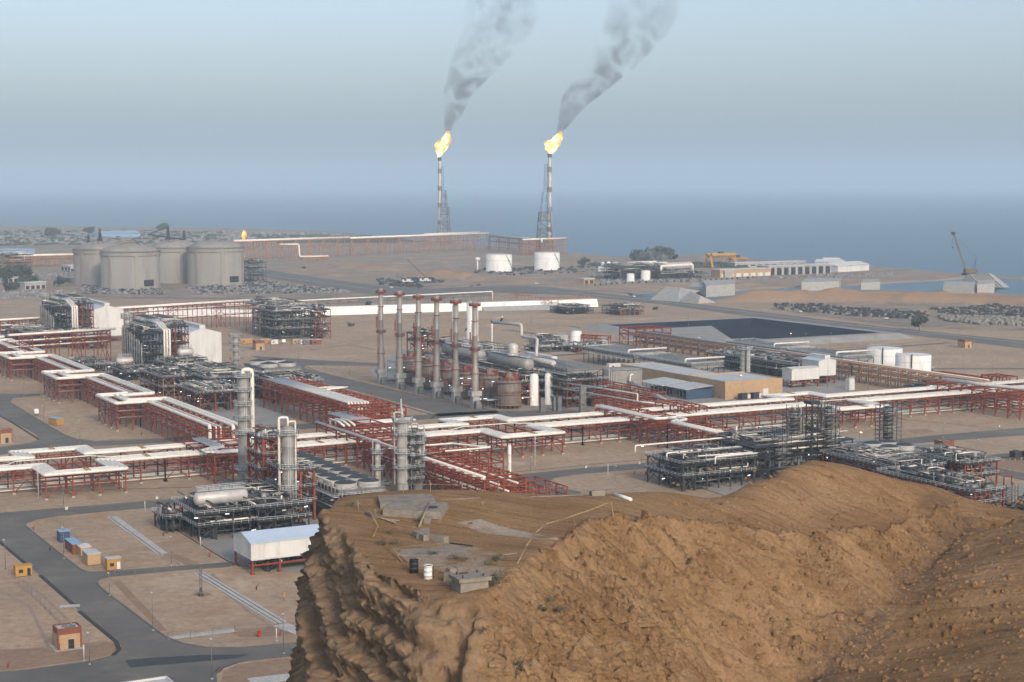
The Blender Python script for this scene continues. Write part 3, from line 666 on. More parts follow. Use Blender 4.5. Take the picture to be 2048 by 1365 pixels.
def bundle(labelf,n,r,sp,line,loops,ax,sgn,z,out,a0,a1,m_='white_pipe',group=None,half=13,endpts=None):
    """n parallel pipes with nested expansion loops; line = offset of the outermost pipe"""
    def T(a,c,z): return (a,c,z) if ax=='x' else (c,a,z)
    for i in range(n):
        c=line-sgn*sp*i; co=out-sgn*sp*i; pts=[T(a0,c,z)]
        for L in loops:
            xl=L-half+sp*i; xr=L+half-sp*i
            pts+= [T(xl,c,z),T(xl,co,z),T(xr,co,z),T(xr,c,z)]
        pts.append(T(a1,c,z))
        if endpts: pts+=endpts(i,c)
        pipe_run(labelf(i),pts,r,m_,group)
ordn=['first','second','third','fourth','fifth','sixth','seventh','eighth','ninth','tenth','eleventh','twelfth','thirteenth','fourteenth']
def lamp_post(x,y,h=9,label='',double=False,lit=False,first=[None]):
    root=thing('lamp_post',label,'lamp post',(x,y,0),'slender lamp posts along roads and plots')
    s=MB(); s.tube((x,y,0),(x,y,h),.11,6,r2=.06); s.build('pole','galv',root)
    s=MB(); s.pipe([(x,y,h-.05),(x,y,h+.25),(x-.5,y-1.2,h+.35)],.05,6); s.build('arm','galv',root)
    s=MB(); s.cbox(x-.6,y-1.5,h+.28,.35,.8,.16); s.build('lamp_head','rail_white' if not lit else 'lamp_lit',root)
    s=MB(); s.cbox(x,y,0,.5,.5,.3); s.build('base','concrete',root)
    return root
# ---------------------------------------------------------------- rack A with its white bundles
RZ=7.8
for k,(a0,a1,where) in enumerate(((40,172,'left of the tall columns'),(172,345,'beyond the central columns'),(345,640,'right half of the plant'))):
    rack('long red steel pipe rack under white pipe bundles, '+where,'x',a0,a1,(573,582,599),(5.0,RZ),8.6,group='red steel racks under the white bundles',brace_every=3)
LP=[140,313,478]
def la(side):
    return lambda i: ('%s pipe from the edge in the %s white bundle crossing the plant'%(ordn[i],side))
bundle(la('near'),5,.56,1.26,574.0,LP,'x',-1,RZ+.8,556.4,40,640,group='pipes of the near white bundle',half=14)
bundle(la('far'),5,.56,1.26,599.2,LP,'x',1,RZ+.8,611.8,40,640,group='pipes of the far white bundle',half=14)
for j,L in enumerate(LP):
    wh=('at the left edge of the plant','in the middle of the plant','behind the scaffolded columns')[j]
    outrigger('red loop platform jutting forward from the long rack '+wh,'x',L,13.5,573,557.5,RZ,(5.0,RZ))
    outrigger('red loop platform jutting backward from the long rack '+wh,'x',L,13.5,599,610.8,RZ,(RZ,))
    s=MB()
    for c in (555.9,574): pass
    y0,y1=556.0,561.6; s.cbox(L,(y0+y1)/2,RZ+1.4,.35,6.4,.2); s.cbox(L+1.1,(y0+y1)/2,RZ+1.4,.35,6.4,.2)
    tag(s.build('pipe_clamp','yellow',loc=(L,556,RZ+1)),'rusty yellow clamp band over the near white loop '+wh,'pipe clamp','yellow clamp bands on the white bundles')
    s=MB(); s.cbox(L,609.4,RZ+1.4,.35,6.4,.2); s.cbox(L+1.1,609.4,RZ+1.4,.35,6.4,.2)
    tag(s.build('pipe_clamp','yellow',loc=(L,609,RZ+1)),'rusty yellow clamp band over the far white loop '+wh,'pipe clamp','yellow clamp bands on the white bundles')
for x,y,w_ in ((166,577,'near white bundle left of the columns'),(170,596,'far white bundle left of the columns'),(232,577,'near white bundle beside the ladder column'),(382,596,'far white bundle where the double line crosses'),(398,577,'near white bundle right of the double line')):
    s=MB(); s.cbox(x,y,RZ+1.4,.35,6.4,.2); s.cbox(x+1,y,RZ+1.4,.35,6.4,.2)
    tag(s.build('pipe_clamp','yellow',loc=(x,y,RZ+1)),'rusty yellow clamp band over the '+w_,'pipe clamp','yellow clamp bands on the white bundles')
pipe_run('thin white line running in the gap between the two bundles',[(40,586,RZ+.4),(120,586,RZ+.4),(124,592,RZ+.4),(150,592,RZ+.4),(156,586,RZ+.4),(292,586,RZ+.4),(300,592,RZ+.4),(322,592,RZ+.4),(330,586,RZ+.4),(640,586,RZ+.4)],.22)
for i,y in enumerate((576.5,579,583,586,589.5,593,596)):
    pipe_run('low ground pipe under the long red rack, %s from the front'%ordn[i],[(40,y,.85),(640,y,.85)],.3 if i%2 else .22,'white_pipe' if i%3!=1 else 'grey_pipe','low pipes under the long rack',6)
for i,y in enumerate((577,581,591,596)):
    pipe_run('mid level pipe inside the long red rack, %s from the front'%ordn[i],[(345,y,5.35),(640,y,5.35)],.28,'galv','mid level pipes in the long rack',6)
# ---------------------------------------------------------------- rack B (tall, running away on the left)
BZ=11.2
LB=[716,820,926,1032]
for a0,a1,wh in ((622,708,'nearest stretch above the road'),(708,812,'middle stretch'),(812,918,'stretch by the left edge of the picture'),(918,1050,'farthest stretch')):
    rack('tall red pipe rack with three pipe levels, '+wh,'y',a0,a1,(202,209,216),(5.4,8.3,BZ),7.6,group='tall red racks with four zigzag white pipes',brace_every=4)
for k,(c,r,lb) in enumerate(((203.2,.72,'thick outer white zigzag pipe on the tall left rack'),(205.4,.3,'thin white zigzag pipe next to the thick outer one'),(207,.3,'second thin white zigzag pipe inside the loops'),(211.3,.72,'thick white zigzag pipe, inner one of the right pair'),(213.6,.78,'thick zigzag pipe at the right edge of the tall rack'))):
    off=c-203.2; z=BZ+.25+r; pts=[(c,1060,z)]
    for L in LB[::-1]:
        h=16-off*.78
        pts+=[(c,L+h+(0 if off<5 else 2.2),z),(189.2+off*.8,L+h,z),(189.2+off*.8,L-h,z),(c,L-h-(0 if off<5 else 2),z)]
    e=[(c,617-off*.5,z),(c,617-off*.5,4.6+.4*k),(236,617-off*.5,4.6+.4*k)]
    pipe_run(lb,pts+e,r,'white_pipe','zigzag white pipes on the tall left rack',10)
for j,L in enumerate(LB):
    outrigger('tall red platform under zigzag loop, %s loop from the near end'%ordn[j],'y',L,15,202,190,BZ,(5.4,8.3,BZ),group='tall loop platforms on the left rack')
    for z in (5.8,8.7):
        pipe_run('grey pipe looping on the %s shelf of the %s tall platform'%('lower' if z<7 else 'upper',ordn[j]),[(202,L-15,z),(190.5,L-15,z),(190.5,L+15,z),(202,L+15,z)],.3,'galv','shelf pipes of the loop platforms',6)
    s=MB(); s.lathe(199,L-24,[(.1,5),(1.6,5),(1.6,5.3),(.9,5.5),(.1,5.9)],12); 
for i,c in enumerate((204,206.5,211,214.5)):
    for z,nm in ((5.75,'lower'),(8.65,'upper')):
        pipe_run('grey pipe on the %s shelf of the tall rack, %s from the left'%(nm,ordn[i]),[(c,625,z),(c,1050,z)],.32,'grey_pipe','shelf pipes of the tall rack',6)
# stair-like red frame at the near end of rack B, standing over rack A
def tower(label,x0,x1,y0,y1,levels,m_='red_steel',w=.4,nx=2,ny=2,group=None,braces=True,decks=(),rails=(),cat='steel structure',name='steel_structure'):
    root=thing(name,label,cat,(x0,y0,0),group)
    xs=[x0+(x1-x0)*i/(nx-1) for i in range(nx)]; ys=[y0+(y1-y0)*i/(ny-1) for i in range(ny)]
    s=MB(); top=levels[-1]
    for x in xs:
        for y in ys: s.bar((x,y,0),(x,y,top),w)
    for z in levels:
        for y in ys: s.bar((x0,y,z-.2),(x1,y,z-.2),w*.8)
        for x in xs: s.bar((x,y0,z-.2),(x,y1,z-.2),w*.8)
    if braces:
        zz=[0.3]+list(levels)
        for a,b in zip(zz[:-1],zz[1:]):
            for y in (ys[0],ys[-1]):
                s.bar((xs[0],y,a),(xs[1],y,b-.3),w*.5); s.bar((xs[1],y,a),(xs[0],y,b-.3),w*.5)
            for x in (xs[0],xs[-1]):
                s.bar((x,ys[0],a),(x,ys[1],b-.3),w*.5)
    s.build('frame',m_,root)
    for z in decks:
        s=MB(); s.box(x0-.6,x1+.6,y0-.6,y1+.6,z,z+.12); s.build('deck','galv',root)
    for z in rails:
        s=MB(); s.rail([(x0-.6,y0-.6),(x1+.6,y0-.6),(x1+.6,y1+.6),(x0-.6,y1+.6)],z+.12,close=True); s.build('handrail','rail_white',root)
    return root
tower('tall red open frame where the zigzag pipes drop down',201,222,600,622,(3.5,7,11.2),nx=4,ny=4)
tower('red open frame straddling the long rack left of the columns',186,206,560,600,(4,9.8),nx=4,ny=6,w=.45)
for i in range(4):
    x=191+1.3*i
    pipe_run('white pipe bent over the red frame left of the columns, %s of four'%ordn[i],[(x,600,10.4),(x,572+1.3*i,10.4),(x-6+i*.2,572+1.3*i,10.4),(x-6+i*.2,566-1.2*i,10.4),(210,566-1.2*i,10.4)],.4,'white_pipe','four bent pipes over the red frame')
# horizontal bridge racks behind rack B
for (p0,p1,pt,wh,zlv) in (((40,742),(222,728),(111,667),'with one thick white pipe, behind the zigzag pipes',3),((-20,690),(130,680),(60,640),'at the far left picture edge',3),):
    fr,L=span(p0,p1); x,y=P((p0[0]+p1[0])/2,(p0[1]+p1[1])/2); zt=max(8,ztop(x,y,pt[1]))
    rack('red pipe bridge '+wh,fr,0,L,(0,5),(zt-6.5,zt-3.2,zt),8,group='red pipe bridges between the process trains',brace_every=2)
    T=mkT(fr)
    pipe_run('thick white pipe along the red bridge '+wh,[T(-6,1,zt+.8),T(L+4,1,zt+.8)],.7)
    for k,(c,z,r) in enumerate(((3.2,zt+.5,.35),(1,zt-2.8,.4),(3,zt-2.8,.4),(1.5,zt-6.1,.35),(3.6,zt-6.1,.35))):
        pipe_run('thin pale pipe, %s on the bridge %s'%(ordn[k],wh),[T(-6,c,z),T(L,c,z)],r,'white_pipe' if k%2 else 'grey_pipe',None,6)
# long trestle behind the left trains
fr,L=span((236,672),(560,648)); T=mkT(fr); x,y=P(448,656); zt=ztop(x,y,606)
rack('long rust red trestle carrying pale pipes behind the left sheds',fr,0,L,(0,6),(zt*.52,zt-3,zt),8.5,group=None,brace_every=5)
for k,(c,z,r) in enumerate(((.5,zt+.7,.65),(3,zt+.5,.45),(5.5,zt+.7,.65),(1,zt*.52+.5,.5),(4,zt*.52+.4,.4),(2,zt-2.6,.4))):
    pipe_run('pale pipe %s on the rust red trestle behind the left sheds'%ordn[k],[T(-20,c,z),T(L,c,z)],r,'white_pipe',None,6)
fr,L=span((640,622),(985,604)); T=mkT(fr); x,y=P(800,613); zt=ztop(x,y,593)
rack('slim grey pipe bridge passing behind the chimney stacks',fr,0,L,(0,4),(zt-3,zt),10,'galv',w=.35,brace_every=4)
pipe_run('white pipe on the slim grey bridge behind the stacks',[T(-90,0,zt+.6),T(L,0,zt+.6),T(L,0,1)],.55)
pipe_run('second pale pipe on the slim grey bridge behind the stacks',[T(-90,3,zt+.6),T(L,3,zt+.6)],.4,'grey_pipe')
# ---------------------------------------------------------------- rack B2 (centre)
rack('red pipe rack with white sheet of pipes, upper central stretch','y',640,742,(271,280,290),(6,10,13),7.6,group='central red racks',brace_every=3,w=.5)
for i in range(7):
    c=272.5+i*1.35; dy=i*.9
    pts=[(c,742,13.6),(c,690,13.6),(c-.0,688,13.6),(c,652-dy*.4,13.6),(c,643-dy*.3,13.6),(c,643-dy*.3,5)]
    pipe_run('white pipe on the upper central rack, %s from the left'%ordn[i],pts,.5,'white_pipe','white pipes side by side on the upper central rack')
for i in range(5):
    c=279+i*1.5; pipe_run('short white loop beside the upper central pipes, %s from the left'%ordn[i],[(c,692-i,14.5),(c+6,692-i,14.5),(c+6,686+i*.5,14.5),(c,684+i*.5,14.5)],.4,'white_pipe','short loops on the central rack')
tower('red braced cube frame at the near end of the central rack',268,290,624,642,(3.5,7,10.5,13.2),nx=4,ny=3,w=.5)
rack('red pipe rack, lower central stretch ahead of the cube frame','y',604,624,(262,271,279),(6.5,9.6),7,group='central red racks',brace_every=2)
for i in range(6):
    c=263+i*1.5; pipe_run('white pipe on the lower central stretch, %s from the left'%ordn[i],[(c,642,10.2),(c,606+i*1.1,10.2),(286,606+i*1.1,10.2)],.42,'white_pipe','white pipes on the lower central stretch')
# red deck straddling rack A
tower('red bridge frame stepping over the white bundles in the centre',243,266,566,606,(10.6,12.0),nx=4,ny=5,w=.45)
for a0,a1,wh in ((466,520,'stretch nearest the cliff'),(520,568,'stretch by the white bundles')):
    rack('wide multi level red rack running toward the cliff, '+wh,'y',a0,a1,(244,251,259),(3.6,6.2,8.6,10.9),6,group='multi level red racks toward the cliff',brace_every=3,w=.42)
pipe_run('long single white pipe along the left edge of the multi level rack',[(243,606,12.4),(243,464,12.4)],.5,'white_pipe')
for j,z in enumerate((4.1,6.7,9.1)):
    for i in range(4):
        pipe_run('pale pipe on shelf %s of the multi level rack, %s from the left'%(('one','two','three')[j],ordn[i]),[(246+3.4*i,568,z),(246+3.4*i,466,z)],.33,'white_pipe' if (i+j)%2 else 'red_steel','shelf pipes of the multi level rack',6)
for i in range(3):
    pipe_run('curved white pipe end rising above the central bridge frame, %s of three'%ordn[i],[(248+2.2*i,604,11),(248+2.2*i,604,13.4),(248+2.2*i,596,13.4),(248+2.2*i,590,12.4)],.42,'white_pipe','curved ends on the bridge frame')
tower('low red frame with two white pipes at the cliff edge',256,276,468,490,(3.2,6),nx=4,ny=4)
tower('red frame with pale cross pipes right of the twin columns',262,280,520,548,(6.2,9.2),nx=4,ny=4,w=.4)
pipe_run('white pipe framing the red deck right of the twin columns',[(244,545,10),(272,545,10),(280,530,10),(246,530,10)],.35)
# ---------------------------------------------------------------- rack D (double white line, centre right)
for a0,a1,wh in ((508,546,'near stretch ending at the dark unit'),(546,600,'stretch crossing above the white bundles')):
    rack('red rack under the double white line, '+wh,'y',a0,a1,(368,377,385),(3.2,7.5,10.2),7.2,group='red racks of the double line',brace_every=2)
for c,lb in ((369,'left pipe of the double white line crossing the bundles'),(371.2,'right pipe of the double white line crossing the bundles')):
    pipe_run(lb,[(c,602,9.2),(c,602,11.2),(c,556,11.2),(c+8 if c>370 else c+6,556,11.2),(c+8 if c>370 else c+6,549,11.2),(c,545,11.2),(c,496,11.2)],.62,'white_pipe',None,10)
for i in range(5):
    pipe_run('grey pipe low in the double line rack, %s from the left'%ordn[i],[(369+3.4*i,600,3.6),(369+3.4*i,506,3.6)],.3,'grey_pipe','low pipes of the double line rack',6)
rack('tall red rack crossing at the right edge of the picture','y',540,600,(553,561,569),(4,8,11),7.5,brace_every=3,group='red racks at the right edge')
pipe_run('white pipe crossing above the bundles at the right edge',[(563,600,12),(563,575,12),(569,545,12),(569,520,12)],.7)
pipe_run('second white pipe crossing at the right edge',[(566,600,12),(566,575,12),(572,545,12),(572,520,12)],.6)
for x0,x1,y0,y1,z,wh in ((398,409,577,600,11.5,'small, behind the white bundles right of the double line'),(392,402,600,640,8,'long and low between furnace block and bundles'),(408,418,620,680,8.5,'long, leading to the furnace block'),(420,430,640,700,9.5,'third, nearest the beige building')):
    tower('red open pipe support, '+wh,x0,x1,y0,y1,(z-3,z),nx=3,ny=5,w=.45)
pipe_run('thick silver duct elbow running beside the beige building',[(447,700,7.5),(420,625,7.5),(420,625,2)],1.1,'alu',None,12)
pipe_run('white pipe descending along the red supports by the furnace block',[(396,672,12),(403,622,12),(403,622,8.6),(412,600,8.6)],.35,'white_pipe')
pipe_run('second white pipe along the red supports by the furnace block',[(392,668,10),(398,610,10),(404,596,9.6)],.3,'white_pipe')
# ---------------------------------------------------------------- process equipment builders
def column(label,x,y,r,h,plats=(),m_='galv',ladder=True,dome=True,z0=0,overhead=None,dark_base=0,group=None,ang=4.2,name='process_column'):
    root=thing(name,label,'column',(x,y,z0),group)
    s=MB(); p=[(r*1.15,z0),(r*1.15,z0+.6),(r,z0+1.2)]
    k=6
    for i in range(1,k): zz=z0+(h-r*.6)*i/k; p+=[(r,zz-.1),(r+.06,zz),(r,zz+.1)]
    p+=[(r,z0+h-r*.6)]
    if dome: p+=[(r*.92,z0+h-r*.35),(r*.7,z0+h-r*.13),(r*.35,z0+h-.03),(0.01,z0+h)]
    s.lathe(x,y,p,20); s.build('shell',m_ if m_!='galv' else 'grey_pipe',root)
    for z in plats:
        s=MB(); R_=r+1.5; n=14; a0=ang-2.2; pts=[]
        for i in range(n+1):
            a=a0+4.4*i/n; pts.append((x+R_*math.cos(a),y+R_*math.sin(a)))
        for i in range(n):
            a=a0+4.4*i/n; b=a0+4.4*(i+1)/n; c=lambda q,t:(x+q*math.cos(t),y+q*math.sin(t))
            s.prism([c(r,a),c(R_,a),c(R_,b),c(r,b)],z,z+.12)
        s.build('platform','rail_white',root)
        s=MB(); s.rail(pts,z+.12,1.3,1.4,.14); s.build('handrail','rail_white',root)
    if ladder:
        s=MB(); c,q=math.cos(ang+.5),math.sin(ang+.5); lx,ly=x+(r+.35)*c,y+(r+.35)*q
        for e in (-.3,.3): s.bar((lx-e*q,ly+e*c,z0+2),(lx-e*q,ly+e*c,z0+h-1),.14)
        z=z0+2.5
        while z<z0+h-1.5: s.bar((lx-.3*-q*-1,ly+.3*c*-1,z),(lx+.3*-q,ly+.3*c,z),.06); z+=.8
        s.build('ladder','rail_white',root)
    for a,rr,m2,zt in (overhead or ()):
        s=MB(); c,q=math.cos(a),math.sin(a); X=x+(r+rr+.5)*c; Y=y+(r+rr+.5)*q
        s.pipe([(x,y,z0+h-.3),(x,y,z0+h+zt),(X,Y,z0+h+zt),(X,Y,z0+3)],rr,8); s.build('overhead_pipe',m2,root)
    return root
def hvessel(label,a,b,r,m_='alu',plat=True,group=None,zleg=0):
    root=thing('horizontal_vessel',label,'pressure vessel',(a[0],a[1],a[2]),group)
    s=MB(); s.hvessel(a,b,r,18); s.build('shell',m_,root)
    A=Vector(a);B=Vector(b)
    for t in (.2,.8):
        p=A.lerp(B,t); s=MB(); ang=math.atan2(B.y-A.y,B.x-A.x); s.cbox(p.x,p.y,zleg,.5,r*1.5,p.z-r*.8-zleg,ang); s.build('saddle','concrete',root)
    s=MB()
    for t in (.25,.5,.75): p=A.lerp(B,t); s.tube((p.x,p.y,p.z+r*.9),(p.x,p.y,p.z+r+.8),.25,8)
    s.build('nozzle','galv',root)
    if plat:
        d=(B-A).normalized(); n_=Vector((-d.y,d.x,0)); z=a[2]+r+.3; q=[A-n_*1.2,B-n_*1.2,B+n_*1.2,A+n_*1.2]
        s=MB(); s.prism([(p.x,p.y) for p in q],z,z+.1); s.rail([(p.x,p.y) for p in q],z+.1,close=True,w=.08); s.build('top_walkway','rail_white',root)
    return root
PW={'n':0}
def pipework(root,x0,x1,y0,y1,z0,z1,n,seed,mats=('galv','grey_pipe','white_pipe','dark_steel','red_steel'),rmin=.08,rmax=.3,name='pipework'):
    rd=random.Random(seed); bs={m_:MB() for m_ in mats}
    for i in range(n):
        s=bs[rd.choice(mats)]; p=[rd.uniform(x0,x1),rd.uniform(y0,y1),rd.uniform(z0,z1)]; pts=[tuple(p)]; last=-1
        for k in range(rd.randint(2,4)):
            ax=rd.choice([a for a in (0,1,2,2) if a!=last]); last=ax; lo,hi=((x0,x1),(y0,y1),(z0,z1))[ax]
            p[ax]=rd.uniform(lo,hi); pts.append(tuple(p))
        pts=[q for j,q in enumerate(pts) if j==0 or (Vector(q)-Vector(pts[j-1])).length>.8]
        if len(pts)>1: s.pipe(pts,rd.uniform(rmin,rmax)**1.0,5)
    for m_,s in bs.items():
        if s.v: o=s.build(name,m_,root); o['kind']='stuff'
def equipment(root,x0,x1,y0,y1,z,n,seed,mats=('dark_steel','galv','grey_pipe','dark_steel'),size=(1,3),name='equipment'):
    """pumps, exchangers, small drums and valves standing on a deck"""
    rd=random.Random(seed)
    for m_ in mats:
        s=MB()
        for i in range(max(1,n//len(mats))):
            x=rd.uniform(x0,x1); y=rd.uniform(y0,y1); q=rd.uniform(*size); t=rd.random()
            if t<.35: L=q*1.2; d=rd.choice(((L,0),(0,L))); s.hvessel((x,y,z+q*.5),(x+d[0],y+d[1],z+q*.5),q*.32,10)
            elif t<.6: s.lathe(x,y,[(q*.3,z),(q*.3,z+q),(q*.2,z+q*1.15),(.01,z+q*1.2)],10)
            elif t<.8: s.cbox(x,y,z,q*.8,q*.6,q*.7,0); s.cbox(x,y,z+q*.7+.003,q*.4,q*.3,q*.3,0)
            else: s.tube((x,y,z),(x,y,z+q*1.2),.12,6); s.tube((x,y,z+q),(x,y,z+q+.1),.45,8)
        o=s.build(name,m_,root); o['kind']='stuff'
def fluo(root,x0,x1,y0,y1,z0,z1,n,seed):
    n=int(n*1.6)
    rd=random.Random(seed); s=MB()
    for i in range(n):
        x=rd.uniform(x0,x1); y=rd.uniform(y0,y1); z=rd.uniform(z0,z1); a=rd.choice((.5,-.3,.9)); s.cbox(x,y,z,1.7,.30,.22,a)
    o=s.build('work_light','lamp_white',root); o['kind']='stuff'
def unit(label,x0,x1,y0,y1,levels,nx=4,ny=4,m_='red_steel',seed=1,dens=1.0,deck='dark_steel',w=.4,dark=True,rails=True,group=None,pmats=('galv','grey_pipe','white_pipe','dark_steel','dark_steel'),eq=12,lights=6,low=True):
    """multi-deck steel structure full of pipes and machines"""
    root=tower(label,x0,x1,y0,y1,levels,m_,w,nx,ny,group,True)
    V=(x1-x0)*(y1-y0)
    for i,z in enumerate(levels):
        s=MB(); s.box(x0-.8,x1+.8,y0-.8,y1+.8,z,z+.12); s.build('deck',deck if not dark or i==len(levels)-1 else 'dark_steel',root)  # lower decks near black, putting the shade between floors into their colour
        if rails: s=MB(); s.rail([(x0-.8,y0-.8),(x1+.8,y0-.8),(x1+.8,y1+.8),(x0-.8,y1+.8)],z+.12,1.15,2.2,.08,close=True); s.build('handrail','rail_white',root)
        equipment(root,x0+1,x1-3,y0+1,y1-3,z+.13,int(eq*dens),seed*31+i,size=(1,2.8))
        zt=(levels+[levels[-1]+3.2])[i+1] if i+1<=len(levels)-1 else z+3.4
        pipework(root,x0,x1,y0,y1,z+.5,zt-.3,int(V*.05*dens)+8,seed*17+i,pmats)
    if low:
        equipment(root,x0+1,x1-3,y0+1,y1-3,0,int(eq*1.2),seed*7+5,('dark_steel','black'),(1.5,3.5)); pipework(root,x0,x1,y0,y1,.5,levels[0]-.5,int(V*.04*dens)+10,seed*3+9,('dark_steel','black','galv'))  # ground machines and pipes mostly near black, painted shade under the decks
    if lights: fluo(root,x0,x1,y0,y1,1,levels[-1]+1.5,lights,seed)
    return root
def fan_cooler(label,x0,x1,y0,y1,z,nx,ny,ring=True,legs='galv',skirt=2.2,m_='concrete',group=None,header=True,vee=False):
    root=thing('air_cooler',label,'air cooler',(x0,y0,0),group)
    s=MB(); s.box(x0,x1,y0,y1,z,z+.35); s.box(x0+.3,x1-.3,y0+.3,y1-.3,z-1.3,z-.003); s.build('tube_bundle','galv',root)
    s=MB(); n=max(2,int((y1-y0)/5)); 
    for i in range(n+1):
        y=y0+(y1-y0)*i/n
        for x in (x0,(x0+x1)/2,x1):
            s.bar((x,y,0 if z<20 else z-8),(x,y,z),.3)
        if vee: s.bar((x0,y,z),((x0+x1)/2,y,z-4),.25); s.bar((x1,y,z),((x0+x1)/2,y,z-4),.25)
    s.build('leg_frame',legs,root)
    if ring:
        dx=(x1-x0)/nx; dy=(y1-y0)/ny; R_=min(dx,dy)*.47
        for i in range(nx):
            for j in range(ny):
                cx=x0+dx*(i+.5); cy=y0+dy*(j+.5)
                s=MB(); s.lathe(cx,cy,[(dx*.5,z+.353),(R_,z+1.1),(R_,z+2.0),(R_-.12,z+2.0),(R_-.12,z+1.3)],20); o=s.build('fan_ring',m_,root)
                f=MB(); f.lathe(cx,cy,[(R_-.05,z+2.01),(R_*.5,z+2.55),(.01,z+2.75)],20)
                for b_ in range(6): a=b_*1.047; f.tube((cx,cy,z+2.78),(cx+(R_-.2)*math.cos(a),cy+(R_-.2)*math.sin(a),z+2.06),.07,4)
                q=f.build('fan_guard','fan_dark',o,loc=None); q.location=(0,0,0)
                for v in q.data.vertices: v.co=v.co+Vector((0,0,0))-(root.location-Vector((0,0,0)))
    else:
        s=MB(); n=max(3,int((y1-y0)/3.2))
        for i in range(n):
            y=y0+(y1-y0)*(i+.5)/n; s.box(x0+.4,x1-.4,y-1.25,y+1.25,z+.353,z+.75)
        s.build('louvre_panel','galv',root)
        s=MB(); rd=random.Random(int(x0+y0))
        for k in range(14):
            xx=rd.uniform(x0,x1); yy=rd.uniform(y0,y1-6); s.pipe([(xx,yy,z+.7),(xx,yy,z+1.5),(xx,yy+rd.uniform(3,16),z+1.5)],.14,5)
        o=s.build('roof_pipe','grey_pipe',root); o['kind']='stuff'
    s=MB(); s.box(x0-1.6,x0-.1,y0,y1,z-1.9,z-1.8); s.rail([(x0-1.6,y0),(x0-1.6,y1)],z-1.8,1.1,1.5,.09); s.rail([(x0-1.6,y0),(x1,y0)],z-1.8,1.1,1.5,.09); s.build('walkway','rail_white',root)
    if header:
        s=MB(); s.pipe([(x0-1,y0+2,z+2.6),(x0-1,y1+3,z+2.6)],.35,8); n=max(3,int((y1-y0)/3))
        for i in range(n):
            y=y0+2+(y1-y0-2)*i/n; s.pipe([(x0-1,y,z+2.5),(x0-1.2,y,z+1.2),(x0-.3,y+.3,z+.9),(x0-.3,y+.3,z-1)],.16,5)
        s.build('header_pipe','alu',root)
    return root
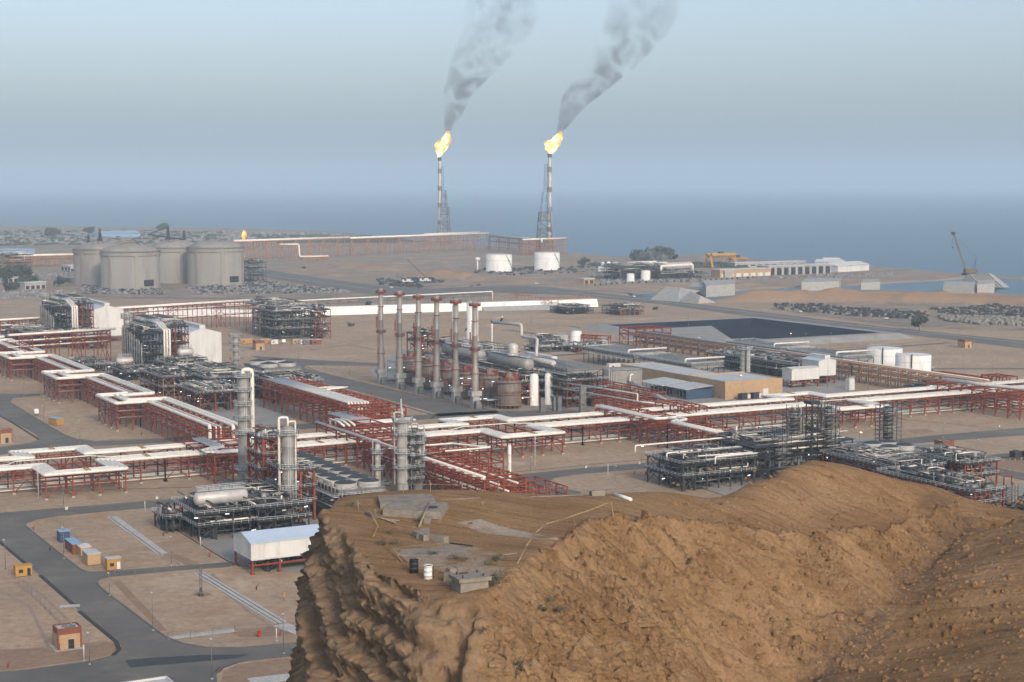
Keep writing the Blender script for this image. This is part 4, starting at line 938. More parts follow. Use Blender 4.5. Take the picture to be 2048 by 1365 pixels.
def stilt_shed(label,x0,x1,y0,y1,zc,ze,zr,m_='clad',roof='roof_blue',ridge='x',vent=True,legs=True,group=None,slope=True):
    root=thing('stilted_shed',label,'shed',(x0,y0,0),group)
    s=MB()
    if ridge=='x':
        ym=(y0+y1)/2
        s.quad((x0,y0,zc),(x1,y0,zc),(x1,y0,ze),(x0,y0,ze)); s.quad((x1,y1,zc),(x0,y1,zc),(x0,y1,ze),(x1,y1,ze))
        for x in (x0,x1): s.poly([(x,y0,zc),(x,y0,ze),(x,ym,zr),(x,y1,ze),(x,y1,zc)][::1 if x==x1 else -1])
        rf=MB(); e=.35
        for (a,b) in ((y0-e,ym),(y1+e,ym)):
            za=ze-.15; rf.quad((x0-e,a,za+.03),(x1+e,a,za+.03),(x1+e,b,zr+.03),(x0-e,b,zr+.03)); rf.quad((x0-e,a,za+.16),(x1+e,a,za+.16),(x1+e,b,zr+.16),(x0-e,b,zr+.16))
            rf.quad((x0-e,a,za+.03),(x1+e,a,za+.03),(x1+e,a,za+.16),(x0-e,a,za+.16)); rf.quad((x0-e,a,za+.03),(x0-e,a,za+.16),(x0-e,b,zr+.16),(x0-e,b,zr+.03))
        v=MB(); v.box(x0+(x1-x0)*.12,x1-(x1-x0)*.02,ym-1.6,ym+1.6,zr-.6,zr+1.4)
    else:
        xm=(x0+x1)/2
        s.quad((x0,y0,zc),(x0,y1,zc),(x0,y1,ze),(x0,y0,ze)); s.quad((x1,y1,zc),(x1,y0,zc),(x1,y0,ze),(x1,y1,ze))
        for y in (y0,y1): s.poly([(x0,y,zc),(x0,y,ze),(xm,y,zr),(x1,y,ze),(x1,y,zc)][::-1 if y==y1 else 1])
        rf=MB(); e=.35
        for (a,b) in ((x0-e,xm),(x1+e,xm)):
            za=ze-.15; rf.quad((a,y0-e,za+.03),(a,y1+e,za+.03),(b,y1+e,zr+.03),(b,y0-e,zr+.03)); rf.quad((a,y0-e,za+.16),(a,y1+e,za+.16),(b,y1+e,zr+.16),(b,y0-e,zr+.16))
            rf.quad((a,y0-e,za+.03),(a,y0-e,za+.16),(b,y0-e,zr+.16),(b,y0-e,zr+.03)); rf.quad((a,y0-e,za+.03),(a,y1+e,za+.03),(a,y1+e,za+.16),(a,y0-e,za+.16))
        v=MB(); v.box(xm-1.7,xm+1.7,y0-.1,y1-(y1-y0)*.05,zr-.8,zr+1.6)
    s.build('wall',m_,root); rf.build('roof',roof,root)
    if vent:
        o=v.build('ridge_vent',m_,root)
    fm=MB(); fm.box(x0+.3,x1-.3,y0+.3,y1-.3,zc+.05,zc+.3); fm.build('floor','dark_steel',root)
    tr=MB(); n=max(2,int((x1-x0)/8)); sm_=MB(); k_=int((x1-x0)/1.2)
    for i in range(1,k_): sm_.box(x0+(x1-x0)*i/k_-.03,x0+(x1-x0)*i/k_+.03,y0-.03,y0-.002,zc,ze-.25)
    k_=int((y1-y0)/1.2)
    for i in range(1,k_): sm_.box(x0-.03,x0-.002,y0+(y1-y0)*i/k_-.03,y0+(y1-y0)*i/k_+.03,zc,ze-.25)
    o_=sm_.build('cladding_rib','clad',root); o_['kind']='stuff'
    tr=MB()
    for i in range(n+1):
        x=x0+(x1-x0)*i/n; tr.box(x-.12,x+.12,y0-.09,y0-.003,zc,ze-.1)
    tr.box(x0-.1,x1+.1,y0-.12,y0-.095,zc-.1,zc+.2); tr.build('trim','rail_white',root)
    if legs:
        for i in range(n+1):
            for y in (y0+.4,y1-.4):
                x=x0+.4+(x1-x0-.8)*i/n; l=MB(); l.bar((x,y,.2),(x,y,zc+.05),.5); l.cbox(x,y,-.02,1.1,1.1,.4); l.build('leg','red_steel',root)
        b=MB(); b.bar((x0+.4,y0+.35,zc*.6),(x1-.4,y0+.35,zc*.6),.4); b.bar((x0+.35,y0+.4,zc*.55),(x0+.35,y1-.4,zc*.55),.35); b.build('tie_beam','red_steel',root)
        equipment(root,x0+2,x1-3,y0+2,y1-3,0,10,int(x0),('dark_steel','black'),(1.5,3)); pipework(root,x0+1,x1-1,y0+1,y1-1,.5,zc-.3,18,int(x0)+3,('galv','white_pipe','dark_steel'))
    return root
def tank(label,x,y,r,h,m_='tank_white',dome=.0,stairs=True,rail=True,group=None,name='storage_tank',seg=40,band=True,sa=5.2):
    root=thing(name,label,'tank',(x,y,0),group)
    s=MB(); s.lathe(x,y,[(r+.15,0),(r+.15,.3),(r,.31),(r,h),(r-.15,h+.05)],seg); s.build('shell',m_,root)
    s=MB(); pr=[(r-.16,h+.02)]+[(r*math.cos(t)*.995,h+.02+dome*math.sin(t)) for t in (.3,.7,1.1,1.4)]+[(.02,h+.02+dome)]
    s.lathe(x,y,pr if dome>0 else [(r-.16,h+.02),(r*.5,h+.25),(.02,h+.5)],seg); s.build('roof',m_,root)
    if band:
        s=MB(); s.lathe(x,y,[(r+.01,h*.66),(r+.06,h*.665),(r+.01,h*.67)],seg); s.build('weld_band','galv',root)
    if rail:
        s=MB(); s.rail([(x+(r-.2)*math.cos(t*.2618),y+(r-.2)*math.sin(t*.2618)) for t in range(24)],h+.1,1.1,3,.07,close=True); s.build('handrail','rail_white',root)
    if stairs:
        s=MB(); n=26
        for i in range(n):
            a=sa+.9*i/n; z=h*i/n; b=sa+.9*(i+1)/n
            A=(x+(r+.6)*math.cos(a),y+(r+.6)*math.sin(a)); B=(x+(r+.6)*math.cos(b),y+(r+.6)*math.sin(b))
            s.bar((A[0],A[1],h-z),(B[0],B[1],h-z-h/n),.35); s.bar((A[0],A[1],h-z+1),(B[0],B[1],h-z-h/n+1),.1)
        s.build('spiral_stair','galv',root)
    return root
# ---------------------------------------------------------------- near unit (left of the cliff)
hvessel('pale horizontal drum on the dark platform left of the two tall columns',(153,478,11.2),(168,478,11.2),2.1,'alu',zleg=8)
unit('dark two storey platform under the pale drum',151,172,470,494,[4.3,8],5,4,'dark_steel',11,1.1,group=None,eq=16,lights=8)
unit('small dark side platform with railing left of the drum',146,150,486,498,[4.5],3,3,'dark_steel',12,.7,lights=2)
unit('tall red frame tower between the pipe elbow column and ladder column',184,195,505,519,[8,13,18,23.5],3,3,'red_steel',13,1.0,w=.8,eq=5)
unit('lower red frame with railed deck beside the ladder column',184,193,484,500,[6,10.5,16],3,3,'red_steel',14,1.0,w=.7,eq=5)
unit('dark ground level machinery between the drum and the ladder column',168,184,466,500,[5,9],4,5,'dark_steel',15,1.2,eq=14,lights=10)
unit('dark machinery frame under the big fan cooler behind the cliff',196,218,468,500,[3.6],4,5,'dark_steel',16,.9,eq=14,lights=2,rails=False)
cx,cy_=P(489,985); hC=ztop(cx,cy_,748)
column('tall grey column with rounded top and big white pipe beside it',cx,cy_,1.9,hC,(hC*.2,hC*.5,hC*.62,hC*.74,hC*.86,hC-1),'galv',True,overhead=((-.5,.75,'white_pipe',1.4),(.6,.4,'white_pipe',.8)))
s=MB()
pipe_run('pair of big bent pipes hugging the grey column above the red tower, outer',[(193,512,24.5),(185.2,512,24.5),(185.2,512,8),(190,512,8)],.75,'white_pipe',None,10)
pipe_run('pair of big bent pipes hugging the grey column above the red tower, inner',[(193,514,23.2),(187.4,514,23.2),(187.4,514,9.5)],.6,'white_pipe',None,10)
cx,cy_=P(578,1058); hC=ztop(cx,cy_,852)
column('tall grey column with long ladder just left of the cliff',cx,cy_,1.85,hC,(4,8,12.5,19,hC-2.5),'galv',True,overhead=((.2,.32,'white_pipe',1.2),(3.0,.4,'white_pipe',2.6)),ang=4.0)
unit('railed machinery cage on top of the ladder column',cx-1.6,cx+1.6,cy_-1.6,cy_+1.6,[hC+.2,hC+3],2,2,'rail_white',18,1.0,w=.15,eq=2,low=False,lights=0) if False else None
cx,cy_=P(806,988); hC=ztop(cx,cy_,838)
column('left column of the twin pair above the cliff top',cx,cy_,2.0,hC,(hC*.35,hC*.55,hC*.8,hC-.8),'concrete',True,overhead=((2.6,.35,'alu',2.2),(1.2,.25,'alu',3.5)))
s=MB(); s.tube((cx-.5,cy_,hC),(cx-.5,cy_,ztop(cx,cy_,798)),.22,8)
tag(s.build('vent_pipe','alu'),'thin vent pipe rising from the left twin column','pipe')
cx,cy_=P(836,984); hC=ztop(cx,cy_,862)
column('right column of the twin pair above the cliff top, slightly shorter',cx,cy_,1.65,hC,(hC*.35,hC*.62,hC*.85),'grey_pipe',True,overhead=((0,.3,'alu',1.5),(3.3,.25,'alu',2.6)),ang=5.4)
unit('grey pipe cage squeezed between the twin columns',237.5,241.5,507,512,[5,9,13,17,20],2,2,'galv',19,3,w=.2,eq=2,low=False,lights=0)
cx,cy_=P(756,978); hC=ztop(cx,cy_,888)
column('short slim column with railed top standing left of the twin pair',cx,cy_,1.0,hC,(hC*.45,hC*.8),'alu',True,overhead=((2.8,.22,'alu',1.5),))
cx,cy_=P(1019,990); hC=ztop(cx,cy_,890)
column('bare slender pale post column at the right end of the cliff rack',cx,cy_,.62,hC,(),'white_pipe',False)
fan_cooler('big grey fan cooler bank with two rows of round fans behind the cliff',200.5,216.5,482,552,8.6,2,9,m_='concrete')
stilt_shed('white gabled shed on red legs at the foot of the cliff',150,182,422,436.5,4.0,8.7,10.4,'clad','roof_blue','x',vent=False)
# ---------------------------------------------------------------- train units on the left
def train(dy,w):
    column('dark grey column with railed head in the %s process train'%w,261,938+dy,1.9,33,(29,30.5),'galv',True)
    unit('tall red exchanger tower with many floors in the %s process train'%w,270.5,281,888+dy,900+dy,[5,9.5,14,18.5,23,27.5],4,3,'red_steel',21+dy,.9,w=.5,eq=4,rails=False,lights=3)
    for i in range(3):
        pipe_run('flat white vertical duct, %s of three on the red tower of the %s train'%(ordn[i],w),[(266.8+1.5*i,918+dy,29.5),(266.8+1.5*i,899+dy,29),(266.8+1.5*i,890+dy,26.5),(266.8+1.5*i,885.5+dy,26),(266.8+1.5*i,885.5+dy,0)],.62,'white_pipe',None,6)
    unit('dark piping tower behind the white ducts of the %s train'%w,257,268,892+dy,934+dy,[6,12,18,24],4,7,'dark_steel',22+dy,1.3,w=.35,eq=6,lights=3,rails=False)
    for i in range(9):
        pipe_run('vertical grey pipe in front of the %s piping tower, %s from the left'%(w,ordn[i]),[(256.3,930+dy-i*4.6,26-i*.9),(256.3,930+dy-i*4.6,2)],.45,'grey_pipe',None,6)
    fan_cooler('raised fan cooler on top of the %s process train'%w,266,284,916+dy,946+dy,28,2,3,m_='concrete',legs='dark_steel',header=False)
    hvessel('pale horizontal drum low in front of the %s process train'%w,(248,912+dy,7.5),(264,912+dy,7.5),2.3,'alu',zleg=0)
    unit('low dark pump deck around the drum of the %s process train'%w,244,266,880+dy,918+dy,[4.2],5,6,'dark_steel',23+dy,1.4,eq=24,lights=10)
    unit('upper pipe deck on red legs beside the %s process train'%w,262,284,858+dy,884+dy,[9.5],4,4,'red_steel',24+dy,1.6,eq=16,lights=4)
    stilt_shed('tall white shed with ridge vent behind the %s process train'%w,284,306,906+dy,985+dy,4,21.5,24.6,'clad','roof_blue','y')
train(0,'nearer left'); train(202,'farther left')
hvessel('round ended pale vessel in front of the nearer tall white shed',(272,876,14.5),(279,876,14.5),2.2,'alu',zleg=9.6)
x,y=P(473,782); h=ztop(x,y,668)
column('scaffold wrapped grey column behind the central red frames',x,y,1.6,h,(h*.35,h*.55,h*.7,h*.82,h*.95),'galv')
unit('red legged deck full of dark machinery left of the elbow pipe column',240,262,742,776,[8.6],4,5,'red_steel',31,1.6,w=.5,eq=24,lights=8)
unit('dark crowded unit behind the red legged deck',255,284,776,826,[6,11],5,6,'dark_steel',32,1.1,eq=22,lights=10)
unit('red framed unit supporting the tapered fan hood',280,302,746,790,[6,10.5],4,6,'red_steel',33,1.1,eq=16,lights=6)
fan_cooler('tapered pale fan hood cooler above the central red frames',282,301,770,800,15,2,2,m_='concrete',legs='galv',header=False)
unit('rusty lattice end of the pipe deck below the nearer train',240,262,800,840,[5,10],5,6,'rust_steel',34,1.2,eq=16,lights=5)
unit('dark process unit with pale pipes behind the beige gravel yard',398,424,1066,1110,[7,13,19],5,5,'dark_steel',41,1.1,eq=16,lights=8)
unit('red end frame of the dark unit behind the gravel yard',425,436,1060,1080,[5,10,15,20],3,3,'red_steel',42,.9,rails=False,lights=3)
unit('upper pipe loops above the dark unit behind the gravel yard',402,430,1085,1135,[21],3,4,'red_steel',43,1.3,low=False,eq=10,lights=3)
fr,L=span((508,650),(575,672)); rack('red rack joining the rust trestle to the dark yard unit',fr,0,L,(0,6),(11,17,20),8,group=None,brace_every=3)
T=mkT(fr); pipe_run('flat pale duct sloping over the red joining rack',[T(0,3,21),T(L,3,21)],1.3,'galv')
for i,(px,py,w_,wh) in enumerate(((62,700,14,'far left edge under the farther train'),(20,690,20,'far left corner of the picture'),(150,770,12,'behind the tall zigzag rack'))):
    x,y=P(px,py); unit('dark low piping cluster, '+wh,x,x+w_*1.6,y,y+w_*2.2,[5,9.5],4,5,('dark_steel','red_steel','dark_steel')[i],50+i,1.2,eq=18,lights=8)
# ---------------------------------------------------------------- furnace block
SY=[803,779.5,757,736,715,695]
wst=['farthest left','second from the left','third from the left','fourth from the left','second from the right','nearest right']
for i,Y in enumerate(SY):
    X=359; root=thing('chimney_stack','tall metal furnace stack with red platforms, %s of the six'%wst[i],'chimney',(X,Y,0),'row of six furnace stacks')
    s=MB(); s.lathe(X,Y,[(1.75,8.0),(1.75,17.5),(1.3,20.5),(1.3,34),(1.36,34.1),(1.3,34.2),(1.25,50.6),(1.1,50.6),(1.1,49)],20); s.build('shaft','stack',root)
    s=MB(); s.box(X-2.7,X+2.7,Y-1.9,Y+1.9,5.6,8.0); s.box(X-1.8,X+1.8,Y-1.4,Y+1.4,0,5.597); s.build('plinth','concrete',root)
    s=MB(); s.lathe(X-.2,Y-3.2,[(.1,2.1),(1.5,2.12),(1.5,3.6),(.1,3.62)],14); s.tube((X-.2,Y-4.8,1.6),(X-.2,Y-2,1.6),1.5,14); s.cbox(X-.2,Y-3.4,0,3,2.6,.8); s.build('blower','galv',root)
    for z,R_,nm in ((48.2,2.7,'top_platform'),(41,1.9,'ring'),(27.2,2.5,'middle_platform'),(16.2,2.2,'ring')):
        s=MB(); s.lathe(X,Y,[(1.3,z),(R_,z),(R_,z+.25),(1.3,z+.25)],16,True)
        if 'platform' in nm: s.rail([(X+R_*math.cos(t*.4488),Y+R_*math.sin(t*.4488)) for t in range(14)],z+.2,1.2,2,.12,close=True)
        if nm=='top_platform': s.lathe(X,Y,[(R_,z+.2),(R_,z+.9),(R_-.06,z+.9)],16,True)
        s.build(nm,'red_steel',root)
    s=MB()
    for e in (-.3,.3): s.bar((X-2.0,Y+e,9),(X-1.7,Y+e,40),.1)
    for k in range(20): s.bar((X-2.35,Y-.6,10+k*1.5),(X-2.35,Y+.6,10+k*1.5),.1)
    s.bar((X-2.5,Y,30),(X-2.5,Y,36),.5); s.build('ladder','red_steel',root)
    # furnace beside it
    fx,fy=372.5,Y-9; root=thing('furnace','round rust stained furnace drum under red walkways, beside the %s stack'%wst[i],'furnace',(fx,fy,0),'six furnace drums beside the stacks')
    s=MB(); s.lathe(fx,fy,[(5.4,1.8),(5.5,2),(5.5,12.5),(4.2,14),(2.2,14.8),(1.6,15.5),(1.6,17),(.02,17)],26); s.build('shell','furnace',root)
    s=MB()
    for k in range(16):
        a=k*math.pi/8; s.bar((fx+5.65*math.cos(a),fy+5.65*math.sin(a),0),(fx+5.65*math.cos(a),fy+5.65*math.sin(a),12.6),.16)
    for z in (1.8,7,12.6):
        s.lathe(fx,fy,[(5.55,z),(6.5,z),(6.5,z+.15)],20,True)
    s.build('buckstay','rust_steel',root)
    s=MB()
    for z,R_ in ((13.2,4.8),(7.15,6.4)): s.rail([(fx+R_*math.cos(t*.4488),fy+R_*math.sin(t*.4488)) for t in range(14)],z,1.3,2,.13,close=True)
    rd=random.Random(i); 
    for k in range(10): a=rd.uniform(0,6.28); q=rd.uniform(1,4.4); s.cbox(fx+q*math.cos(a),fy+q*math.sin(a),14.2,rd.uniform(.4,1.4),rd.uniform(.4,1.4),rd.uniform(.8,2.6),rd.uniform(0,1.5))
    s.build('burner_walkway','red_steel',root)
    s=MB(); s.pipe([(fx,fy,16.8),(fx,fy,19),(X+3,Y-3,19-5),(X+1.4,Y,12)],1.2,10) if False else s.hvessel((fx-4,fy+7,10.5),(fx+3,fy+7,10.5),1.5,12); s.build('duct','furnace',root)
    pipework(root,X+2.5,fx+6,Y-14,Y+4,1,13,16,100+i,('dark_steel','galv','red_steel','rust_steel','dark_steel')); fluo(root,X+1,fx+8,Y-12,Y+6,2,13,6,i)
for i,(x,y,z) in enumerate(((381,678,4.5),(377,681,5),(384,684,5))):
    s=MB(); s.lathe(x,y,[(.02,z-.25),(.3,z),(.02,z+.25)],8); tag(s.build('lit_lamp','lamp_lit'),'glowing warm lamp low in the furnace block, %s of three'%ordn[i],'lamp','warm lamps in the furnace block')
unit('dark and red pipe block behind the furnace drums',380,396,690,812,[6,11],4,16,'red_steel',61,.9,eq=60,lights=24)
unit('upper deck carrying the long grey vessels',384,398,694,800,[13.4],3,12,'red_steel',62,.9,low=False,eq=14,lights=8)
hvessel('long dark grey vessel nearest the white stair tower, raised on red frames',(391,700,18.2),(391,738,18.2),3.1,'grey_pipe',zleg=13.5)
hvessel('second long grey vessel farther back on the red frames',(391,750,18.2),(391,790,18.2),3.0,'grey_pipe',zleg=13.5)
unit('tall red open frame at the back of the furnace block',384,392,806,824,[7,14,21,25],2,3,'red_steel',63,.8,w=.5,rails=False,eq=3)
unit('red and dark frame around the foot of the white column',404,424,770,840,[9,17],4,8,'red_steel',64,.7,eq=20,lights=8)
x,y=P(945,722); h=ztop(x,y,607)
tank('tall thick white column behind the fifth stack',x,y,3.5,h,'tank_white',1.2,False,True,name='white_column',band=False)
x,y=P(911,716); h=ztop(x,y,612)
tank('slimmer white column to the left of the thick white one',x,y,2.0,h,'tank_white',1.0,False,False,name='white_column',band=False)
column('small grey vertical vessel above the vessel deck near the silver duct',391,716,2.6,6,(),'alu',False,z0=21.5)
pipe_run('silver duct bending down beside the small grey vertical vessel',[(395,700,22),(399,706,30),(399,722,30),(399,722,36),(392,740,36)],.8,'alu',None,10)
x,y=P(984,708); pipe_run('thin steam vent pipe behind the nearest stack',[(x,y,0),(x,y,ztop(x,y,640))],.45,'white_pipe')
stilt_shed('white gabled shed with ridge vent behind the furnace block',421,438,742,772,.3,13,15,'clad','roof_blue','y',legs=False)
# raised cooler, right of the furnace block
unit('red frame block carrying the raised cooler',396,418,672,716,[4,8.5,12.6],4,6,'red_steel',65,1.0,eq=22,lights=14,w=.45)
fan_cooler('large raised air cooler on the red frame block',397,417,674,730,17.5,2,6,ring=False,legs='dark_steel',header=False,vee=True)
pipe_run('fat pale pipe lying along the raised cooler roof',[(399,736,19.6),(399,690,19.6)],1.3,'alu',None,10)
for i,(px,py,pt) in enumerate(((1068,811,748),(1098,809,746))):
    x,y=P(px,py); h=ztop(x,y,pt); tank('white bullet shaped vertical vessel, %s of the pair beside the furnaces'%('left','right')[i],x,y,2.1,h-1.2,'tank_white',1.4,False,False,'pair of white bullet vessels','vertical_vessel',band=False)
x,y=P(1022,803); h=ztop(x,y,750); unitr=thing('stair_tower','narrow white stair tower between the furnaces and the bullet vessels','tower',(x,y,0))
s=MB(); s.box(x-1.4,x+1.4,y-1.2,y+1.2,0,h-4); s.box(x-1,x+1.6,y-1,y+1.2,h-3.997,h); s.build('casing','tank_white',unitr)
s=MB(); s.rail([(x-2.6,y-1.2),(x-2.6,y+1.2)],h*.5,1.2); 
for k in range(int(h/1.1)): s.bar((x-2.5,y-1,k*1.1),(x-1.5,y-1,k*1.1),.08)
s.bar((x-2.5,y-1,0),(x-2.5,y-1,h-1),.15); s.build('ladder','galv',unitr)
for i,(px,py,w_) in enumerate(((1010,812,20),(1050,812,14),(985,817,12))):
    x,y=P(px,py); root=thing('open_shelter','low grey lean-to roof on thin posts by the furnaces, %s from the left'%('middle','right','left')[i],'shelter',(x,y,0),'grey lean-to roofs by the furnaces')
    s=MB(); s.box(x-w_*.3,x+w_*.4,y-2,y+2.5,4,4.2); s.build('roof','roof_grey',root)
    s=MB()
    for a in (-.28,.05,.38):
        for b in (-1.8,2.2): s.bar((x+w_*a,y+b,0),(x+w_*a,y+b,4),.2)
    s.build('post','galv',root)
for i,(px,py,pt,w_) in enumerate(((1165,829,772,3.0),(1118,822,796,2.2),(1084,824,797,2.0),(1108,822,795,1.2))):
    x,y=P(px,py); h=ztop(x,y,pt); s=MB(); s.cbox(x,y,0,w_,1.6,h); s.cbox(x,y,h+.003,w_*.7,1.0,.4); s.rail([(x-w_/2,y-.9),(x+w_/2,y-.9)],h*.3,1.1)
    tag(s.build('duct_casing','galv',loc=(x,y,0)),('tall plain grey duct casing at the right of the bullet vessels','short grey casing below the right bullet vessel','short grey casing left of the bullet vessel feet','thin white framed casing beside the right bullet vessel')[i],'duct')
x,y=P(1250,795); x+=4; y+=9; h=ztop(x,y-9,742)
tank('broad round weathered grey tank beside the long low building',x,y,10,h,'tank_concrete',0,False,True)
pipe_run('white pipe with goose neck in front of the broad grey tank',[(x-3,y-12,0),(x-3,y-12,11),(x-2,y-12,11.8),(x-1.2,y-12,11.3)],.4,'white_pipe')
for i in range(4): pipe_run('upright grey pipe left of the broad grey tank, %s from the left'%ordn[i],[(x-14+i*1.3,y-10,0),(x-14+i*1.3,y-10,15-i)],.4,'grey_pipe','upright pipes left of the grey tank')
# flame and smoke materials
m=bpy.data.materials.new('flame'); m.use_nodes=True; t=m.node_tree; t.nodes.clear(); e=t.nodes.new('ShaderNodeEmission'); o=t.nodes.new('ShaderNodeOutputMaterial')
g=t.nodes.new('ShaderNodeNewGeometry'); n=t.nodes.new('ShaderNodeTexNoise'); n.inputs['Scale'].default_value=.09; n.inputs['Detail'].default_value=4; t.links.new(g.outputs['Position'],n.inputs['Vector'])
r=t.nodes.new('ShaderNodeValToRGB'); r.color_ramp.elements[0].position=.36; r.color_ramp.elements[0].color=(1,.22,.02,1); r.color_ramp.elements[1].position=.58; r.color_ramp.elements[1].color=(1,.86,.42,1); k=r.color_ramp.elements.new(.47); k.color=(1,.48,.08,1)
t.links.new(n.outputs[0],r.inputs[0]); t.links.new(r.outputs[0],e.inputs[0]); e.inputs[1].default_value=1.7; t.links.new(e.outputs[0],o.inputs[0]); M['flame']=m
def volmat(key,col,dens,sc,lo,hi,zfade=None,an=0,boost=None):
    m=bpy.data.materials.new(key); m.use_nodes=True; t=m.node_tree; t.nodes.clear(); v=t.nodes.new('ShaderNodeVolumePrincipled'); o=t.nodes.new('ShaderNodeOutputMaterial'); t.links.new(v.outputs[0],o.inputs['Volume'])
    v.inputs['Color'].default_value=(*col,1); v.inputs['Anisotropy'].default_value=an
    g=t.nodes.new('ShaderNodeNewGeometry'); n=t.nodes.new('ShaderNodeTexNoise'); n.inputs['Scale'].default_value=sc; n.inputs['Detail'].default_value=4; n.inputs['Roughness'].default_value=.6; n.inputs['Distortion'].default_value=.6 if boost else 0; t.links.new(g.outputs['Position'],n.inputs['Vector'])
    mr=t.nodes.new('ShaderNodeMapRange'); mr.inputs['From Min'].default_value=lo; mr.inputs['From Max'].default_value=hi; mr.inputs['To Min'].default_value=0; mr.inputs['To Max'].default_value=dens; t.links.new(n.outputs[0],mr.inputs[0]); out=mr.outputs[0]
    if zfade:
        sx=t.nodes.new('ShaderNodeSeparateXYZ'); t.links.new(g.outputs['Position'],sx.inputs[0]); m2=t.nodes.new('ShaderNodeMapRange'); m2.inputs['From Min'].default_value=zfade[0]; m2.inputs['From Max'].default_value=zfade[1]; m2.inputs['To Min'].default_value=1; m2.inputs['To Max'].default_value=zfade[2]; t.links.new(sx.outputs[2],m2.inputs[0])
        mm=t.nodes.new('ShaderNodeMath'); mm.operation='MULTIPLY'; t.links.new(out,mm.inputs[0]); t.links.new(m2.outputs[0],mm.inputs[1]); out=mm.outputs[0]
    if boost:
        m3=t.nodes.new('ShaderNodeMapRange'); m3.inputs['From Min'].default_value=boost[0]; m3.inputs['From Max'].default_value=boost[1]; m3.inputs['To Min'].default_value=boost[2]; m3.inputs['To Max'].default_value=0; t.links.new(sx.outputs[2],m3.inputs[0]); m4=t.nodes.new('ShaderNodeMath'); m4.operation='ADD'; t.links.new(out,m4.inputs[0]); t.links.new(m3.outputs[0],m4.inputs[1]); out=m4.outputs[0]
    t.links.new(out,v.inputs['Density']); M[key]=m
volmat('smoke',(.17,.16,.16),.075,.030,.47,.68,(200,350,.11),boost=(196,232,.028))
volmat('steam',(.99,.99,.99),.030,.05,.40,.62)
volmat('steam_small',(.99,.99,.99),.10,.22,.40,.62)
# ---------------------------------------------------------------- buildings
def block(label,x0,x1,y0,y1,h,m_='brick_tan',roof='roof_grey',par=.5,cat='building',group=None,name='building',doors=(),wins=(),trim=None,band=None):
    """flat roofed building; doors/wins = (face 'f'|'l', offset, width, z0, z1)"""
    root=thing(name,label,cat,(x0,y0,0),group)
    s=MB(); s.box(x0,x1,y0,y1,-.05,h); s.build('wall',m_,root)
    s=MB(); t=.25
    s.box(x0-.05,x1+.05,y0-.05,y0+t,h,h+par); s.box(x0-.05,x1+.05,y1-t,y1+.05,h,h+par); s.box(x0-.05,x0+t,y0+t,y1-t,h,h+par-.003); s.box(x1-t,x1+.05,y0+t,y1-t,h,h+par-.003)
    s.build('parapet',trim or m_,root)
    s=MB(); s.quad((x0+t,y0+t,h+.06),(x1-t,y0+t,h+.06),(x1-t,y1-t,h+.06),(x0+t,y1-t,h+.06)); s.build('roof',roof,root)
    if band: s=MB(); z=h*band; s.box(x0-.03,x1+.03,y0-.03,y1+.03,z,h-.003); s.build('band',trim or 'brick_red',root)
    for nm,lst,mm in (('door',doors,'clad'),('window',wins,'dark_opening')):
        for d in lst:
            f,o,w,z0,z1=d[:5]; mm_=d[5] if len(d)>5 else mm; s=MB(); fr=MB()
            if f=='f': s.box(x0+o,x0+o+w,y0-.06,y0+.1,z0,z1); fr.box(x0+o-.12,x0+o+w+.12,y0-.1,y0+.08,z1+.003,z1+.18)
            else: s.box(x0-.06,x0+.1,y0+o,y0+o+w,z0,z1); fr.box(x0-.1,x0+.08,y0+o-.12,y0+o+w+.12,z1+.003,z1+.18)
            q=s.build(nm,mm_,root); fr2=fr
            fr2.v=[(a,b,c) for a,b,c in fr2.v]; k=fr2.build('frame','concrete',q,loc=None)
            for v in k.data.vertices: v.co=v.co-root.location
    return root
def hut(label,cpx,w,d,h,group='yellow brick substation huts',door=(.55,1.3)):
    x,y=P(*cpx)
    root=block(label,x,x+w,y,y+d,h,'brick_tan','roof_grey',.35,'hut',group,'brick_hut',doors=(('f',w*door[0]-.6,door[1],0.05,2.3,'dark_opening'),),trim='brick_red',band=.76)
    s=MB(); 
    for a,b in ((x-.04,y-.04),(x+w-.36,y-.04),(x-.04,y+d-.36)): s.box(a,a+.4,b,b+.4,0,h*.758)
    s.build('corner_pillar','brick_red',root)
    s=MB(); s.box(x-.8,x+w+.6,y-.9,y+d+.6,-.02,.14); s.build('plinth','concrete',root)
    s=MB(); s.cbox(x+w*.4,y+d*.5,h+.07,1.2,.7,.5); s.cbox(x+w*.7,y+d*.65,h+.07,.5,.5,.7); s.tube((x+w*.4,y+d*.3,h+.3),(x+w*.8,y+d*.3,h+.3),.15,6); s.cbox(x+w*.6,y+d*.45,h+.2,w*.5,d*.1,.2); s.build('roof_vent','galv',root)
    return root
hut('yellow brick hut with red band and dark doorway at the lower left',(116,1302),5.4,4.6,4.6)
hut('yellow brick hut behind the right decks, seen over their railings',(1886,917),5.6,5,6.2,door=(.3,.9))
hut('small yellow brick hut by the bend of the road at upper right',(1929,697),6.5,6,5.2)
hut('yellow brick hut with blue door beside the gravel yard containers',(511,701),6.5,5,5.6)
hut('yellow brick hut cut off by the left edge of the picture',(0,888),5,4.5,5.4)
bb=block('large flat roofed beige building with white door and two outdoor chillers',480,515,662,694,8.4,'brick_tan','roof_grey',.6,doors=(('f',23,3.2,.1,4.2),('l',12,1.5,.1,2.4,'galv')),wins=(('l',4,1.2,1,1.6),('l',25,1.2,2,3)))
block('long low beige building with pale roof running behind the large one',484,506,695,764,7.6,'brick_tan','roof_grey',.4,wins=(('l',20,1.5,2,3.4),('l',50,1.5,2,3.4)))
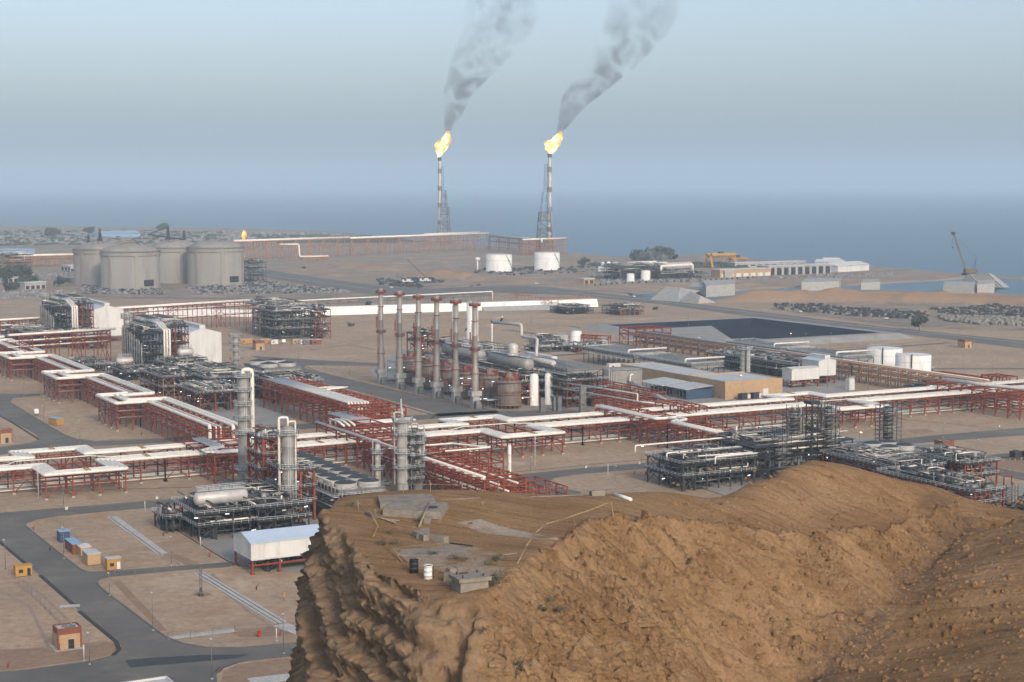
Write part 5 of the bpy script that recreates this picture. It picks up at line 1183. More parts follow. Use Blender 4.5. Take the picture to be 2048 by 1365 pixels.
for i,(x,y) in enumerate(((485,657),(492,657))):
    root=thing('chiller','boxy outdoor chiller with fans in front of the beige building, %s one'%('left','right')[i],'chiller',(x,y,0),'chillers at the beige building')
    s=MB(); s.box(x,x+5,y-2,y+1.5,.8,3.2); s.build('casing','dark_steel',root)
    s=MB(); s.box(x+3.4,x+5.05,y-2.06,y-2.003,.9,3.1); s.build('panel','clad',root)
    for k in range(2): s=MB(); s.lathe(x+1.4+2.2*k,y-.3,[(.9,3.203),(.9,3.45),(.8,3.45)],14); s.build('fan','fan_dark',root)
    s=MB(); 
    for a in (.3,4.7):
        for b in (-1.8,1.3): s.bar((x+a,y+b,0),(x+a,y+b,.8),.2)
    s.build('leg','galv',root)
# open car ports on the side of the beige building
for i,(y0,y1,x0) in enumerate(((671,689,463),(690.5,713,462))):
    root=thing('open_carport','open shed with pale roof and dark bays, %s half'%('nearer, blue ended','farther')[i],'shelter',(x0,y0,0),'open sheds beside the long beige building')
    s=MB(); s.quad((x0,y0,5.0),(x0+16.5,y0,6.2),(x0+16.5,y1,6.2),(x0,y1,5.0)); s.quad((x0,y0,4.8),(x0,y1,4.8),(x0+16.5,y1,6.0),(x0+16.5,y0,6.0)); s.quad((x0,y0,4.8),(x0,y0,5),(x0,y1,5),(x0,y1,4.8)); s.quad((x0,y0,4.8),(x0+16.5,y0,6),(x0+16.5,y0,6.2),(x0,y0,5)); s.build('roof','roof_grey',root)
    s=MB()
    for k in range(7): y=y0+.3+(y1-y0-.6)*k/6; s.bar((x0+.3,y,0),(x0+.3,y,4.8),.25); s.bar((x0+16,y,0),(x0+16,y,5.9),.25)
    s.build('post','galv',root); s=MB(); s.box(x0+7,x0+16.3,y0+.1,y0+.3,0,5.3) if i else s.box(x0+.2,x0+16.3,y0+.1,y0+.3,0,4.7); s.build('end_wall','blue' if i==0 else 'concrete',root)
    s=MB(); 
    for k in range(6): s.cbox(x0+9,y0+3+(y1-y0-4)*k/6,0,5,3.2,2.4)
    o=s.build('stored_crate','dark_steel',root); o['kind']='stuff'
s=MB(); s.cbox(444,735,0,5,17,5.6); s.cbox(444,735,5.603,5.4,17.4,.3)
tag(s.build('grey_kiosk','clad',loc=(444,735,0)),'small pale low building left of the broad grey tank roof','building')
a=P(333,1353,4.2); block('flat roofed building whose pale parapet shows at the bottom edge',a[0]-15,a[0],a[1]-9,a[1],3.8,'brick_tan','roof_grey',.5,trim='clad',wins=(('f',3,1.2,1,2),))
# white boxes on stilts and tanks at right
stilt_shed('plain white box on red stilts, left one of two beyond the beige building',538,556,684,692,4,10,10.3,'clad','clad','x',vent=False)
stilt_shed('taller white box with roof vent on dark stilts, right one of two',560.5,572,690,704,4.5,12.5,13.6,'clad','roof_blue','y')
s=MB(); x,y=P(1700,780); s.cbox(x,y,0,3.5,3,5.5); s.cbox(x,y,5.503,3.1,2.6,.3); s.rail([(x-1.5,y-1.3),(x+1.5,y-1.3)],5.6); tag(s.build('white_cabinet','clad',loc=(x,y,0)),'upright white cabinet standing at the right foot of the stilted box','cabinet')
for i,(px,pw,wh) in enumerate(((1774,34,'farther one partly hidden behind its neighbour'),(1832,34,'nearer one with dark pipe down its side'))):
    x,y=P(px,(738,752)[i]); y+=8; x+=5; r=9.8 if i else 10.2; h=ztop(x,y-r,(700,713)[i])
    root=tank('wide white storage tank at right, '+wh,x,y,r,h,'tank_white',.6,False,True,'two white storage tanks at right')
    s=MB(); a=3.9; s.pipe([(x+(r-2)*math.cos(a),y+(r-2)*math.sin(a),h+1),(x+(r+.5)*math.cos(a),y+(r+.5)*math.sin(a),h+1),(x+(r+.5)*math.cos(a),y+(r+.5)*math.sin(a),.5)],.3,6); s.build('down_pipe','black',root)
# finned coolers, rusty rack
for i,(x0,x1,y0,y1,wh) in enumerate(((510,532,735,786,'nearer left bank'),(510,532,792,846,'farther left bank'),(606,628,725,776,'nearer right bank'),(606,628,782,836,'farther right bank'))):
    fan_cooler('grey roofed air cooler bank on lattice legs, %s below the pond'%wh,x0,x1,y0,y1,8,2,6,ring=False,legs='dark_steel',header=False,vee=True)
    pipe_run('white header pipe over the %s of the pond side coolers'%wh,[(x0+2,y0+8,8.9),(x0+2,y0+8,11),(x1+6,y0+8,11)],.5,'white_pipe')
    s=MB(); s.rail([(x0,y0),(x1,y0),(x1,y1),(x0,y1)],8.8,1.1,3,.14,close=True); tag(s.build('railing','rail_white',loc=(x0,y0,10)),'thin white railing around the %s of coolers below the pond'%wh,'railing','railings of the pond side coolers')
for a0,a1,wh in ((598,690,'nearest stretch beside the white tanks'),(690,790,'middle stretch behind the stilted boxes'),(790,905,'far stretch leading to the pond')):
    rack('rusty brown pipe rack at right, '+wh,'y',a0,a1,(583,588,593),(4,7,9.6),8,'rust_steel',brace_every=3,group='rusty brown racks at right')
for i in range(4):
    for z,nm in ((10.1,'top'),(7.4,'middle'),(4.4,'bottom')):
        pipe_run('brownish pipe on the %s level of the rusty rack, %s from the left'%(nm,ordn[i]),[(584+2.4*i,598,z),(584+2.4*i,905,z)],.35,('rust_steel','grey_pipe','rust_steel','white_pipe')[i],'pipes of the rusty rack',6)
tower('red truss portal crossing the road at the pond corner',585,612,905,925,(8,12),nx=5,ny=2,w=.6)
tower('red truss bridge section ahead of the white storage tanks',592,600,606,640,(6,10),nx=3,ny=6,w=.5)
tower('red lattice frame with diagonal bars at the end of the rusty rack',600,610,598,612,(6,11),nx=3,ny=3,w=.5)
unit('dark pipework between the stilted boxes and the rusty rack',560,580,712,790,[4.5,8],4,8,'dark_steel',71,.8,eq=20,lights=14)
for i in range(5): pipe_run('grey pipe arch beside the rusty rack, %s from the left'%ordn[i],[(560+i*1.2,706-i,0),(560+i*1.2,706-i,9.5-.4*i),(583,706-i,9.5-.4*i)],.5,'grey_pipe','pipe arches beside the rusty rack')
unit('dark piping deck at the foot of the rusty rack',575,600,596,640,[4],3,5,'rust_steel',72,.8,rails=False,eq=10,lights=4)
x,y=P(1490,757); h=ztop(x,y,694)
column('stout pale column with dark pipe standing among the pond side coolers',x,y,2.8,h,(h*.93,),'concrete',True,overhead=((4.2,.3,'black',.6),))
# small plots in the middle distance
x,y=P(1152,693); h=ztop(x,y,663); tank('small white tank in the middle distance above the raised cooler',x,y,3.6,h,'tank_white',.6,False,True)
x,y=P(1124,684); h=ztop(x,y,670); tank('short pale tank left of the small white one',x,y,4.2,h,'concrete',.3,False,True)
hvessel('pale horizontal drum right of the small white tank',(*P(1205,697),4),(*P(1219,695),4),1.7,'alu')
for i,(px,py,wd,dp,lv) in enumerate(((1100,705,26,18,[3]),(1180,706,22,16,[3.5]),(1110,688,14,20,[2.5]))):
    x,y=P(px,py); unit('low pump plot with small pipes in the middle distance, %s'%('left, with rows of grey pipes','right, with rust red frames','rear, narrow')[i],x-8,x-8+wd,y,y+dp,lv,4,4,('galv','rust_steel','galv')[i],80+i,1.1,eq=16,lights=4,dark=False)
fr,L=span((1163,694),(1217,697)); rack('small red pipe bridge right of the small white tank',fr,0,L,(0,3),(6,8),9,brace_every=3)
fr,L=span((1245,686),(1400,680)); pipe_run('thin pale line on short posts running to the pond side',[mkT(fr)(0,0,1.5),mkT(fr)(L,0,1.5)],.35)
x,y=P(1218,741); block('white site cabin with two dark windows behind the raised cooler',x,x+14,y,y+3,3.4,'clad','roof_grey',.2,'cabin',None,'site_cabin',wins=(('f',2.2,1.2,1.2,2.3),('f',10,1.2,1.2,2.3)))
for i,(px0,px1,py,lv,mm) in enumerate(((1120,1220,628,[2.5,5],'dark_steel'),(1225,1318,630,[3,7],'rust_steel'))):
    a=P(px0,py); b=P(px1,py); fr_,L=span((px0,py),(px1,py)); x0=min(a[0],b[0]); unit('flat dark pipe station beyond the white embankment, %s'%('left part','right part with rust frames')[i],x0,x0+L*.6,a[1]-12,a[1]+16,lv,6,3,mm,90+i,.9,rails=False,eq=16,lights=5)
fr,L=span((1022,600),(1064,603)); rack('short rust red pipe rack standing alone above the white embankment',fr,0,L,(0,5),(5,),8,'rust_steel')
fr,L=span((1090,618),(1180,612)); rack('rust red trestle above the right end of the white embankment',fr,0,L,(0,6),(5,9),8,'rust_steel')
# ---------------------------------------------------------------- near right units
def scaffold(label,x,y,w,d,h,seed,core=None,step=1.6):
    root=thing('scaffold_tower',label,'scaffold',(x,y,0),'scaffolding wrapped around columns at right'); rd=random.Random(seed)
    s=MB(); nx=max(2,int(w/1.8)); ny=max(2,int(d/1.8))
    for i in range(nx+1):
        for j in range(ny+1):
            if 0<i<nx and 0<j<ny: continue
            X=x-w/2+w*i/nx; Y=y-d/2+d*j/ny; s.bar((X,Y,0),(X,Y,h+rd.uniform(-1,2.5)),.17)
    s.build('standard','dark_steel',root)
    s=MB(); z=1.5
    while z<h:
        for Y in (y-d/2,y+d/2): s.bar((x-w/2-rd.uniform(.2,1.4),Y,z),(x+w/2+rd.uniform(.2,1.4),Y,z),.15)
        for X in (x-w/2,x+w/2): s.bar((X,y-d/2-rd.uniform(.2,1.2),z),(X,y+d/2+rd.uniform(.2,1.2),z),.12)
        s.bar((x-w/2,y-d/2,z),(x+w/2,y-d/2,z+step),.13); s.bar((x-w/2,y-d/2,z+step),(x-w/2,y+d/2,z),.13)
        z+=step
    s.build('ledger','galv',root)
    s=MB(); z=3.4
    while z<h-2: s.box(x-w/2,x+w/2,y-d/2-.05,y-d/2+.9,z,z+.08); s.box(x-w/2,x-w/2+.8,y-d/2+.903,y+d/2,z,z+.08); z+=step*2
    s.build('plank','wood',root)
    return root
spec=[(1482,950,4.6,4.6,820,1.6,'thick one with white pipe loop at its head'),(1558,958,4.5,4.5,868,1.5,'shorter one left of centre'),(1655,950,4,4,812,1.3,'dark one right of the crane mast'),(1775,928,5.2,5.2,812,1.9,'widest one at right'),(1500,940,5,5,862,1.2,'low one behind the thick one')]
for i,(px,py,w_,d_,pt,r_,lb) in enumerate(spec):
    x,y=P(px if i!=0 else 1588,py); h=ztop(x,y,pt)
    scaffold('scaffolded column at right, '+lb,x,y,w_+1.5,d_+1.5,h+.5,200+i)
    column('dark grey column inside scaffolding, '+lb,x,y,r_,h,(h*.6,h*.9),'dark_steel',False,overhead=((5.2,.3,'white_pipe',1),) if i==0 else None)
x,y=P(1622,955); h=ztop(x,y,808); root=thing('lattice_mast','black lattice mast with flat head between the scaffolded columns','mast',(x,y,0))
s=MB(); q=1.5
for a in (-q,q):
    for b in (-q,q): s.bar((x+a,y+b,0),(x+a,y+b,h),.28)
s.build('leg','black',root); s=MB(); z=0
while z<h-3:
    for a,b,c,d in ((-q,-q,q,-q),(q,-q,q,q),(q,q,-q,q),(-q,q,-q,-q)): s.bar((x+a,y+b,z),(x+c,y+d,z+3),.16); s.bar((x+a,y+b,z+3),(x+c,y+d,z+3),.14)
    z+=3
s.build('bracing','black',root); s=MB(); s.box(x-q-.6,x+q+.6,y-q-.6,y+q+.6,h,h+1.1); s.build('head','black',root)
pipe_run('white pipe dropping beside the thick scaffolded column at right',[(378,478,21),(381.5,478,21),(381.5,478,10),(392,480,10)],.33)
unit('long dark raised unit with twin decks left of the scaffolds',322,352,468,490,[5,9.5],7,4,'dark_steel',101,1.5,eq=26,lights=8)
unit('dark crowded unit between the scaffolds and the cliff hill',354,398,470,498,[4.5,9,12.5],8,5,'dark_steel',102,1.2,eq=30,lights=12,rails=False)
hvessel('dark grey horizontal vessel half hidden above the hill crest',(388,474,6),(400,474,6),2,'grey_pipe',zleg=0)
for i,(a,b,z) in enumerate((((318,492),(362,492),13),((322,478),(360,478),12),((334,466),(352,466),11.5))):
    pipe_run('white pipe crossing over the long dark unit, %s from the back'%ordn[i],[(a[0],a[1],z-2.5),(a[0],a[1],z),(b[0],b[1],z),(b[0],b[1],z+(4 if i==0 else 0.01))],.3,'white_pipe','white pipes over the long dark unit')
unit('railed deck crammed with valves right behind the hill crest, red end frame',381,401,426,466,[4.5,9],4,8,'red_steel',103,2.0,eq=44,lights=10,w=.5)
unit('lower railed deck of valves nearest the right edge of the hill',371,383,380,424,[3,6,9.5],3,8,'red_steel',104,2.2,eq=36,lights=8,w=.5)
unit('rear railed deck of valves in front of the yellow brick hut',409,424,424,450,[4.5,9],3,5,'red_steel',105,2.0,eq=26,lights=6,w=.5)
fan_cooler('grey fan hood cooler between the two railed valve decks',395,409,446,464,10.5,2,2,m_='concrete',legs='dark_steel',header=False)
unit('low red pipe rack spilling past the right end of the hill',386,394,368,382,[3.2,4.6],4,4,'red_steel',106,1.6,rails=False,eq=6,lights=0)
scaffold('bright scaffold stair against the red frame at the right end of the hill',384.5,379,2.5,5,11,300)
for i,(px,py) in enumerate(((1415,1010),(1200,960),(1130,985),(318,1045))): pass
# ---------------------------------------------------------------- far tanks, flares, trestle
def beyond(px,py,r): x,y=P(px,py); L=math.hypot(x,y); return x*(1+r/L),y*(1+r/L)
for i,(px,py,pt,pr,lb) in enumerate(((262,580,508,58.5,'front left one of four'),(432,572,500,58.5,'front right one of four'),(203,573,505,44,'back left one of four, partly hidden'),(352,568,500,40,'back right one of four, mostly hidden'))):
    r=29.6; x,y=beyond(px,py,r if i<2 else r+5); x0_,y0_=P(px,py); h=ztop(x0_,y0_,pt)
    if i>1: h=36; r=28
    root=tank('huge domed concrete storage tank, '+lb,x,y,r,h,'tank_concrete',9.5,False,False,'four huge domed concrete tanks','domed_tank',56,False)
    s=MB()
    for k in range(4):
        a=-2.6+k*.95; s.cbox(x+(r+.1)*math.cos(a),y+(r+.1)*math.sin(a),0,1.4,3.2,h-2.62,a)
        s.build('buttress','tank_concrete',root); s=MB()
    s=MB(); s.lathe(x,y,[(r+.01,h-2.6),(r+.9,h-2.5),(r+.9,h+.5),(r-.5,h+.52)],56,True); s.build('rim_band','tank_concrete',root)
    s=MB(); s.rail([(x+(r+.5)*math.cos(t*.1745),y+(r+.5)*math.sin(t*.1745)) for t in range(36)],h+.5,1.5,6,.25,close=True); s.build('handrail','galv',root)
    s=MB(); rd=random.Random(i)
    for k in range(12): s.cbox(x+rd.uniform(-10,10),y-8+rd.uniform(-6,6),h+7.5,rd.uniform(1,5),rd.uniform(1,3),rd.uniform(1,2.6))
    s.box(x-12,x+8,y-10,y-9,h+8.6,h+9.2); s.build('roof_equipment','galv',root)
    if i<2: s=MB(); a=-1.2; s.cbox(x+(r+.02)*math.cos(a),y+(r+.02)*math.sin(a),3.5,1.5,11,6,a); s.build('opening','dark_opening',root)
def lattice(root,x,y,w0,w1,h0,h1,n,th,m_,name='lattice_frame',legs=4):
    s=MB(); L=[]
    for k in range(n+1):
        t=k/n; z=h0+(h1-h0)*t; w=w0+(w1-w0)*t
        L.append([(x+w*math.cos(q*2*math.pi/legs+.6),y+w*math.sin(q*2*math.pi/legs+.6),z) for q in range(legs)])
    for k in range(n):
        for q in range(legs):
            p=(q+1)%legs; s.bar(L[k][q],L[k+1][q],th); s.bar(L[k+1][q],L[k+1][p],th*.7); s.bar(L[k][q],L[k+1][p],th*.6)
            if k%2==0: s.bar(L[k][p],L[k+1][q],th*.6)
    return s.build(name,m_,root)
for i,(px,py,pt,lb) in enumerate(((236-34,560,458,'left one above the back left tank'),(174+5,560,470,'thin far left one'),(338,560,455,'third one with sloping boom'),(370,560,462,'fourth, beside the front right domed tank'))):
    x,y=P(px,567); x,y=x*1.03,y*1.03; h=ztop(x,y,pt); root=thing('lattice_tower','grey lattice stair tower on the domed tanks, '+lb,'tower',(x,y,0),'lattice towers at the domed tanks')
    lattice(root,x,y,4.2,3.0,0,h*.8,16,1.1,'dark_steel'); lattice(root,x,y,2.0,.7,h*.8,h,5,.9,'dark_steel',name='mast_head')
    if i==2: s=MB(); s.bar((x-26,y-10,h*.88),(x+20,y+8,h*.76),1.0); s.bar((x,y,h),(x-26,y-10,h*.88),.4); s.build('boom','dark_steel',root)
s=MB(); x,y=P(346,566); 
for k in range(7): s.box(x-14,x+22,y+6,y+16,k*4.5,k*4.5+.5)
for a in range(7):
    for b in (6,16): s.bar((x-14+6*a,y+b,0),(x-14+6*a,y+b,31),.8)
tag(s.build('blue_scaffold','blue',loc=(x,y,0)),'dark blue scaffolding between the two pairs of domed tanks','scaffold')
unit('dark framed pump block at the right of the domed tanks',P(497,566)[0],P(497,566)[0]+20,P(497,566)[1],P(497,566)[1]+24,[8,16,22],3,3,'dark_steel',120,.5,rails=False,eq=10,lights=0)
unit('red and dark process block at the far left edge behind the trees',P(5,560)[0],P(5,560)[0]+34,P(5,560)[1],P(5,560)[1]+30,[9,18,27],4,3,'rust_steel',121,.5,rails=False,eq=14,lights=0)
# long trestle
def trestle(label,p0,p1,pt,w=10,npost=40,m_='rust_steel',zs=(),group=None):
    fr,L=span(p0,p1); T=mkT(fr); x,y=P(*p0); zt=ztop(x,y,pt); root=thing('pipe_trestle',label,'pipe trestle',(x,y,0),group)
    s=MB(); 
    for k in range(npost+1):
        a=L*k/npost
        for c in (0,w): s.bar(T(a,c,0),T(a,c,zt),.5)
        s.bar(T(a,0,zt),T(a,w,zt),.6); s.bar(T(a,0,zt*.6),T(a,w,zt*.6),.4)
        if k%5==0 and k<npost:
            for q in range(3): s.bar(T(a,0,zt*q/3),T(a+L/npost,0,zt*(q+1)/3),.7); s.bar(T(a+L/npost,0,zt*q/3),T(a,0,zt*(q+1)/3),.7)
    s.build('post_frame',m_,root)
    s=MB(); 
    for c in (0,w): s.bar(T(0,c,zt-.5),T(L,c,zt-.5),1.2); s.bar(T(0,c,zt*.62),T(L,c,zt*.62),.7)
    s.build('long_beam',m_,root)
    return T,L,zt
T,L,zt=trestle('tall rust red trestle of many posts by the sea, left half',(470,522),(700,512),484,12,40,group='rust red trestles leading to the flares')
pipe_run('long white pipe on the seaside trestle, left half',[T(0,1,zt+1.2),T(L,1,zt+1.2)],1.5); pipe_run('second pale pipe on the seaside trestle, left half',[T(0,6,zt+1),T(L,6,zt+1)],1.0,'grey_pipe')
T,L,zt=trestle('tall rust red trestle of many posts by the sea, right half',(700,512),(978,499),478,12,46,group='rust red trestles leading to the flares')
pipe_run('long white pipe on the seaside trestle, right half',[T(0,1,zt+1.2),T(L,1,zt+1.2)],1.5); pipe_run('second pale pipe on the seaside trestle, right half',[T(0,6,zt+1),T(L,6,zt+1)],1.0,'grey_pipe')
T,L,zt=trestle('rust red trestle turning the corner toward the right flare',(978,499),(1082,511),472,12,26,group='rust red trestles leading to the flares')
pipe_run('white pipe on the corner trestle to the right flare',[T(0,1,zt+1.2),T(L,1,zt+1.2),T(L,1,zt-3)],1.5)
T,L,zt=trestle('short rust red trestle at the foot of the right flare',(1046,512),(1134,508),481,10,22,group='rust red trestles leading to the flares')
pipe_run('white pipe on the short trestle at the right flare foot',[T(0,1,zt+1),T(L,1,zt+1)],1.2)
T,L,zt=trestle('low rust trestle stub in front of the left flare foot',(850,492),(960,487),470,8,20,group='rust red trestles leading to the flares')
pipe_run('white pipe on the stub near the left flare foot',[T(0,1,zt+1),T(L,1,zt+1)],1.2)
T,L,zt=trestle('low trestle bending off the left half of the seaside trestle',(606,524),(657,523),515,6,12,group='rust red trestles leading to the flares')
pipe_run('white pipe stepping down off the seaside trestle',[T(-30,8,24),T(-4,6,24),T(-4,2,zt+1),T(L,1,zt+1)],1.1)
T,L,zt=trestle('far left trestle of white pipes beside the domed tanks',(20,534),(160,530),514,14,26,group='trestles left of the domed tanks')
for c in (1,6,11): pipe_run('white pipe on the far left trestle, %s row'%{1:'front',6:'middle',11:'back'}[c],[T(0,c,zt+1),T(L,c,zt+1)],1.3,'white_pipe','pipes of the far left trestle')
T,L,zt=trestle('rust red pipe bridge showing above the back left domed tank',(186,505),(270,500),488,10,16)
for i,(px,pb,pt,lb) in enumerate(((880,487,316,'left flare tower, lattice on its right side'),(1099,508,309,'right flare tower, lattice on its left side'))):
    x,y=P(px,pb); h=ztop(x,y,pt); root=thing('flare_tower','tall flare stack braced by lattice, '+('left one by the sea','right one behind the white tank')[i],'flare tower',(x,y,0),'two burning flare towers')
    sg=1 if i==0 else -1
    s=MB(); s.lathe(x,y,[(4.2,0),(4.0,h*.35),(3.2,h*.42),(2.6,h*.97),(2.2,h)],14)
    s.build('riser','alu',root)
    for k in range(4): s=MB(); z=h*(.22+.2*k); s.lathe(x,y,[(4.0-k*.28,z),(4.3-k*.3,z+.1),(4.3-k*.3,z+8),(3.9-k*.28,z+8.1)],14,True); s.build('sleeve','furnace',root)
    s=MB(); s.lathe(x,y,[(3.0,h-5),(3.2,h-4),(3.2,h+1),(2.4,h+1.1),(2.2,h-2)],14); s.build('burner_tip','dark_steel',root)
    lattice(root,x+sg*7,y-sg*3,15,10,0,h*.42,5,1.3,'galv'); lattice(root,x+sg*6,y-sg*3,8.5,5,h*.42,h*.62,4,.8,'blue_pale' if i else 'galv',name='upper_lattice'); lattice(root,x+sg*4,y-sg*2,4.6,3.2,h*.62,h*.9,8,.5,'galv',name='service_ladder',legs=3)
    # flame
    fm=MB(); rd=random.Random(20+i)
    def blob(cx,cy,cz,r,hh,lx,seg=12,rings=9):
        m=len(fm.v); ph=rd.uniform(0,6)
        for a in range(rings+1):
            t=a/rings; rr=r*math.sin(math.pi*min(t*.93+.06,1))**.8*(1-.35*t); 
            for b in range(seg):
                an=2*math.pi*b/seg; q=rr*(1+.32*math.sin(3*an+ph+5*t)+.22*math.sin(7*an-9*t+ph)); fm.v.append((cx+q*math.cos(an)+lx*t**1.2*rx+.25*r*math.sin(6*t+ph)*rx,cy+q*math.sin(an)+lx*t**1.2*ry+.25*r*math.sin(6*t+ph)*ry,cz+hh*t))
        for a in range(rings):
            for b in range(seg):
                c=(b+1)%seg; fm.f.append((m+a*seg+b,m+a*seg+c,m+(a+1)*seg+c,m+(a+1)*seg+b)); fm.sm.append(False)
    H_=(316-262)/FPX*math.hypot(x,y)*.98 if i==0 else (309-264)/FPX*math.hypot(x,y)*.98
    blob(x,y,h+.5,7.5,H_*.8,9); blob(x+2*rx,y+2*ry,h+H_*.12,9.5,H_*.55,9); blob(x+7*rx,y+7*ry,h+H_*.35,9,H_*.55,8); blob(x+9*rx,y+9*ry,h+H_*.5,6,H_*.52,7); blob(x-3*rx,y-3*ry,h+H_*.3,6,H_*.35,2)
    blob(x+12*rx,y+12*ry,h+H_*.62,3.5,H_*.38,5,8,5)
    o=fm.build('flame','flame'if 'flame' in M else 'lamp_lit',loc=(x,y,h)); tag(o,'bright yellow orange flame burning on the %s flare tower'%('left','right')[i],'flame','flames of the two flares')
    # smoke plume
    pz=h+H_*.95; px_=x+14*rx; py_=y+14*ry
    path=[(0,0,6),(4,18,11),(12,42,20),(14,62,26),(26,88,30),(48,125,44),(74,165,56),(98,200,66),(112,240,74),(120,285,76)] if i==0 else [(0,0,6),(9,18,12),(20,42,20),(34,66,28),(52,84,34),(74,104,36),(102,132,42),(128,170,52),(150,205,62),(166,240,70),(176,285,72)]
    sm=MB(); seg=14; ref=math.hypot(x,y)/FPX
    for a,(ox,oz,r) in enumerate(path):
        zc=pz+oz*ref
        for b in range(seg):
            an=2*math.pi*b/seg; sm.v.append((px_+(ox*ref+r*ref*math.cos(an))*rx+r*ref*math.sin(an)*hx, py_+(ox*ref+r*ref*math.cos(an))*ry+r*ref*math.sin(an)*hy, min(zc+(0 if a in (0,len(path)-1) else -r*ref*.25*math.cos(an)),474)))
    for a in range(len(path)-1):
        for b in range(seg):
            c=(b+1)%seg; sm.f.append((a*seg+b,a*seg+c,(a+1)*seg+c,(a+1)*seg+b)); sm.sm.append(True)
    sm.f.append(tuple(range(seg-1,-1,-1))); sm.f.append(tuple(range((len(path)-1)*seg,len(path)*seg))); sm.sm+=[False,False]
    o=sm.build('smoke_plume','smoke',loc=(px_,py_,pz)); tag(o,'thin dark grey smoke drifting up and right from the %s flare'%('left','right')[i],'smoke','smoke plumes of the two flares')
# ---------------------------------------------------------------- far white tanks and shore
for i,(px,pb,pt,pr,lb) in enumerate(((998,544,511,26.5,'left one, nearer the rust trestle'),(1094,541,507,26,'right one below the right flare'))):
    x0_,y0_=P(px,pb); r=pr*math.hypot(x0_,y0_)/FPX*.985; h=ztop(x0_,y0_,pt); x,y=beyond(px,pb,r)
    tank('large white flat topped tank with slanting stair, '+lb,x,y,r,h,'tank_white',.8,True,True,'two white tanks near the flares',sa=4.75)
x,y=P(955,543); h=ztop(x,y,515); root=thing('water_tower','thin white water tower with a ball top left of the far tanks','water tower',(x,y,0))
s=MB(); s.tube((x,y,0),(x,y,h-3),.9,8); s.build('stem','tank_white',root); s=MB(); s.lathe(x,y,[(.3,h-4),(3,h-3.2),(3.4,h-1.5),(2.2,h-.2),(.05,h)],14); s.build('bowl','tank_white',root)
for i,(px,pb,pt,r) in enumerate(((1199,545,533,1.8),(1205,543,524,2.2),(1209,546,535,1.8),(1217,543,523,2.2),(1220,546,526,2.6),(1231,546,524,3.2))):
    x,y=P(px,pb); tank('slim white silo at the shore plant, %s from the left'%ordn[i],x,y,r,ztop(x,y,pt)-1,'tank_white',.8,False,False,'row of slim white silos','silo',14,False)
for i,(px,pb,pt,r) in enumerate(((1261,564,548,4.2),(1291,561,542,5.2))):
    x,y=P(px,pb); tank('upright white tank in front of the steaming plant, %s one'%('shorter left','taller right')[i],x,y,r,ztop(x,y,pt),'tank_white',.5,False,False,'white tanks at the steaming plant','vertical_tank',18,False)
x0_,y0_=P(1250,562); unit('grey desalination plant block with pipes by the shore',x0_,x0_+70,y0_+10,y0_+60,[7,14],8,4,'galv',130,.5,rails=False,eq=40,lights=0,dark=False)
x0_,y0_=P(1320,560); unit('right wing of the grey shore plant with big pale drums',x0_,x0_+66,y0_,y0_+34,[6],8,3,'galv',131,.6,rails=False,eq=30,lights=0,dark=False)
for i in range(3):
    a=P(1318+i*18,556-i*2); hvessel('big pale drum at the shore plant, %s from the left'%ordn[i],(a[0],a[1],12),(a[0]+20,a[1]+2,12),4,'alu',False,'big pale drums of the shore plant')
for i,(a,b,z) in enumerate((((1252,552),(1312,549),527),((1285,553),(1335,550),529),((1300,556),(1358,551),531),((1322,560),(1385,556),533))):
    p=P(*a); q=P(*b); z1=ztop(*p,z); pipe_run('long white pipe arching over the shore plant, %s from the back'%ordn[i],[(p[0],p[1],z1-5),(p[0],p[1],z1),(q[0],q[1],z1),(q[0],q[1],2)],1.5,'white_pipe','white arching pipes of the shore plant')
def steam(label,px,py,d,pts,m_='steam',seed=1,grp=None):
    x,y,z=Dp(px,py,d); ref=d/FPX; s=MB(); seg=12
    for a,(ox,oz,r) in enumerate(pts):
        for b in range(seg):
            an=2*math.pi*b/seg; s.v.append((x+(ox+r*.55*math.cos(an))*ref*rx+r*ref*math.sin(an)*hx,y+(ox+r*.55*math.cos(an))*ref*ry+r*ref*math.sin(an)*hy,z+(oz+r*.75*math.sin(an+.7))*ref))
    for a in range(len(pts)-1):
        for b in range(seg):
            c=(b+1)%seg; s.f.append((a*seg+b,a*seg+c,(a+1)*seg+c,(a+1)*seg+b)); s.sm.append(True)
    s.f.append(tuple(range(seg-1,-1,-1))); s.f.append(tuple(range((len(pts)-1)*seg,len(pts)*seg))); s.sm+=[False,False]
    tag(s.build('steam_cloud',m_,loc=(x,y,z)),label,'steam',grp)
dp_=math.hypot(*P(1290,556)); 
steam('white steam blowing right off the shore plant, left plume',1250,525,dp_*.93,[(0,0,2),(14,6,6),(30,13,11),(44,16,12),(62,16,12),(80,12,9),(98,10,5)],grp='steam at the shore plant')
steam('white steam blowing right off the shore plant, right plume',1275,527,dp_*.92,[(0,0,2),(12,3,5),(30,5,7),(48,10,9),(62,12,8),(78,14,5)],grp='steam at the shore plant')
steam('small puff of steam behind the thick white column',932,652,860,[(0,-8,4),(4,0,9),(7,10,12),(10,20,8),(14,28,3)],'steam_small')
steam('small puff of steam at the thin vent pipe right of the stacks',983,643,800,[(0,0,3),(4,4,7),(12,5,8),(20,3,5)],'steam_small')
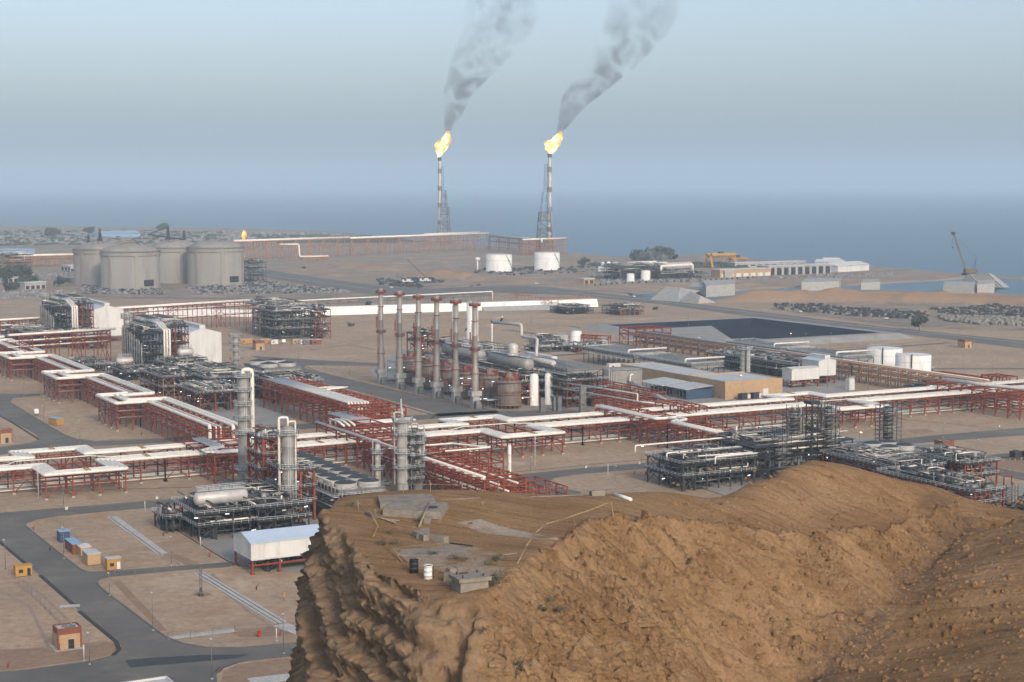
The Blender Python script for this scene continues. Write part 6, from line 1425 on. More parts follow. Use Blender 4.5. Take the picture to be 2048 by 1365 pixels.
# gantry cranes
def gantry(label,pL,pR,pt,th,m_='yellow'):
    a=P(*pL); b=P(*pR); h=ztop(*a,pt); root=thing('gantry_crane',label,'gantry crane',(a[0],a[1],0),'yellow gantry cranes on the quay'); s=MB(); s.bar((a[0],a[1],h),(b[0],b[1],h),th*1.6); s.bar((a[0],a[1]+10,h),(b[0],b[1]+10,h),th*1.6); s.build('girder',m_,root)
    for p in (a,b): s=MB(); s.bar((p[0],p[1]-4,0),(p[0],p[1]+1,h),th); s.bar((p[0],p[1]+14,0),(p[0],p[1]+9,h),th); s.bar((p[0],p[1]-4,1.5),(p[0],p[1]+14,1.5),th); s.build('leg',m_,root)
    s=MB(); s.cbox((a[0]+b[0])/2,(a[1]+b[1])/2+5,h+1.5,6,6,3); s.build('trolley','dark_steel',root)
gantry('yellow gantry crane standing on the quay behind the shore buildings',(1422,536),(1470,534),512,2.6)
gantry('smaller yellow gantry crane farther right behind the first',(1462,528),(1496,528),518,1.4)
# shore buildings
def pxblock(label,p0,p1,pt,depth,m_='brick_tan',roof='roof_grey',**k):
    a=P(*p0); b=P(*p1); fr_,L=span(p0,p1); h=ztop(*a,pt); root=thing('shore_building',label,'building',(a[0],a[1],0),k.get('group')); T=mkT(fr_)
    s=MB(); s.prism([T(0,0,0)[:2],T(L,0,0)[:2],T(L,depth,0)[:2],T(0,depth,0)[:2]],-.1,h); s.build('wall',m_,root)
    s=MB(); 
    if k.get('gable'):
        q=[T(-1,-1,h+.01),T(L+1,-1,h+.01),T(L+1,depth/2,h+k['gable']),T(-1,depth/2,h+k['gable']),T(-1,depth+1,h+.01),T(L+1,depth+1,h+.01)]; s.poly([q[0],q[1],q[2],q[3]]); s.poly([q[3],q[2],q[5],q[4]]); s.poly([q[0],q[3],q[4]]); s.poly([q[1],q[5],q[2]])
    else: s.prism([T(-.8,-.8,0)[:2],T(L+.8,-.8,0)[:2],T(L+.8,depth+.8,0)[:2],T(-.8,depth+.8,0)[:2]],h+.003,h+.9)
    s.build('roof',roof,root)
    n=k.get('bays',0); mm=k.get('bay_mat','dark_opening')
    for i in range(n):
        u=L*(i+.18)/n; v=L*(i+.82)/n; s=MB(); s.prism([T(u,-.12,0)[:2],T(v,-.12,0)[:2],T(v,.2,0)[:2],T(u,.2,0)[:2]],h*k.get('b0',.05),h*k.get('b1',.75)); s.build(k.get('bay','door'),mm,root)
    return root
pxblock('low brown shore building with white doors left of the long open hall',(1440,556),(1542,552),541,14,'brick_tan',bays=7,b1=.5,bay_mat='clad')
pxblock('long open fronted hall with dark bays on the shore',(1537,552),(1662,547),534,20,'concrete',bays=9,b0=.02,b1=.85)
pxblock('grey low annex at the left end of the shore buildings',(1422,554),(1450,556),542,12,'concrete',bays=2,bay='window',b0=.4,b1=.7)
pxblock('white two storey shore house with raised roof box',(1630,536),(1680,537),524,26,'clad','clad',gable=3)
pxblock('small white roofed tower of the shore house',(1648,534),(1680,534),520,14,'clad','clad',gable=2.5)
pxblock('white roofed warehouse at the right end of the shore buildings',(1676,545),(1738,541),533,30,'clad','clad',gable=4)
pxblock('long low grey shed behind the yellow gantry crane',(1470,536),(1610,532),527,16,'concrete',bays=10,bay='window',b0=.3,b1=.6)
pxblock('long blue roofed warehouse beyond the domed tanks',(205,476),(281,474),469,40,'blue_pale','blue_pale',gable=6)
pxblock('pale grey block house left of the domed tanks',(140,544),(162,544),533,16,'concrete',bays=2,b1=.5)
pxblock('low canopy building left of the pale block house',(122,541),(142,543),531,14,'clad',bays=3)
pxblock('blue walled compound far left behind the white trestle',(8,510),(70,507),502,50,'blue_pale','blue_pale')
pxblock('white flat building near the trees at far left',(8,566),(36,564),557,14,'clad',bays=3)
pxblock('pale grey low house in front of the far left trees',(50,580),(92,578),567,14,'concrete',bays=4,b1=.6)
pxblock('small tan gatehouse beside the coast road',(1168,569),(1188,568),559,10,'brick_tan',bays=2)
# concrete caissons by the harbour channel
def caisson(label,pts,pt,z0=-4,m_='concrete'):
    q=[P(*p) for p in pts]; h=ztop(*q[0],pt); s=MB(); s.prism(q,z0,h); o=s.build('caisson',m_,loc=(q[0][0],q[0][1],0)); tag(o,label,'caisson','concrete caissons in the harbour channel')
caisson('plain grey concrete block standing in the channel, pale right edge',[(1603,581),(1678,579),(1682,572),(1610,573)],565)
caisson('pale brown stone block with layered sides left in the channel',[(1412,592),(1470,588),(1470,578),(1405,580)],572)
caisson('dark recessed concrete block behind the stone one',[(1380,586),(1410,588),(1412,580),(1385,578)],573)
caisson('rough dark caisson beside the water at right',[(1886,586),(1948,588),(1950,580),(1890,578)],570)
caisson('rounded grey concrete shell next to the rough dark caisson',[(1954,586),(1988,584),(1990,576),(1956,577)],569)
caisson('low broken concrete block between channel and sand berm',[(1722,580),(1760,578),(1758,572),(1726,573)],566)
a=P(1296,600); b=P(1388,604); s=MB(); fr_,L=span((1300,600),(1392,607)); T=mkT(fr_); hh=ztop(*a,574)
s.poly([T(0,0,0),T(L*.62,0,0),T(L*.42,14,hh),T(L*.12,14,hh)]); s.poly([T(L*.62,0,0),T(L*.62,0.5,0),T(L*.75,20,hh*.8),T(L*.42,14,hh)]); s.poly([T(0,0,0),T(L*.12,14,hh),T(0,30,0)]); s.poly([T(L*.12,14,hh),T(L*.42,14,hh),T(L*.75,20,hh*.8),T(L*.7,34,0),T(0,30,0)]); s.poly([T(L*.62,0,0),T(L*1.05,0,0),T(L*1.05,2,hh*.55),T(L*.72,10,hh*.8)]); s.poly([T(L*1.05,0,0),T(L*1.1,20,0),T(L*1.05,2,hh*.55)]); s.poly([T(L*.72,10,hh*.8),T(L*1.05,2,hh*.55),T(L*1.1,20,0),T(L*.7,34,0)])
tag(s.build('sloped_slab','concrete',loc=(a[0],a[1],0)),'big wedge shaped sloping concrete slab beside the coast road','slab')
fr_,L=span((1962,576),(2006,575)); T=mkT(fr_); root=thing('ribbed_ramp','ribbed concrete ramp block at the foot of the crawler crane','ramp',(*P(1962,576),0))
s=MB(); x0_,y0_=P(1962,576); hh=ztop(x0_,y0_,551); s.poly([T(0,0,0),T(L*1.3,0,0),T(L*1.1,24,hh),T(0,24,hh)]); s.poly([T(0,0,0),T(0,24,hh),T(-6,34,0)]); s.poly([T(L*1.3,0,0),T(L*1.35,34,0),T(L*1.1,24,hh)]); s.poly([T(0,24,hh),T(L*1.1,24,hh),T(L*1.35,34,0),T(-6,34,0)]); s.build('slope','concrete',root)
s=MB()
for k in range(7): u=L*(.05+.15*k); s.bar(T(u,0,.2),T(u*.93,24,hh+.2),1.2)
s.build('rib','kerb',root)
# cranes
x,y=P(1940,551); bt=Dp(1906,467,math.hypot(*P(1940,551))*.95); root=thing('crawler_crane','crawler crane with long lattice boom by the sea at right','crane',(x,y,0))
s=MB(); s.cbox(x,y,0,12,3,2.6); s.cbox(x,y+6,0,12,3,2.6); s.build('track','black',root)
s=MB(); s.cbox(x+2,y+3,2.7,12,8,4.2); s.cbox(x-5,y+1,2.7,3.4,3,5.4); s.cbox(x+9,y+3,3.2,3,9,3.2); s.build('cab','crane_yellow',root)
X,Y,Zt=bt; h=ztop(x,y,467); ex=-15; tipx=(X-x)*1.0; s=MB(); A=Vector((x-4,y+3,5)); B=Vector((x+(-34*math.hypot(x,y)/FPX)*rx,y+(-34*math.hypot(x,y)/FPX)*ry,h)); d=(B-A); n_=Vector((rx,ry,0)); k=22
for e in (-1,1):
    for f in (-1,1):
        s.bar(A+n_*e*.9+Vector((0,0,f*.9)),B+n_*e*.7+Vector((0,0,f*.7)),.35)
for i in range(k):
    p=A+d*i/k; q=A+d*(i+1)/k; s.bar(p+n_*.9+Vector((0,0,-.9)),q-n_*.9+Vector((0,0,.9)),.25); s.bar(p-n_*.9+Vector((0,0,-.9)),q+n_*.9+Vector((0,0,.9)),.25)
s.build('boom','crane_yellow',root); s=MB(); s.cbox(B.x,B.y,B.z-1.5,3.2,3.2,3); s.build('boom_head','black',root)
s=MB(); s.bar((x+10,y+3,6),(x+10+2,y+3,20),.4); s.bar((x+12,y+3,20),B,.12); s.bar((x+12,y+3,20),(x+7,y+3,6),.3); s.bar(B+Vector((-.8,0,-1)),B+Vector((-.8,0,-16)),.12); s.build('mast_and_cables','dark_steel',root)
s=MB(); s.lathe(B.x-.8,B.y,[(.02,B.z-18),(.8,B.z-17),(.8,B.z-16),(.02,B.z-15)],8); s.build('hook_block','black',root)
def mobile_crane(label,px,py,L,ang,col='crane_yellow'):
    x,y=P(px,py); root=thing('mobile_crane',label,'crane',(x,y,0)); s=MB(); s.cbox(x,y,1.2,13,3,1.4); s.cbox(x-5.5,y,2.6,2.2,2.6,1.6); s.cbox(x+1,y,2.603,5,2.8,1.9); s.build('chassis','rail_white',root)
    for i in range(4): s=MB(); s.tube((x-5+3.2*i,y-1.7,.9),(x-5+3.2*i,y+1.7,.9),.9,12); s.build('axle_wheel','black',root)
    s=MB(); A=Vector((x+3,y,4)); B=A+Vector((-rx*math.cos(ang),-ry*math.cos(ang),math.sin(ang)))*L; s.tube(A,A.lerp(B,.5),.75,6); s.tube(A.lerp(B,.5),B,.5,6); s.build('boom',col,root)
mobile_crane('mobile crane with raised orange boom among mid distance scrap',850,565,30,.75)
mobile_crane('low mobile crane beside the raised one with a lowered boom',815,567,16,.25,'galv')
# ---------------------------------------------------------------- vehicles
def car(label,px,py,rot,col,kind='car',first=False):
    x,y=P(px,py); root=thing('parked_'+kind,label,kind,(0,0,0)); L,W_,H_=(4.8,1.9,1.5) if kind=='car' else (5.3,2,1.9)
    s=MB(); pr=[(-.5,.35),(-.5,.62),(-.44,.68),(-.2,.72),(-.1,1.0),(.22,1.0),(.34,.72),(.48,.66),(.5,.5),(.5,.35)] if kind=='car' else [(-.5,.4),(-.5,.72),(-.12,.72),(-.12,.74),(-.06,1.0),(.16,1.0),(.26,.74),(.48,.68),(.5,.5),(.5,.4)]
    n=len(pr); 
    for e in (-.5,.5): s.v+=[(a*L,e*W_,b*H_) for a,b in pr]
    s.f.append(tuple(range(n))); s.f.append(tuple(range(2*n-1,n-1,-1)))
    for i in range(n): j=(i+1)%n; s.f.append((i,n+i,n+j,j))
    s.sm=[False]*len(s.f); s.build('body',col,root)
    s=MB(); s.box(-.09*L,.24*L,-.505*W_,.505*W_,.74*H_,.93*H_); s.build('window','dark_opening',root)
    for a in (-.32,.32):
        for b in (-.5,.5): s=MB(); s.tube((a*L,b*W_-.1,.34),(a*L,b*W_+.1,.34),.34,12); s.build('wheel','black',root)
    root.location=(x,y,.06); root.rotation_euler=(0,0,rot); root['group']='vehicles around the site'
    return root
car('white pickup parked behind the small slim column near the fan coolers',768,972,.2,'clad','pickup')
car('white van on the coast road by the wedge slab',1267,596,1.4,'clad','van')
car('white car on the dirt track at mid distance',1073,569,.3,'clad')
car('dark car on the dirt track left of the white one',957,572,.3,'dark_steel')
car('second dark car on the dirt track by the sand mounds',942,574,.4,'galv')
car('white van parked by the tyre field at right',1773,640,.5,'clad','van')
car('white van near the dark scrap in the middle distance',783,577,.5,'clad','van')
car('grey truck parked by the pipes right of the tyre field',1915,645,.2,'galv','pickup')
car('white pickup on the verge above the coast road',1600,626,1.3,'clad','pickup')
# ---------------------------------------------------------------- containers and cabins
def cabin(label,px,py,L,W_,H_,col,rot=0,roof='roof_grey',group=None,cat='cabin',door='clad',name='site_cabin'):
    x,y=P(px,py); root=thing(name,label,cat,(0,0,0),group)
    s=MB(); s.box(-L/2,L/2,-W_/2,W_/2,.15,H_); s.build('wall',col,root)
    s=MB(); s.box(-L/2-.15,L/2+.15,-W_/2-.15,W_/2+.15,H_+.003,H_+.16); s.build('roof',roof,root)
    s=MB(); s.box(L*.2,L*.2+.9,-W_/2-.05,-W_/2+.05,.2,2.2); s.build('door',door,root)
    s=MB(); s.box(-L*.3,-L*.3+1.1,-W_/2-.05,-W_/2+.05,1.1,2.0); s.build('window','dark_opening',root)
    s=MB(); 
    for a in (-L/2+.3,0,L/2-.3): s.box(a-.15,a+.15,-W_/2+.1,W_/2-.1,0,.148)
    s.build('skid','dark_steel',root)
    root.location=(x,y,.03); root.rotation_euler=(0,0,rot); return root
YR=math.pi/2
cabin('dark blue container at the far end of the cabin row by the road',127,1083,3.6,3,3.2,'blue',YR,'blue_pale',None,'container','dark_steel','container')
cabin('long red cabin with blue roof in the row by the road',147,1103,9,2.6,2.9,'brick_red',YR,'blue_pale')
cabin('small white roofed cabin in the row by the road',168,1110,5,3,2.6,'brick_tan',YR,'clad')
cabin('yellow cabin with pale roof and ladder at the near end of the row',183,1127,6,3.6,3.2,'brick_tan',YR,'roof_grey')
cabin('yellow guard hut with white door and window by the side road',226,1139,3.8,2.6,3.2,'yellow',0,'roof_grey',None,'hut','clad','guard_hut')
cabin('yellow guard hut by the gate at the left edge',46,1152,4.4,2.6,2.9,'yellow',0,'yellow',None,'hut','dark_opening','guard_hut')
cabin('yellow container with blue roof beside the left road curve',112,850,6.6,3.4,3.0,'yellow',1.9,'blue_pale',None,'container','yellow','container')
for i,(px,py,c,L,lb) in enumerate(((492,688,'yellow',9,'orange container left of the brick hut in the yard'),(530,688,'yellow',8,'orange container right of the brick hut in the yard'),(548,689,'clad',5,'white box container in the gravel yard'),(592,688,'brick_tan',6,'tan container right of the white one in the yard'),(604,689,'clad',3,'small white container in the dark row'),(614,689,'galv',6,'grey container in the dark row of the yard'),(632,689,'brick_red',7,'brown container at the right end of the yard row'),(1862,746,'galv',4,'grey cabinet near the white storage tanks'))):
    cabin(lb,px,py,L,2.6,3,c,.1,'roof_grey',None,'container',c,'container')
for i,(px,py,pt) in enumerate(((73,832,818),(567,688,679),(488,518,510))):
    x,y=P(px,py); h=ztop(x,y,pt); root=thing('white_water_tank','small white plastic tank on a stand, '+('beside the left road','in the gravel yard row','far off beyond the domed tanks')[i],'tank',(x,y,0)); q=1.1+i*.4
    s=MB(); s.lathe(x,y,[(q,h*.35),(q,h*.9),(q*.6,h),(.02,h)],12); s.build('shell','tank_white',root); s=MB(); 
    for a in (-q*.6,q*.6):
        for b in (-q*.6,q*.6): s.bar((x+a,y+b,0),(x+a,y+b,h*.36),.15)
    s.box(x-q,x+q,y-q,y+q,h*.3,h*.35-.01); s.build('stand','galv',root)
x,y=P(1990,815+110); 
for k in range(2):
    x,y=P(2030+k*22,922); root=thing('outdoor_cooler','dark louvred cooler box by the round gravel bed, %s of two'%ordn[k],'cooler',(x,y,0),'dark coolers at the gravel bed')
    s=MB(); s.box(x,x+3.6,y,y+3,1,3.4); s.build('casing','dark_steel',root); s=MB(); s.lathe(x+1.8,y+1.5,[(1.2,3.403),(1.2,3.7),(1.1,3.7)],14); s.build('fan','fan_dark',root); s=MB(); 
    for a in (.2,3.4):
        for b in (.2,2.8): s.bar((x+a,y+b,0),(x+a,y+b,1),.2)
    s.build('leg','rail_white',root)
x,y=P(2008,972); root=thing('goal_frame','small red goal shaped pipe support at the right','steel frame',(x,y,0)); s=MB()
for a in (0,3.6): s.bar((x+a,y,0),(x+a,y,3.4),.3)
s.build('post','red_steel',root); s=MB(); s.bar((x-.8,y,3.5),(x+4.4,y,3.5),.35); s.build('crossbar','red_steel',root)
# ---------------------------------------------------------------- lamps, posts, hydrants
lp=[(424,1359,1277),(306,1262,1185),(343,1131,1074),(128,1118,1055),(179,1330,1265),(11,1143,1080),(567,1308,1228),(219,1192,1147),(1283,925,905),(1061,947,922),(127,1016,960),(286,0,0),(48,796,762),(89,826,804),(136,828,800),(160,885,842),(87,838,822),(10,773,748),(1718,992-60,876-10),(1886,876,853),(1952,925,880),(1230,966,940),
 (648,740,692),(597,728,698),(700,755,740),(542,700,660),(1030,655,640),(1004,655,635),(1033,672,650),(1062,648,627),(1149,690,648),(1258,600,590),(1377,655,620),(1110,655,636),(1610,710,665),(1660,706,667),(1580,700,668),(1750,700,664),(1880,728,704),(1926,740,705),(1929,762,725),(1590,785,745),(1655,775,742),(1737,782,763),(1985,745,720),(1480,790,752),(1240,700,680),(663,830,805),(350,830,780)]
k=0
for px,pb,pt in lp:
    if pb==0: continue
    x,y=P(px,pb); h=ztop(x,y,pt); k+=1
    side='left' if px<700 else ('middle' if px<1400 else 'right')
    near='near' if pb>1000 else ('mid distance' if pb>780 else 'far')
    zn_=near+' '+side; zl=sorted(q[0] for q in lp if q[1]>0 and (('near' if q[1]>1000 else ('mid distance' if q[1]>780 else 'far'))+' '+('left' if q[0]<700 else ('middle' if q[0]<1400 else 'right')))==zn_)
    lamp_post(x,y,min(max(h,6),13),'',lit=(k%9==0))['label']='slender lamp post on the %s plots, %s counting from the left there'%(zn_,ordn[zl.index(px)])
x,y=P(402,1192); root=thing('lattice_pole','slim lattice pole on a dark base in the middle plot','pole',(x,y,0)); lattice(root,x,y,.5,.35,.4,7.4,12,.07,'galv'); s=MB(); s.cbox(x,y,0,1.2,1.2,.5); s.cbox(x,y,1.2,.6,.6,1); s.build('base','dark_steel',root)
for i,(px,py,lb) in enumerate(((518,1275,'by the bottom road near the cliff'),(362,1023,'beside the upper left side road'),(1293,951,'in the middle right plot'),(743,790,'by the diagonal road'),(1775,706,'far, below the pond corner'))):
    x,y=P(px,py); root=thing('hose_cabinet','red fire hose cabinet on a post, '+lb,'fire cabinet',(x,y,0),'red fire hose cabinets'); s=MB(); s.cbox(x,y,.3,.9,.5,1.2); s.build('casing','hydrant_red',root); s=MB(); s.cbox(x,y-.27,.5,.6,.03,.8); s.build('door','hydrant_red',root); s=MB(); s.cbox(x,y,0,.2,.2,.3); s.build('post','galv',root)
for i,(px,py,lb) in enumerate(((560,1272,'near the cliff at the bottom road'),(339,1022,'left of the red cabinet on the side road'),(16,1336,'at the bottom left corner'),(327,1072,'below the slab path, dark'),(419,1115,'on the plot edge by the shed'),(513,1180,'beside the second slab path'),(1268,950,'left of the middle right cabinet'),(100,1102,'at the road bend'),(1780,789,'by the stilted white boxes'),(283,871,'near the road under the zigzag rack'),(67,1060,'at the rounded road corner'))):
    x,y=P(px,py); root=thing('fire_hydrant','small red and dark fire hydrant monitor, '+lb,'hydrant',(x,y,0),'fire hydrants on the plots'); s=MB(); s.tube((x,y,0),(x,y,.9),.14,8); s.tube((x-.35,y,.7),(x+.35,y,.7),.09,6); s.build('barrel','hydrant_red' if i%2==0 else 'dark_steel',root); s=MB(); s.tube((x,y,.95),(x+.5,y-.4,1.5),.09,6); s.build('monitor','hydrant_red',root)
for i,(px,py,pt,lb) in enumerate(((168,1322,1290,'on the roundabout gravel at lower left'),(553,1282,1257,'near the cliff base'),(401,1094,1074,'by the shed pad'),(290,1022,1003,'at the side road edge'),(1216,950,928,'middle right'),(77,996,930,'left, in front of the loop platform'),(245,985,927,'right of the loop platform at left'),(1345,940,895,'under the double white line'),(723,815,795,'by the diagonal road'),(1070,930,872,'in front of the middle loop'))):
    x,y=P(px,py); h=ztop(x,y,pt); root=thing('marker_post','plain white post, '+lb,'post',(x,y,0),'white marker posts'); s=MB(); s.tube((x,y,.1),(x,y,h),.13,8); s.build('pole','rail_white',root); s=MB(); s.lathe(x,y,[(.5,0),(.5,.12),(.14,.13)],10); s.build('foot','concrete',root)
for i,(px,py) in enumerate(((133,1020),(314,999),(1172,937),(1279,929),(1999,855))):
    x,y=P(px,py); s=MB(); s.cbox(x,y,.06,1.1,.08,.9,.4); s.tube((x,y,0),(x,y,.4),.05,6); tag(s.build('road_sign','clad',loc=(x,y,0)),'small white sign board beside the plant road, %s from the left'%ordn[i],'sign','small white road signs')
x,y=P(568,1202); root=thing('yellow_post','yellow cabinet on a pole beside the cliff foot','cabinet',(x,y,0)); s=MB(); s.tube((x,y,0),(x,y,1.2),.1,6); s.build('pole','galv',root); s=MB(); s.cbox(x,y,1.0,.6,.5,1.1); s.build('casing','yellow',root)
x,y=P(318,1047); root=thing('valve_set','dark cluster of small valves at the pad corner','valves',(x,y,0)); s=MB(); 
for q in range(5): s.tube((x+q*.6,y,0),(x+q*.6,y,1.2+.2*(q%2)),.16,6); s.lathe(x+q*.6,y,[(.3,1.2),(.3,1.3),(.02,1.3)],8)
s.build('valve','dark_steel',root); s=MB(); s.bar((x-.4,y,.6),(x+3,y,.6),.2); s.build('pipe','galv',root)
# fences of thin posts
def fence(label,pts,step=5,h=2.0,m_='galv'):
    root=thing('wire_fence',label,'fence',(*P(*pts[0]),0),'thin wire fences on the plots'); s=MB(); w_=MB()
    for a,b in zip(pts[:-1],pts[1:]):
        a=P(*a); b=P(*b); L=math.hypot(b[0]-a[0],b[1]-a[1]); k=max(1,int(L/step))
        for i in range(k+1): t=i/k; s.bar((a[0]+(b[0]-a[0])*t,a[1]+(b[1]-a[1])*t,0),(a[0]+(b[0]-a[0])*t,a[1]+(b[1]-a[1])*t,h),.08)
        for z in (h*.95,h*.5): w_.bar((*a,z),(*b,z),.035)
    o=s.build('post',m_,root); o['kind']='stuff'; w_.build('wire',m_,root)
for i,(pts,lb) in enumerate((([(100,1035),(215,1137)],'behind the row of cabins'),([(230,1150),(310,1148)],'around the guard hut'),([(30,1160),(120,1250)],'left of the long road'),([(0,1312),(120,1305),(185,1308)],'below the brick hut'),([(336,1282),(470,1268),(600,1262)],'along the bottom plot'),([(1950,920),(1960,935),(2048,952)],'along the road at the right edge'),([(1160,945),(1400,925),(1600,905)],'along the near right road'),([(600,768),(740,800),(860,832)],'along the diagonal road'),([(25,798),(60,828),(150,876)],'along the road at the left'))):
    fence('thin wire fence with grey posts, '+lb,pts)
s=MB(); pts=[P(*q) for q in ((1190,572),(1250,568),(1400,563),(1520,556))]; 
root=thing('bollard_row','row of dark shrubs like bollards along the shore bank','bollards',(*pts[0],0))
for a,b in zip(pts[:-1],pts[1:]):
    L=math.hypot(b[0]-a[0],b[1]-a[1]); 
    for i in range(int(L/9)): t=i*9/L; s.lathe(a[0]+(b[0]-a[0])*t,a[1]+(b[1]-a[1])*t,[(.8,0),(1.2,1),(.9,2.2),(.05,2.6)],6)
o=s.build('bollard','foliage',root); o['kind']='stuff'
# ---------------------------------------------------------------- trees and shrubs
def tree(label,px,py,w_,h_,seed,group='dark trees at the far left',m_='foliage',leaves=900,trunk=True,pos=None,lp_=None):
    x,y=pos[:2] if pos else P(px,py); z0=pos[2] if pos else 0; root=thing('tree' if trunk else 'shrub',label,'tree' if trunk else 'shrub',(x,y,z0),group); rd=random.Random(seed); s=MB()
    cl=[(rd.uniform(-.5,.5)*w_*.7,rd.uniform(-.5,.5)*w_*.7,h_*(rd.uniform(.4,.85) if trunk else rd.uniform(.15,.7)),rd.uniform(.14,.26)*w_) for _ in range(11)]; ls=lp_ or w_*.06
    for i in range(leaves):
        c=rd.choice(cl); v=Vector((rd.gauss(0,1),rd.gauss(0,1),rd.gauss(0,.8))).normalized()*c[3]*rd.uniform(.4,1.05); p=Vector((x+c[0],y+c[1],z0+c[2]))+v; a=Vector((rd.gauss(0,1),rd.gauss(0,1),rd.gauss(0,1))).normalized()*ls; b=a.orthogonal().normalized()*ls*.7
        s.quad(tuple(p-a-b),tuple(p+a-b),tuple(p+a+b),tuple(p-a+b))
    s.build('crown' if trunk else 'foliage',m_,root)
    if trunk:
        t_=MB(); t_.tube((x,y,z0),(x,y,z0+h_*.5),w_*.045,7,r2=w_*.025)
        for c in cl[:5]: t_.tube((x,y,z0+h_*.35),(x+c[0]*.8,y+c[1]*.8,z0+c[2]),w_*.02,5,r2=w_*.008)
        t_.build('trunk','wood',root)
for i,(px,py,w_,h_) in enumerate(((8,566,24,15),(22,562,22,14),(38,562,24,17),(50,561,16,13),(62,574,16,12),(128,575,12,11),(45,578,16,10),(20,582,14,8),(115,572,9,6))):
    tree('dark bushy tree at far left, %s of nine from the front'%ordn[i],px,py,w_,h_,400+i,leaves=500)
for i,(px,py,w_,h_,lb) in enumerate(((1166,534,15,11,'right of the far white tanks'),(1290,521,34,12,'dark clump behind the shore steam, left'),(1320,520,40,14,'dark clump behind the shore steam, middle'),(1839,662,15,10,'beside the coast road at right'),(176,474,26,20,'beyond the domed tanks, left'),(106,474,34,16,'in the far left scrubland'),(325,463,26,18,'beyond the blue warehouse'))):
    tree('lone dark tree '+lb,px,py,w_,h_,420+i,'lone dark trees',leaves=600)
for i,(px,py,lb) in enumerate(((701,653,'in the yard left of the stacks'),(741,620,'against the white embankment'),(607,538,'far off by the trestle'),(1745,604,'on the sand berm'),(1310,620,'by the coast road'),(1590,588,'near the channel'))):
    tree('small dark shrub '+lb,px,py,6 if i!=1 else 9,3.4 if i!=1 else 9,440+i,'small dark shrubs',leaves=200,trunk=False)
# ---------------------------------------------------------------- scrap fields (nobody could count them)
def scatter(name,label,polys,n,size,m_,seed,h=(.5,2.2),cat='scrap',tube=False):
    rd=random.Random(seed); s=MB(); allp=[[P(*q) for q in p] for p in polys]; c=0
    while c<n:
        p=rd.choice(allp); xs=[q[0] for q in p]; ys=[q[1] for q in p]; x=rd.uniform(min(xs),max(xs)); y=rd.uniform(min(ys),max(ys))
        if not bool(inpoly(np.array([x]),np.array([y]),p)[0]): continue
        c+=1; q=rd.uniform(*size); a=rd.uniform(0,3.1)
        if tube and rd.random()<.6: s.tube((x,y,q*.4),(x+math.cos(a)*q,y+math.sin(a)*q,q*.4),q*.4,8)
        else:
            m0=len(s.v); s.cbox(x,y,-.05,q*rd.uniform(.6,1.6),q*rd.uniform(.4,1),rd.uniform(*h),a)
            for k in range(m0+4,m0+8): v=s.v[k]; s.v[k]=(x+(v[0]-x)*rd.uniform(.3,1),y+(v[1]-y)*rd.uniform(.3,1),v[2]*rd.uniform(.6,1))
    o=s.build(name,m_,loc=(*P(*polys[0][0]),0)); o['kind']='stuff'; tag(o,label,cat)
L1=[[(160,572),(320,576),(330,590),(170,588)],[(370,574),(560,570),(690,578),(700,586),(400,590)],[(480,556),(560,566),(500,576)]]
scatter('scrap_field','strip of pale scrap and stores below the domed tanks',L1,900,(1.2,5),'scrap',1,(.5,2.0))
scatter('scrap_pieces','dark pieces among the scrap strip below the domed tanks',L1,700,(1,4),'dark_steel',2,(.5,2.4))
scatter('rubble_field','dark field of tyres and rubble along the sand berm at right',[[(1545,610),(1640,611),(1760,622),(1860,628),(1850,640),(1700,632),(1560,620)],[(1860,618),(2060,608),(2060,640),(1900,636)]],900,(1.5,5),'ditch',3,(.8,2.8))
scatter('rubble_pieces','grey rubble pieces among the dark tyre field',[[(1545,610),(1640,611),(1760,622),(1860,628),(1850,640),(1700,632),(1560,620)],[(1860,618),(2060,608),(2060,640),(1900,636)]],500,(1.2,4),'rubble',4,(.6,2.4))
scatter('concrete_pipe_stock','rows of stored grey concrete pipe rings at right',[[(1880,634),(2060,638),(2060,652),(1960,650),(1890,642)]],420,(2.6,3.6),'rubble',5,(1,2.2),'pipes',True)
scatter('far_settlement','speckled pale houses and stores far off at left',[[(0,462),(450,464),(700,470),(560,482),(300,486),(0,492)]],700,(4,13),'scrap',6,(2,5),'houses')
scatter('far_thicket','dark scrub and stores along the far shore',[[(0,462),(450,464),(450,486),(0,492)],[(480,470),(740,474),(860,486),(560,486)],[(1180,530),(1480,528),(1490,536),(1240,536)]],1500,(6,20),'foliage',7,(1.5,4.5),'scrub')
scatter('mid_scrap','dark machines and stores around the mobile cranes',[[(752,560),(880,556),(890,566),(760,570)],[(780,570),(845,572),(840,576),(782,574)],[(940,538),(1180,533),(1190,545),(1040,552),(950,548)]],300,(2,6),'dark_steel',8,(.8,3.2))
scatter('shore_scrap','small pale stores around the shore buildings',[[(1200,556),(1400,558),(1420,566),(1200,568)],[(1180,545),(1240,546),(1240,556),(1180,556)],[(1440,558),(1700,548),(1780,545),(1790,552),(1600,560)]],420,(1.5,4.5),'scrap',9,(.6,2.2))
scatter('rear_stores','small stores left of the far domed tanks',[[(60,545),(155,548),(155,560),(60,562)],[(0,584),(150,580),(150,592),(0,598)],[(170,500),(205,500),(205,506),(170,506)]],420,(1.5,5),'scrap',10,(.6,2.4))
# small gas flare far left
x,y=P(488,508); h=ztop(x,y,480); root=thing('ground_flare','small burning vent beyond the right domed tank','flare',(x,y,0)); s=MB(); s.tube((x,y,0),(x,y,h),1.4,8); s.build('stack','galv',root)
s=MB(); s.lathe(x,y,[(.6,h),(3.4,h+5),(2.6,h+9),(.05,h+15)],9); s.lathe(x+3,y,[(.1,h+3),(2,h+7),(.05,h+14)],7); tag(s.build('flame','flame',loc=(x,y,h)),'small orange flame on the far vent beyond the right domed tank','flame')
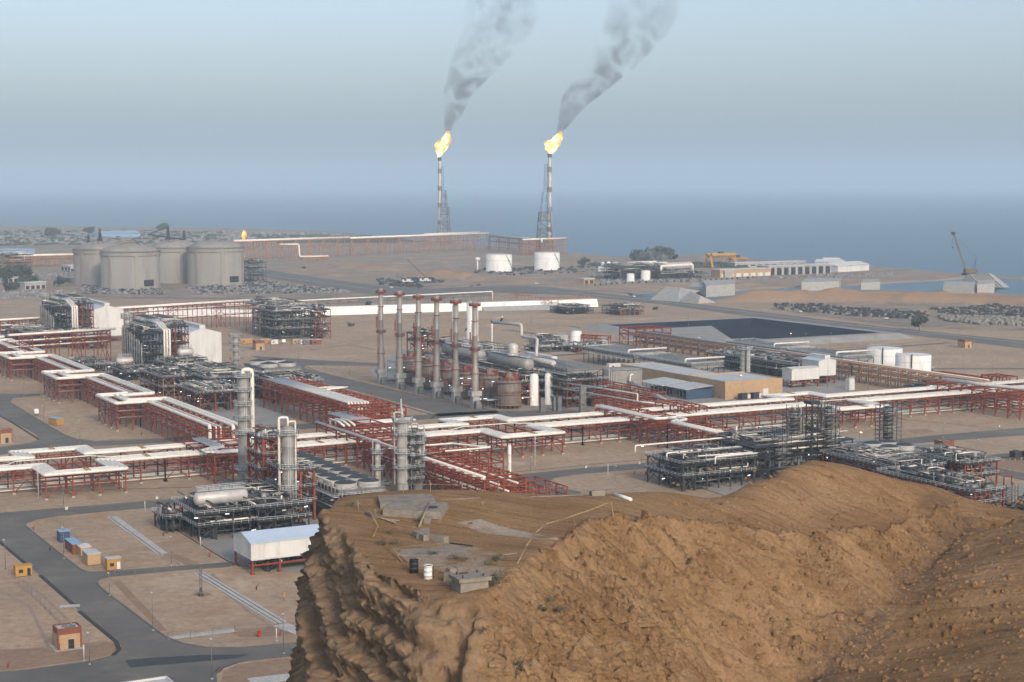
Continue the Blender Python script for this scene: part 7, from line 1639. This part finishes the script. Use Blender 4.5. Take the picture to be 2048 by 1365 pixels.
# ---------------------------------------------------------------- things on the hill top
def hill_frame(px,py,dz=0): X,Y,Z=on_hill(px,py); return X,Y,Z+dz
def slab(label,px,py,w,d,h,rot,tilt=(0,0),m_='old_concrete',sink=.12,name='concrete_slab',cat='slab',hole=False):
    X,Y,Z=on_hill(px,py); root=thing(name,label,cat,(X,Y,Z-sink)); s=MB(); s.cbox(0,0,0,w,d,h); o=s.build('plate',m_,root,loc=(0,0,0)); 
    if hole: s=MB(); s.lathe(w*.28,-d*.05,[(.5,h+.004),(.3,h+.006),(.02,h+.008)],12); s.build('hole','black',root,loc=(0,0,0))
    s=MB(); 
    for a in (-.4,.4):
        for b in (-.35,.35): s.tube((w*a,d*b,h),(w*a,d*b,h+.08),.05,5)
    s.build('lifting_eye','rust_steel',root,loc=(0,0,0))
    root.rotation_euler=(tilt[0],tilt[1],rot-YAW); return root
slab('weathered square concrete slab at the back of the cliff top',813,1006,4.4,3.6,.45,.15,(0,0))
slab('pale concrete slab with dark hole, just in front of the back one',832,1026,4.6,3.4,.6,-.12,(.03,.02),hole=True)
slab('flat stained slab pair lying on the gravel near the drums',845,1108,3.2,1.8,.2,-.05,(.02,0),'old_concrete')
slab('flat cracked slab leaning against the stained one',897,1106,2.4,2.2,.2,-.25,(.03,-.03),'old_concrete')
X,Y,Z=on_hill(940,1178); root=thing('concrete_pit_box','square concrete box with overhanging lid in a hole on the cliff top','concrete box',(X,Y,Z-.35))
s=MB(); s.cbox(0,.0,0,1.9,1.5,.95); s.build('body','old_concrete',root,loc=(0,0,0)); s=MB(); s.cbox(0,0,.953,2.2,1.8,.24); s.build('lid','old_concrete',root,loc=(0,0,0))
s=MB(); 
for a,b in ((-.7,.5),(.7,.5),(-.7,-.5),(.7,-.5)): s.tube((a,b,1.18),(a,b,1.36),.05,6)
s.box(-.5,.1,.5,.65,1.196,1.25); s.build('lifting_eye','dark_steel',root,loc=(0,0,0))
s=MB(); 
for k in range(8): s.box(1.101,1.115,-.85+.22*k,-.77+.22*k,1.0,1.14)
s.build('recess','black',root,loc=(0,0,0)); root.rotation_euler=(0,0,.42-YAW)
for i,(px,py,m_,lb) in enumerate(((828,1146,'black','black rusty oil drum on the left at the cliff rim'),(857,1158,'tank_white','half white, half black oil drum right of the black one'))):
    X,Y,Z=on_hill(px,py); root=thing('oil_drum',lb,'drum',(X,Y,Z-.06),'two oil drums on the cliff top'); pr=[]
    for k in range(3): z=.31*k; pr+=[(.3,z),(.3,z+.28),(.325,z+.295),(.3,z+.31)]
    s=MB(); s.lathe(0,0,pr+[(.31,.95),(.28,.95),(.28,.9)],18); s.build('shell',m_,root,loc=(0,0,0))
    if i: s=MB(); m0=7; 
    if i:
        n=10
        for a in range(n):
            t0=-1.1+2.2*a/n; t1=-1.1+2.2*(a+1)/n; s.quad((.33*math.cos(t0),.33*math.sin(t0),.02),(.33*math.cos(t1),.33*math.sin(t1),.02),(.33*math.cos(t1),.33*math.sin(t1),.93),(.33*math.cos(t0),.33*math.sin(t0),.93),True)
        s.build('black_coat','black',root,loc=(0,0,0)); s=MB(); s.lathe(0,0,[(.3,.9),(.02,.9)],12); s.build('lid','black',root,loc=(0,0,0))
for i,(px,py,w_,lb) in enumerate(((895,1163,.5,'low round concrete stub left of the concrete box'),(902,1152,.5,'second low stub behind the concrete box'),(913,1148,.55,'third low stub by the lid corner'),(855,1046,.9,'small pale concrete block below the pale slab'),(843,1078,2.2,'broken concrete beam among the debris'),(865,1082,2.6,'second broken concrete beam among the debris'),(1176,988,1.6,'brown block at the far edge of the hill top'),(1195,992,1.2,'dark block beside the brown one on the far edge'),(1212,988,1.6,'flat block right of the dark one on the far edge'),(848,1072,1.4,'small broken block under the beams'))):
    X,Y,Z=on_hill(px,py); s=MB(); s.cbox(0,0,0,w_,.55,.5 if i>2 else .6); o=s.build('concrete_block','old_concrete',loc=None); o.location=(X,Y,Z-.08); o.rotation_euler=(.05*i%.2,.04,.5*i-YAW); tag(o,lb,'concrete block')
def pole_line(label,pts,r=.035,m_='bamboo',name='bamboo_pole',h=0.0,cat='pole',group=None):
    P_=[on_hill(a,b) for a,b in pts]; s=MB(); s.pipe([(p[0],p[1],p[2]+pts[i][2] if len(pts[i])>2 else p[2]+h) for i,p in enumerate(P_)],r,6) if False else None
    L=[(p[0],p[1],p[2]+q[2]) for p,q in zip(P_,pts)]
    s=MB(); 
    for a,b in zip(L[:-1],L[1:]): s.tube(a,b,r,6)
    return tag(s.build(name,m_,loc=L[0]),label,cat,group)
def on2(a,b): return on_hill(a,b)
_pl=pole_line
def pole_line(label,pts,r=.035,m_='bamboo',name='bamboo_pole',cat='pole',group=None):
    L=[]
    for a,b,h in pts: X,Y,Z=on_hill(a,b); L.append((X,Y,Z+h))
    s=MB(); rd=random.Random(int(pts[0][0]))
    for a,b in zip(L[:-1],L[1:]):
        s.tube(a,b,r,6)
        for k in range(3): t=rd.random(); p=Vector(a).lerp(Vector(b),t); s.tube(p,p+Vector((rd.uniform(-.12,.12),rd.uniform(-.12,.12),rd.uniform(-.1,.12))),r*.5,4)
    return tag(s.build(name,m_,loc=L[0]),label,cat,group)
pole_line('leaning bamboo fence rail curving along the right rim of the hill top',[(1035,1136,.3),(1052,1112,.6),(1070,1090,.8),(1092,1072,.9),(1128,1062,.9),(1180,1050,1.1),(1222,1046,1.2)],.035)
pole_line('thin bamboo stay under the curved rail, right end',[(1222,1046,1.25),(1229,1047,.0)],.03)
pole_line('thin bamboo stay under the curved rail, middle',[(1145,1057,1.0),(1153,1058,0)],.025)
pole_line('bamboo pole leaning along the left rim down toward the drums',[(775,1098,.35),(800,1122,.35),(834,1146,.25)],.035)
pole_line('second pole crossing the leaning one at the left rim',[(762,1085,.5),(805,1128,.1)],.03)
pole_line('bamboo pole lying slanted near the back left rim',[(730,1022,.7),(757,1058,.1)],.035)
pole_line('short forked stick below the slanted pole',[(757,1058,.3),(746,1076,0)],.03)
pole_line('wire strung from the left rim toward the back of the top',[(682,998,.7),(730,990,.8),(780,986,.7),(880,984,.6),(1000,982,.7),(1068,986,.7)],.02,'wood','barbed_wire','wire')
pole_line('wire sagging from the left back post down the rim',[(686,996,.5),(716,1020,.3),(750,1032,.1)],.02,'wood','barbed_wire','wire')
for i,(px,py,h) in enumerate(((684,1000,1.0),(806,990,.9),(862,988,1.1),(925,984,.8),(996,986,1.0),(1090,988,1.1),(1107,989,1.2),(1068,988,.8),(966,1016,.5),(718,1024,.8),(750,1035,.6))):
    X,Y,Z=on_hill(px,py); s=MB(); s.tube((X,Y,Z-.1),(X+.1*math.sin(i*2),Y+.08,Z+h),.035,6); s.tube((X-.1,Y,Z+h*.7),(X+.12,Y,Z+h*.8),.02,5); tag(s.build('fence_stake','wood',loc=(X,Y,Z)),'crooked wooden stake on the hill top, %s from the left back'%ordn[i],'stake','crooked stakes on the hill top')
for i,(pts,m_,r,lb) in enumerate((([(730,1030,.1),(790,1050,.15)],'wood',.09,'long dark timber lying in front of the pale slab'),([(838,1058,.1),(858,1030,.9)],'wood',.1,'board propped against the pale slab corner'),([(735,1036,.05),(800,1044,.05)],'wood',.06,'second dark timber beside the long one'),([(1230,993,.15),(1262,1003,.1)],'tank_white',.16,'white plank lying on the far right of the hill top'),([(1060,996,.05),(1180,992,.05)],'wood',.06,'thin board on the far rim of the hill top'),([(880,1002,.05),(960,998,.05)],'wood',.05,'thin straight stick behind the dark hollow'),([(900,1090,.1),(945,1096,.1)],'black',.05,'black hose end lying on the gravel'),([(1005,1112,.02),(1035,1108,.05)],'wood',.05,'short stick at the right of the gravel patch'),([(1080,1100,.1),(1085,1108,.1)],'wood',.06,'short dark board at the right rim'))):
    pole_line(lb,pts,r,m_,'timber','timber')
# shrubs and loose stones
rd=random.Random(5)
def bz(px,py): return 'at the left top among debris' if px<1010 and py<1200 else ('on the front slope' if px<1300 else 'on the right slopes')
sh=[(1375,1128,.9),(1287,1140,.5),(926,1122,.9),(995,1122,1.1),(980,1132,.9),(1000,1160,1.3),(985,1172,1.2),(1100,1215,.9),(1120,1228,1.1),(1085,1222,.8),(965,1268,.9),(1025,1322,1.2),(1045,1342,1.1),(1040,1350,1.0),(790,1090,.9),(760,1092,.8),(835,1005+40,.8),(1958,1220,.6),(2014,1175,.5),(2018,1262,.8),(1240,1330,.9),(1262,1348,.8),(700,1012,.8),(940,1050,.5),(1440,1010,.6),(1150,1352,.8),(2030,1310,.6),(1960,1300,.4),(1345,1262,.4),(905,1120,1.0),(865,1112,.8),(780,1068,.7)]
for i,(px,py,q) in enumerate(sh):
    X,Y,Z=on_hill(px,py); tree('dry twiggy bush %s of the hill, %s from the left'%(bz(px,py),ordn[sorted(w[0] for w in sh if bz(w[0],w[1])==bz(px,py)).index(px)]),0,0,q,q*.55,500+i,'dry bushes on the hill','scrub' if i%3 else 'foliage',160,False,(X,Y,Z-.05),q*.035)
def stones(name,label,n,reg,size,seed,m_='hill_stone'):
    rd=random.Random(seed); s=MB(); c=0
    while c<n:
        px=rd.uniform(reg[0],reg[1]); py=rd.uniform(reg[2],reg[3]); 
        if len(reg)>4 and not reg[4](px,py): continue
        X,Y,Z=on_hill(px,py); c+=1
        if Z<60: continue
        q=size[0]*(size[1]/size[0])**(rd.random()**2.2); m=len(s.v); az_=rd.uniform(.45,1); ks=6; e=[rd.uniform(.7,1.15) for _ in range(2*ks+2)]
        s.v.append((X,Y,Z+q*az_*.95*e[0]))
        for lv,(zz,rr) in enumerate(((.35,.8),(-.35,.95))):
            for k in range(ks): a=k*math.pi*2/ks+lv*.4; f_=e[1+lv*ks+k]; s.v.append((X+q*rr*f_*math.cos(a),Y+q*rr*f_*math.sin(a)*az_,Z+q*zz*az_))
        for k in range(ks): j=(k+1)%ks; s.f.append((m,m+1+k,m+1+j)); s.f.append((m+1+k,m+1+ks+k,m+1+ks+j,m+1+j)); s.sm+=[False,False]
    o=s.build(name,hm,loc=None); o['kind']='stuff'; tag(o,label,'stones')
stones('loose_stones','loose stones strewn over the whole slope of the hill',3600,(960,2048,1000,1365,lambda a,b:b>1195-(a-955)*.62 or a>1200),(.06,.42),1)
stones('scree','coarse scree and boulders at the foot of the front slope',520,(990,1360,1225,1365,lambda a,b:b>1230+(1180-a)*.2),(.16,1.0),2)
stones('ravine_stones','dark broken stones along the ravine floor',500,(1640,1960,1030,1360,lambda a,b:abs(a-(1660+(1355-b)*.95))<70),(.06,.3),3)
stones('top_debris','small debris and pebbles among the slabs on the hill top',700,(760,1080,1040,1180,lambda a,b:b<1180-abs(a-900)*.3),(.03,.14),4)
stones('crest_stones','stones along the crest and far rim of the hill',420,(1340,2040,935,1040),(.06,.32),5)
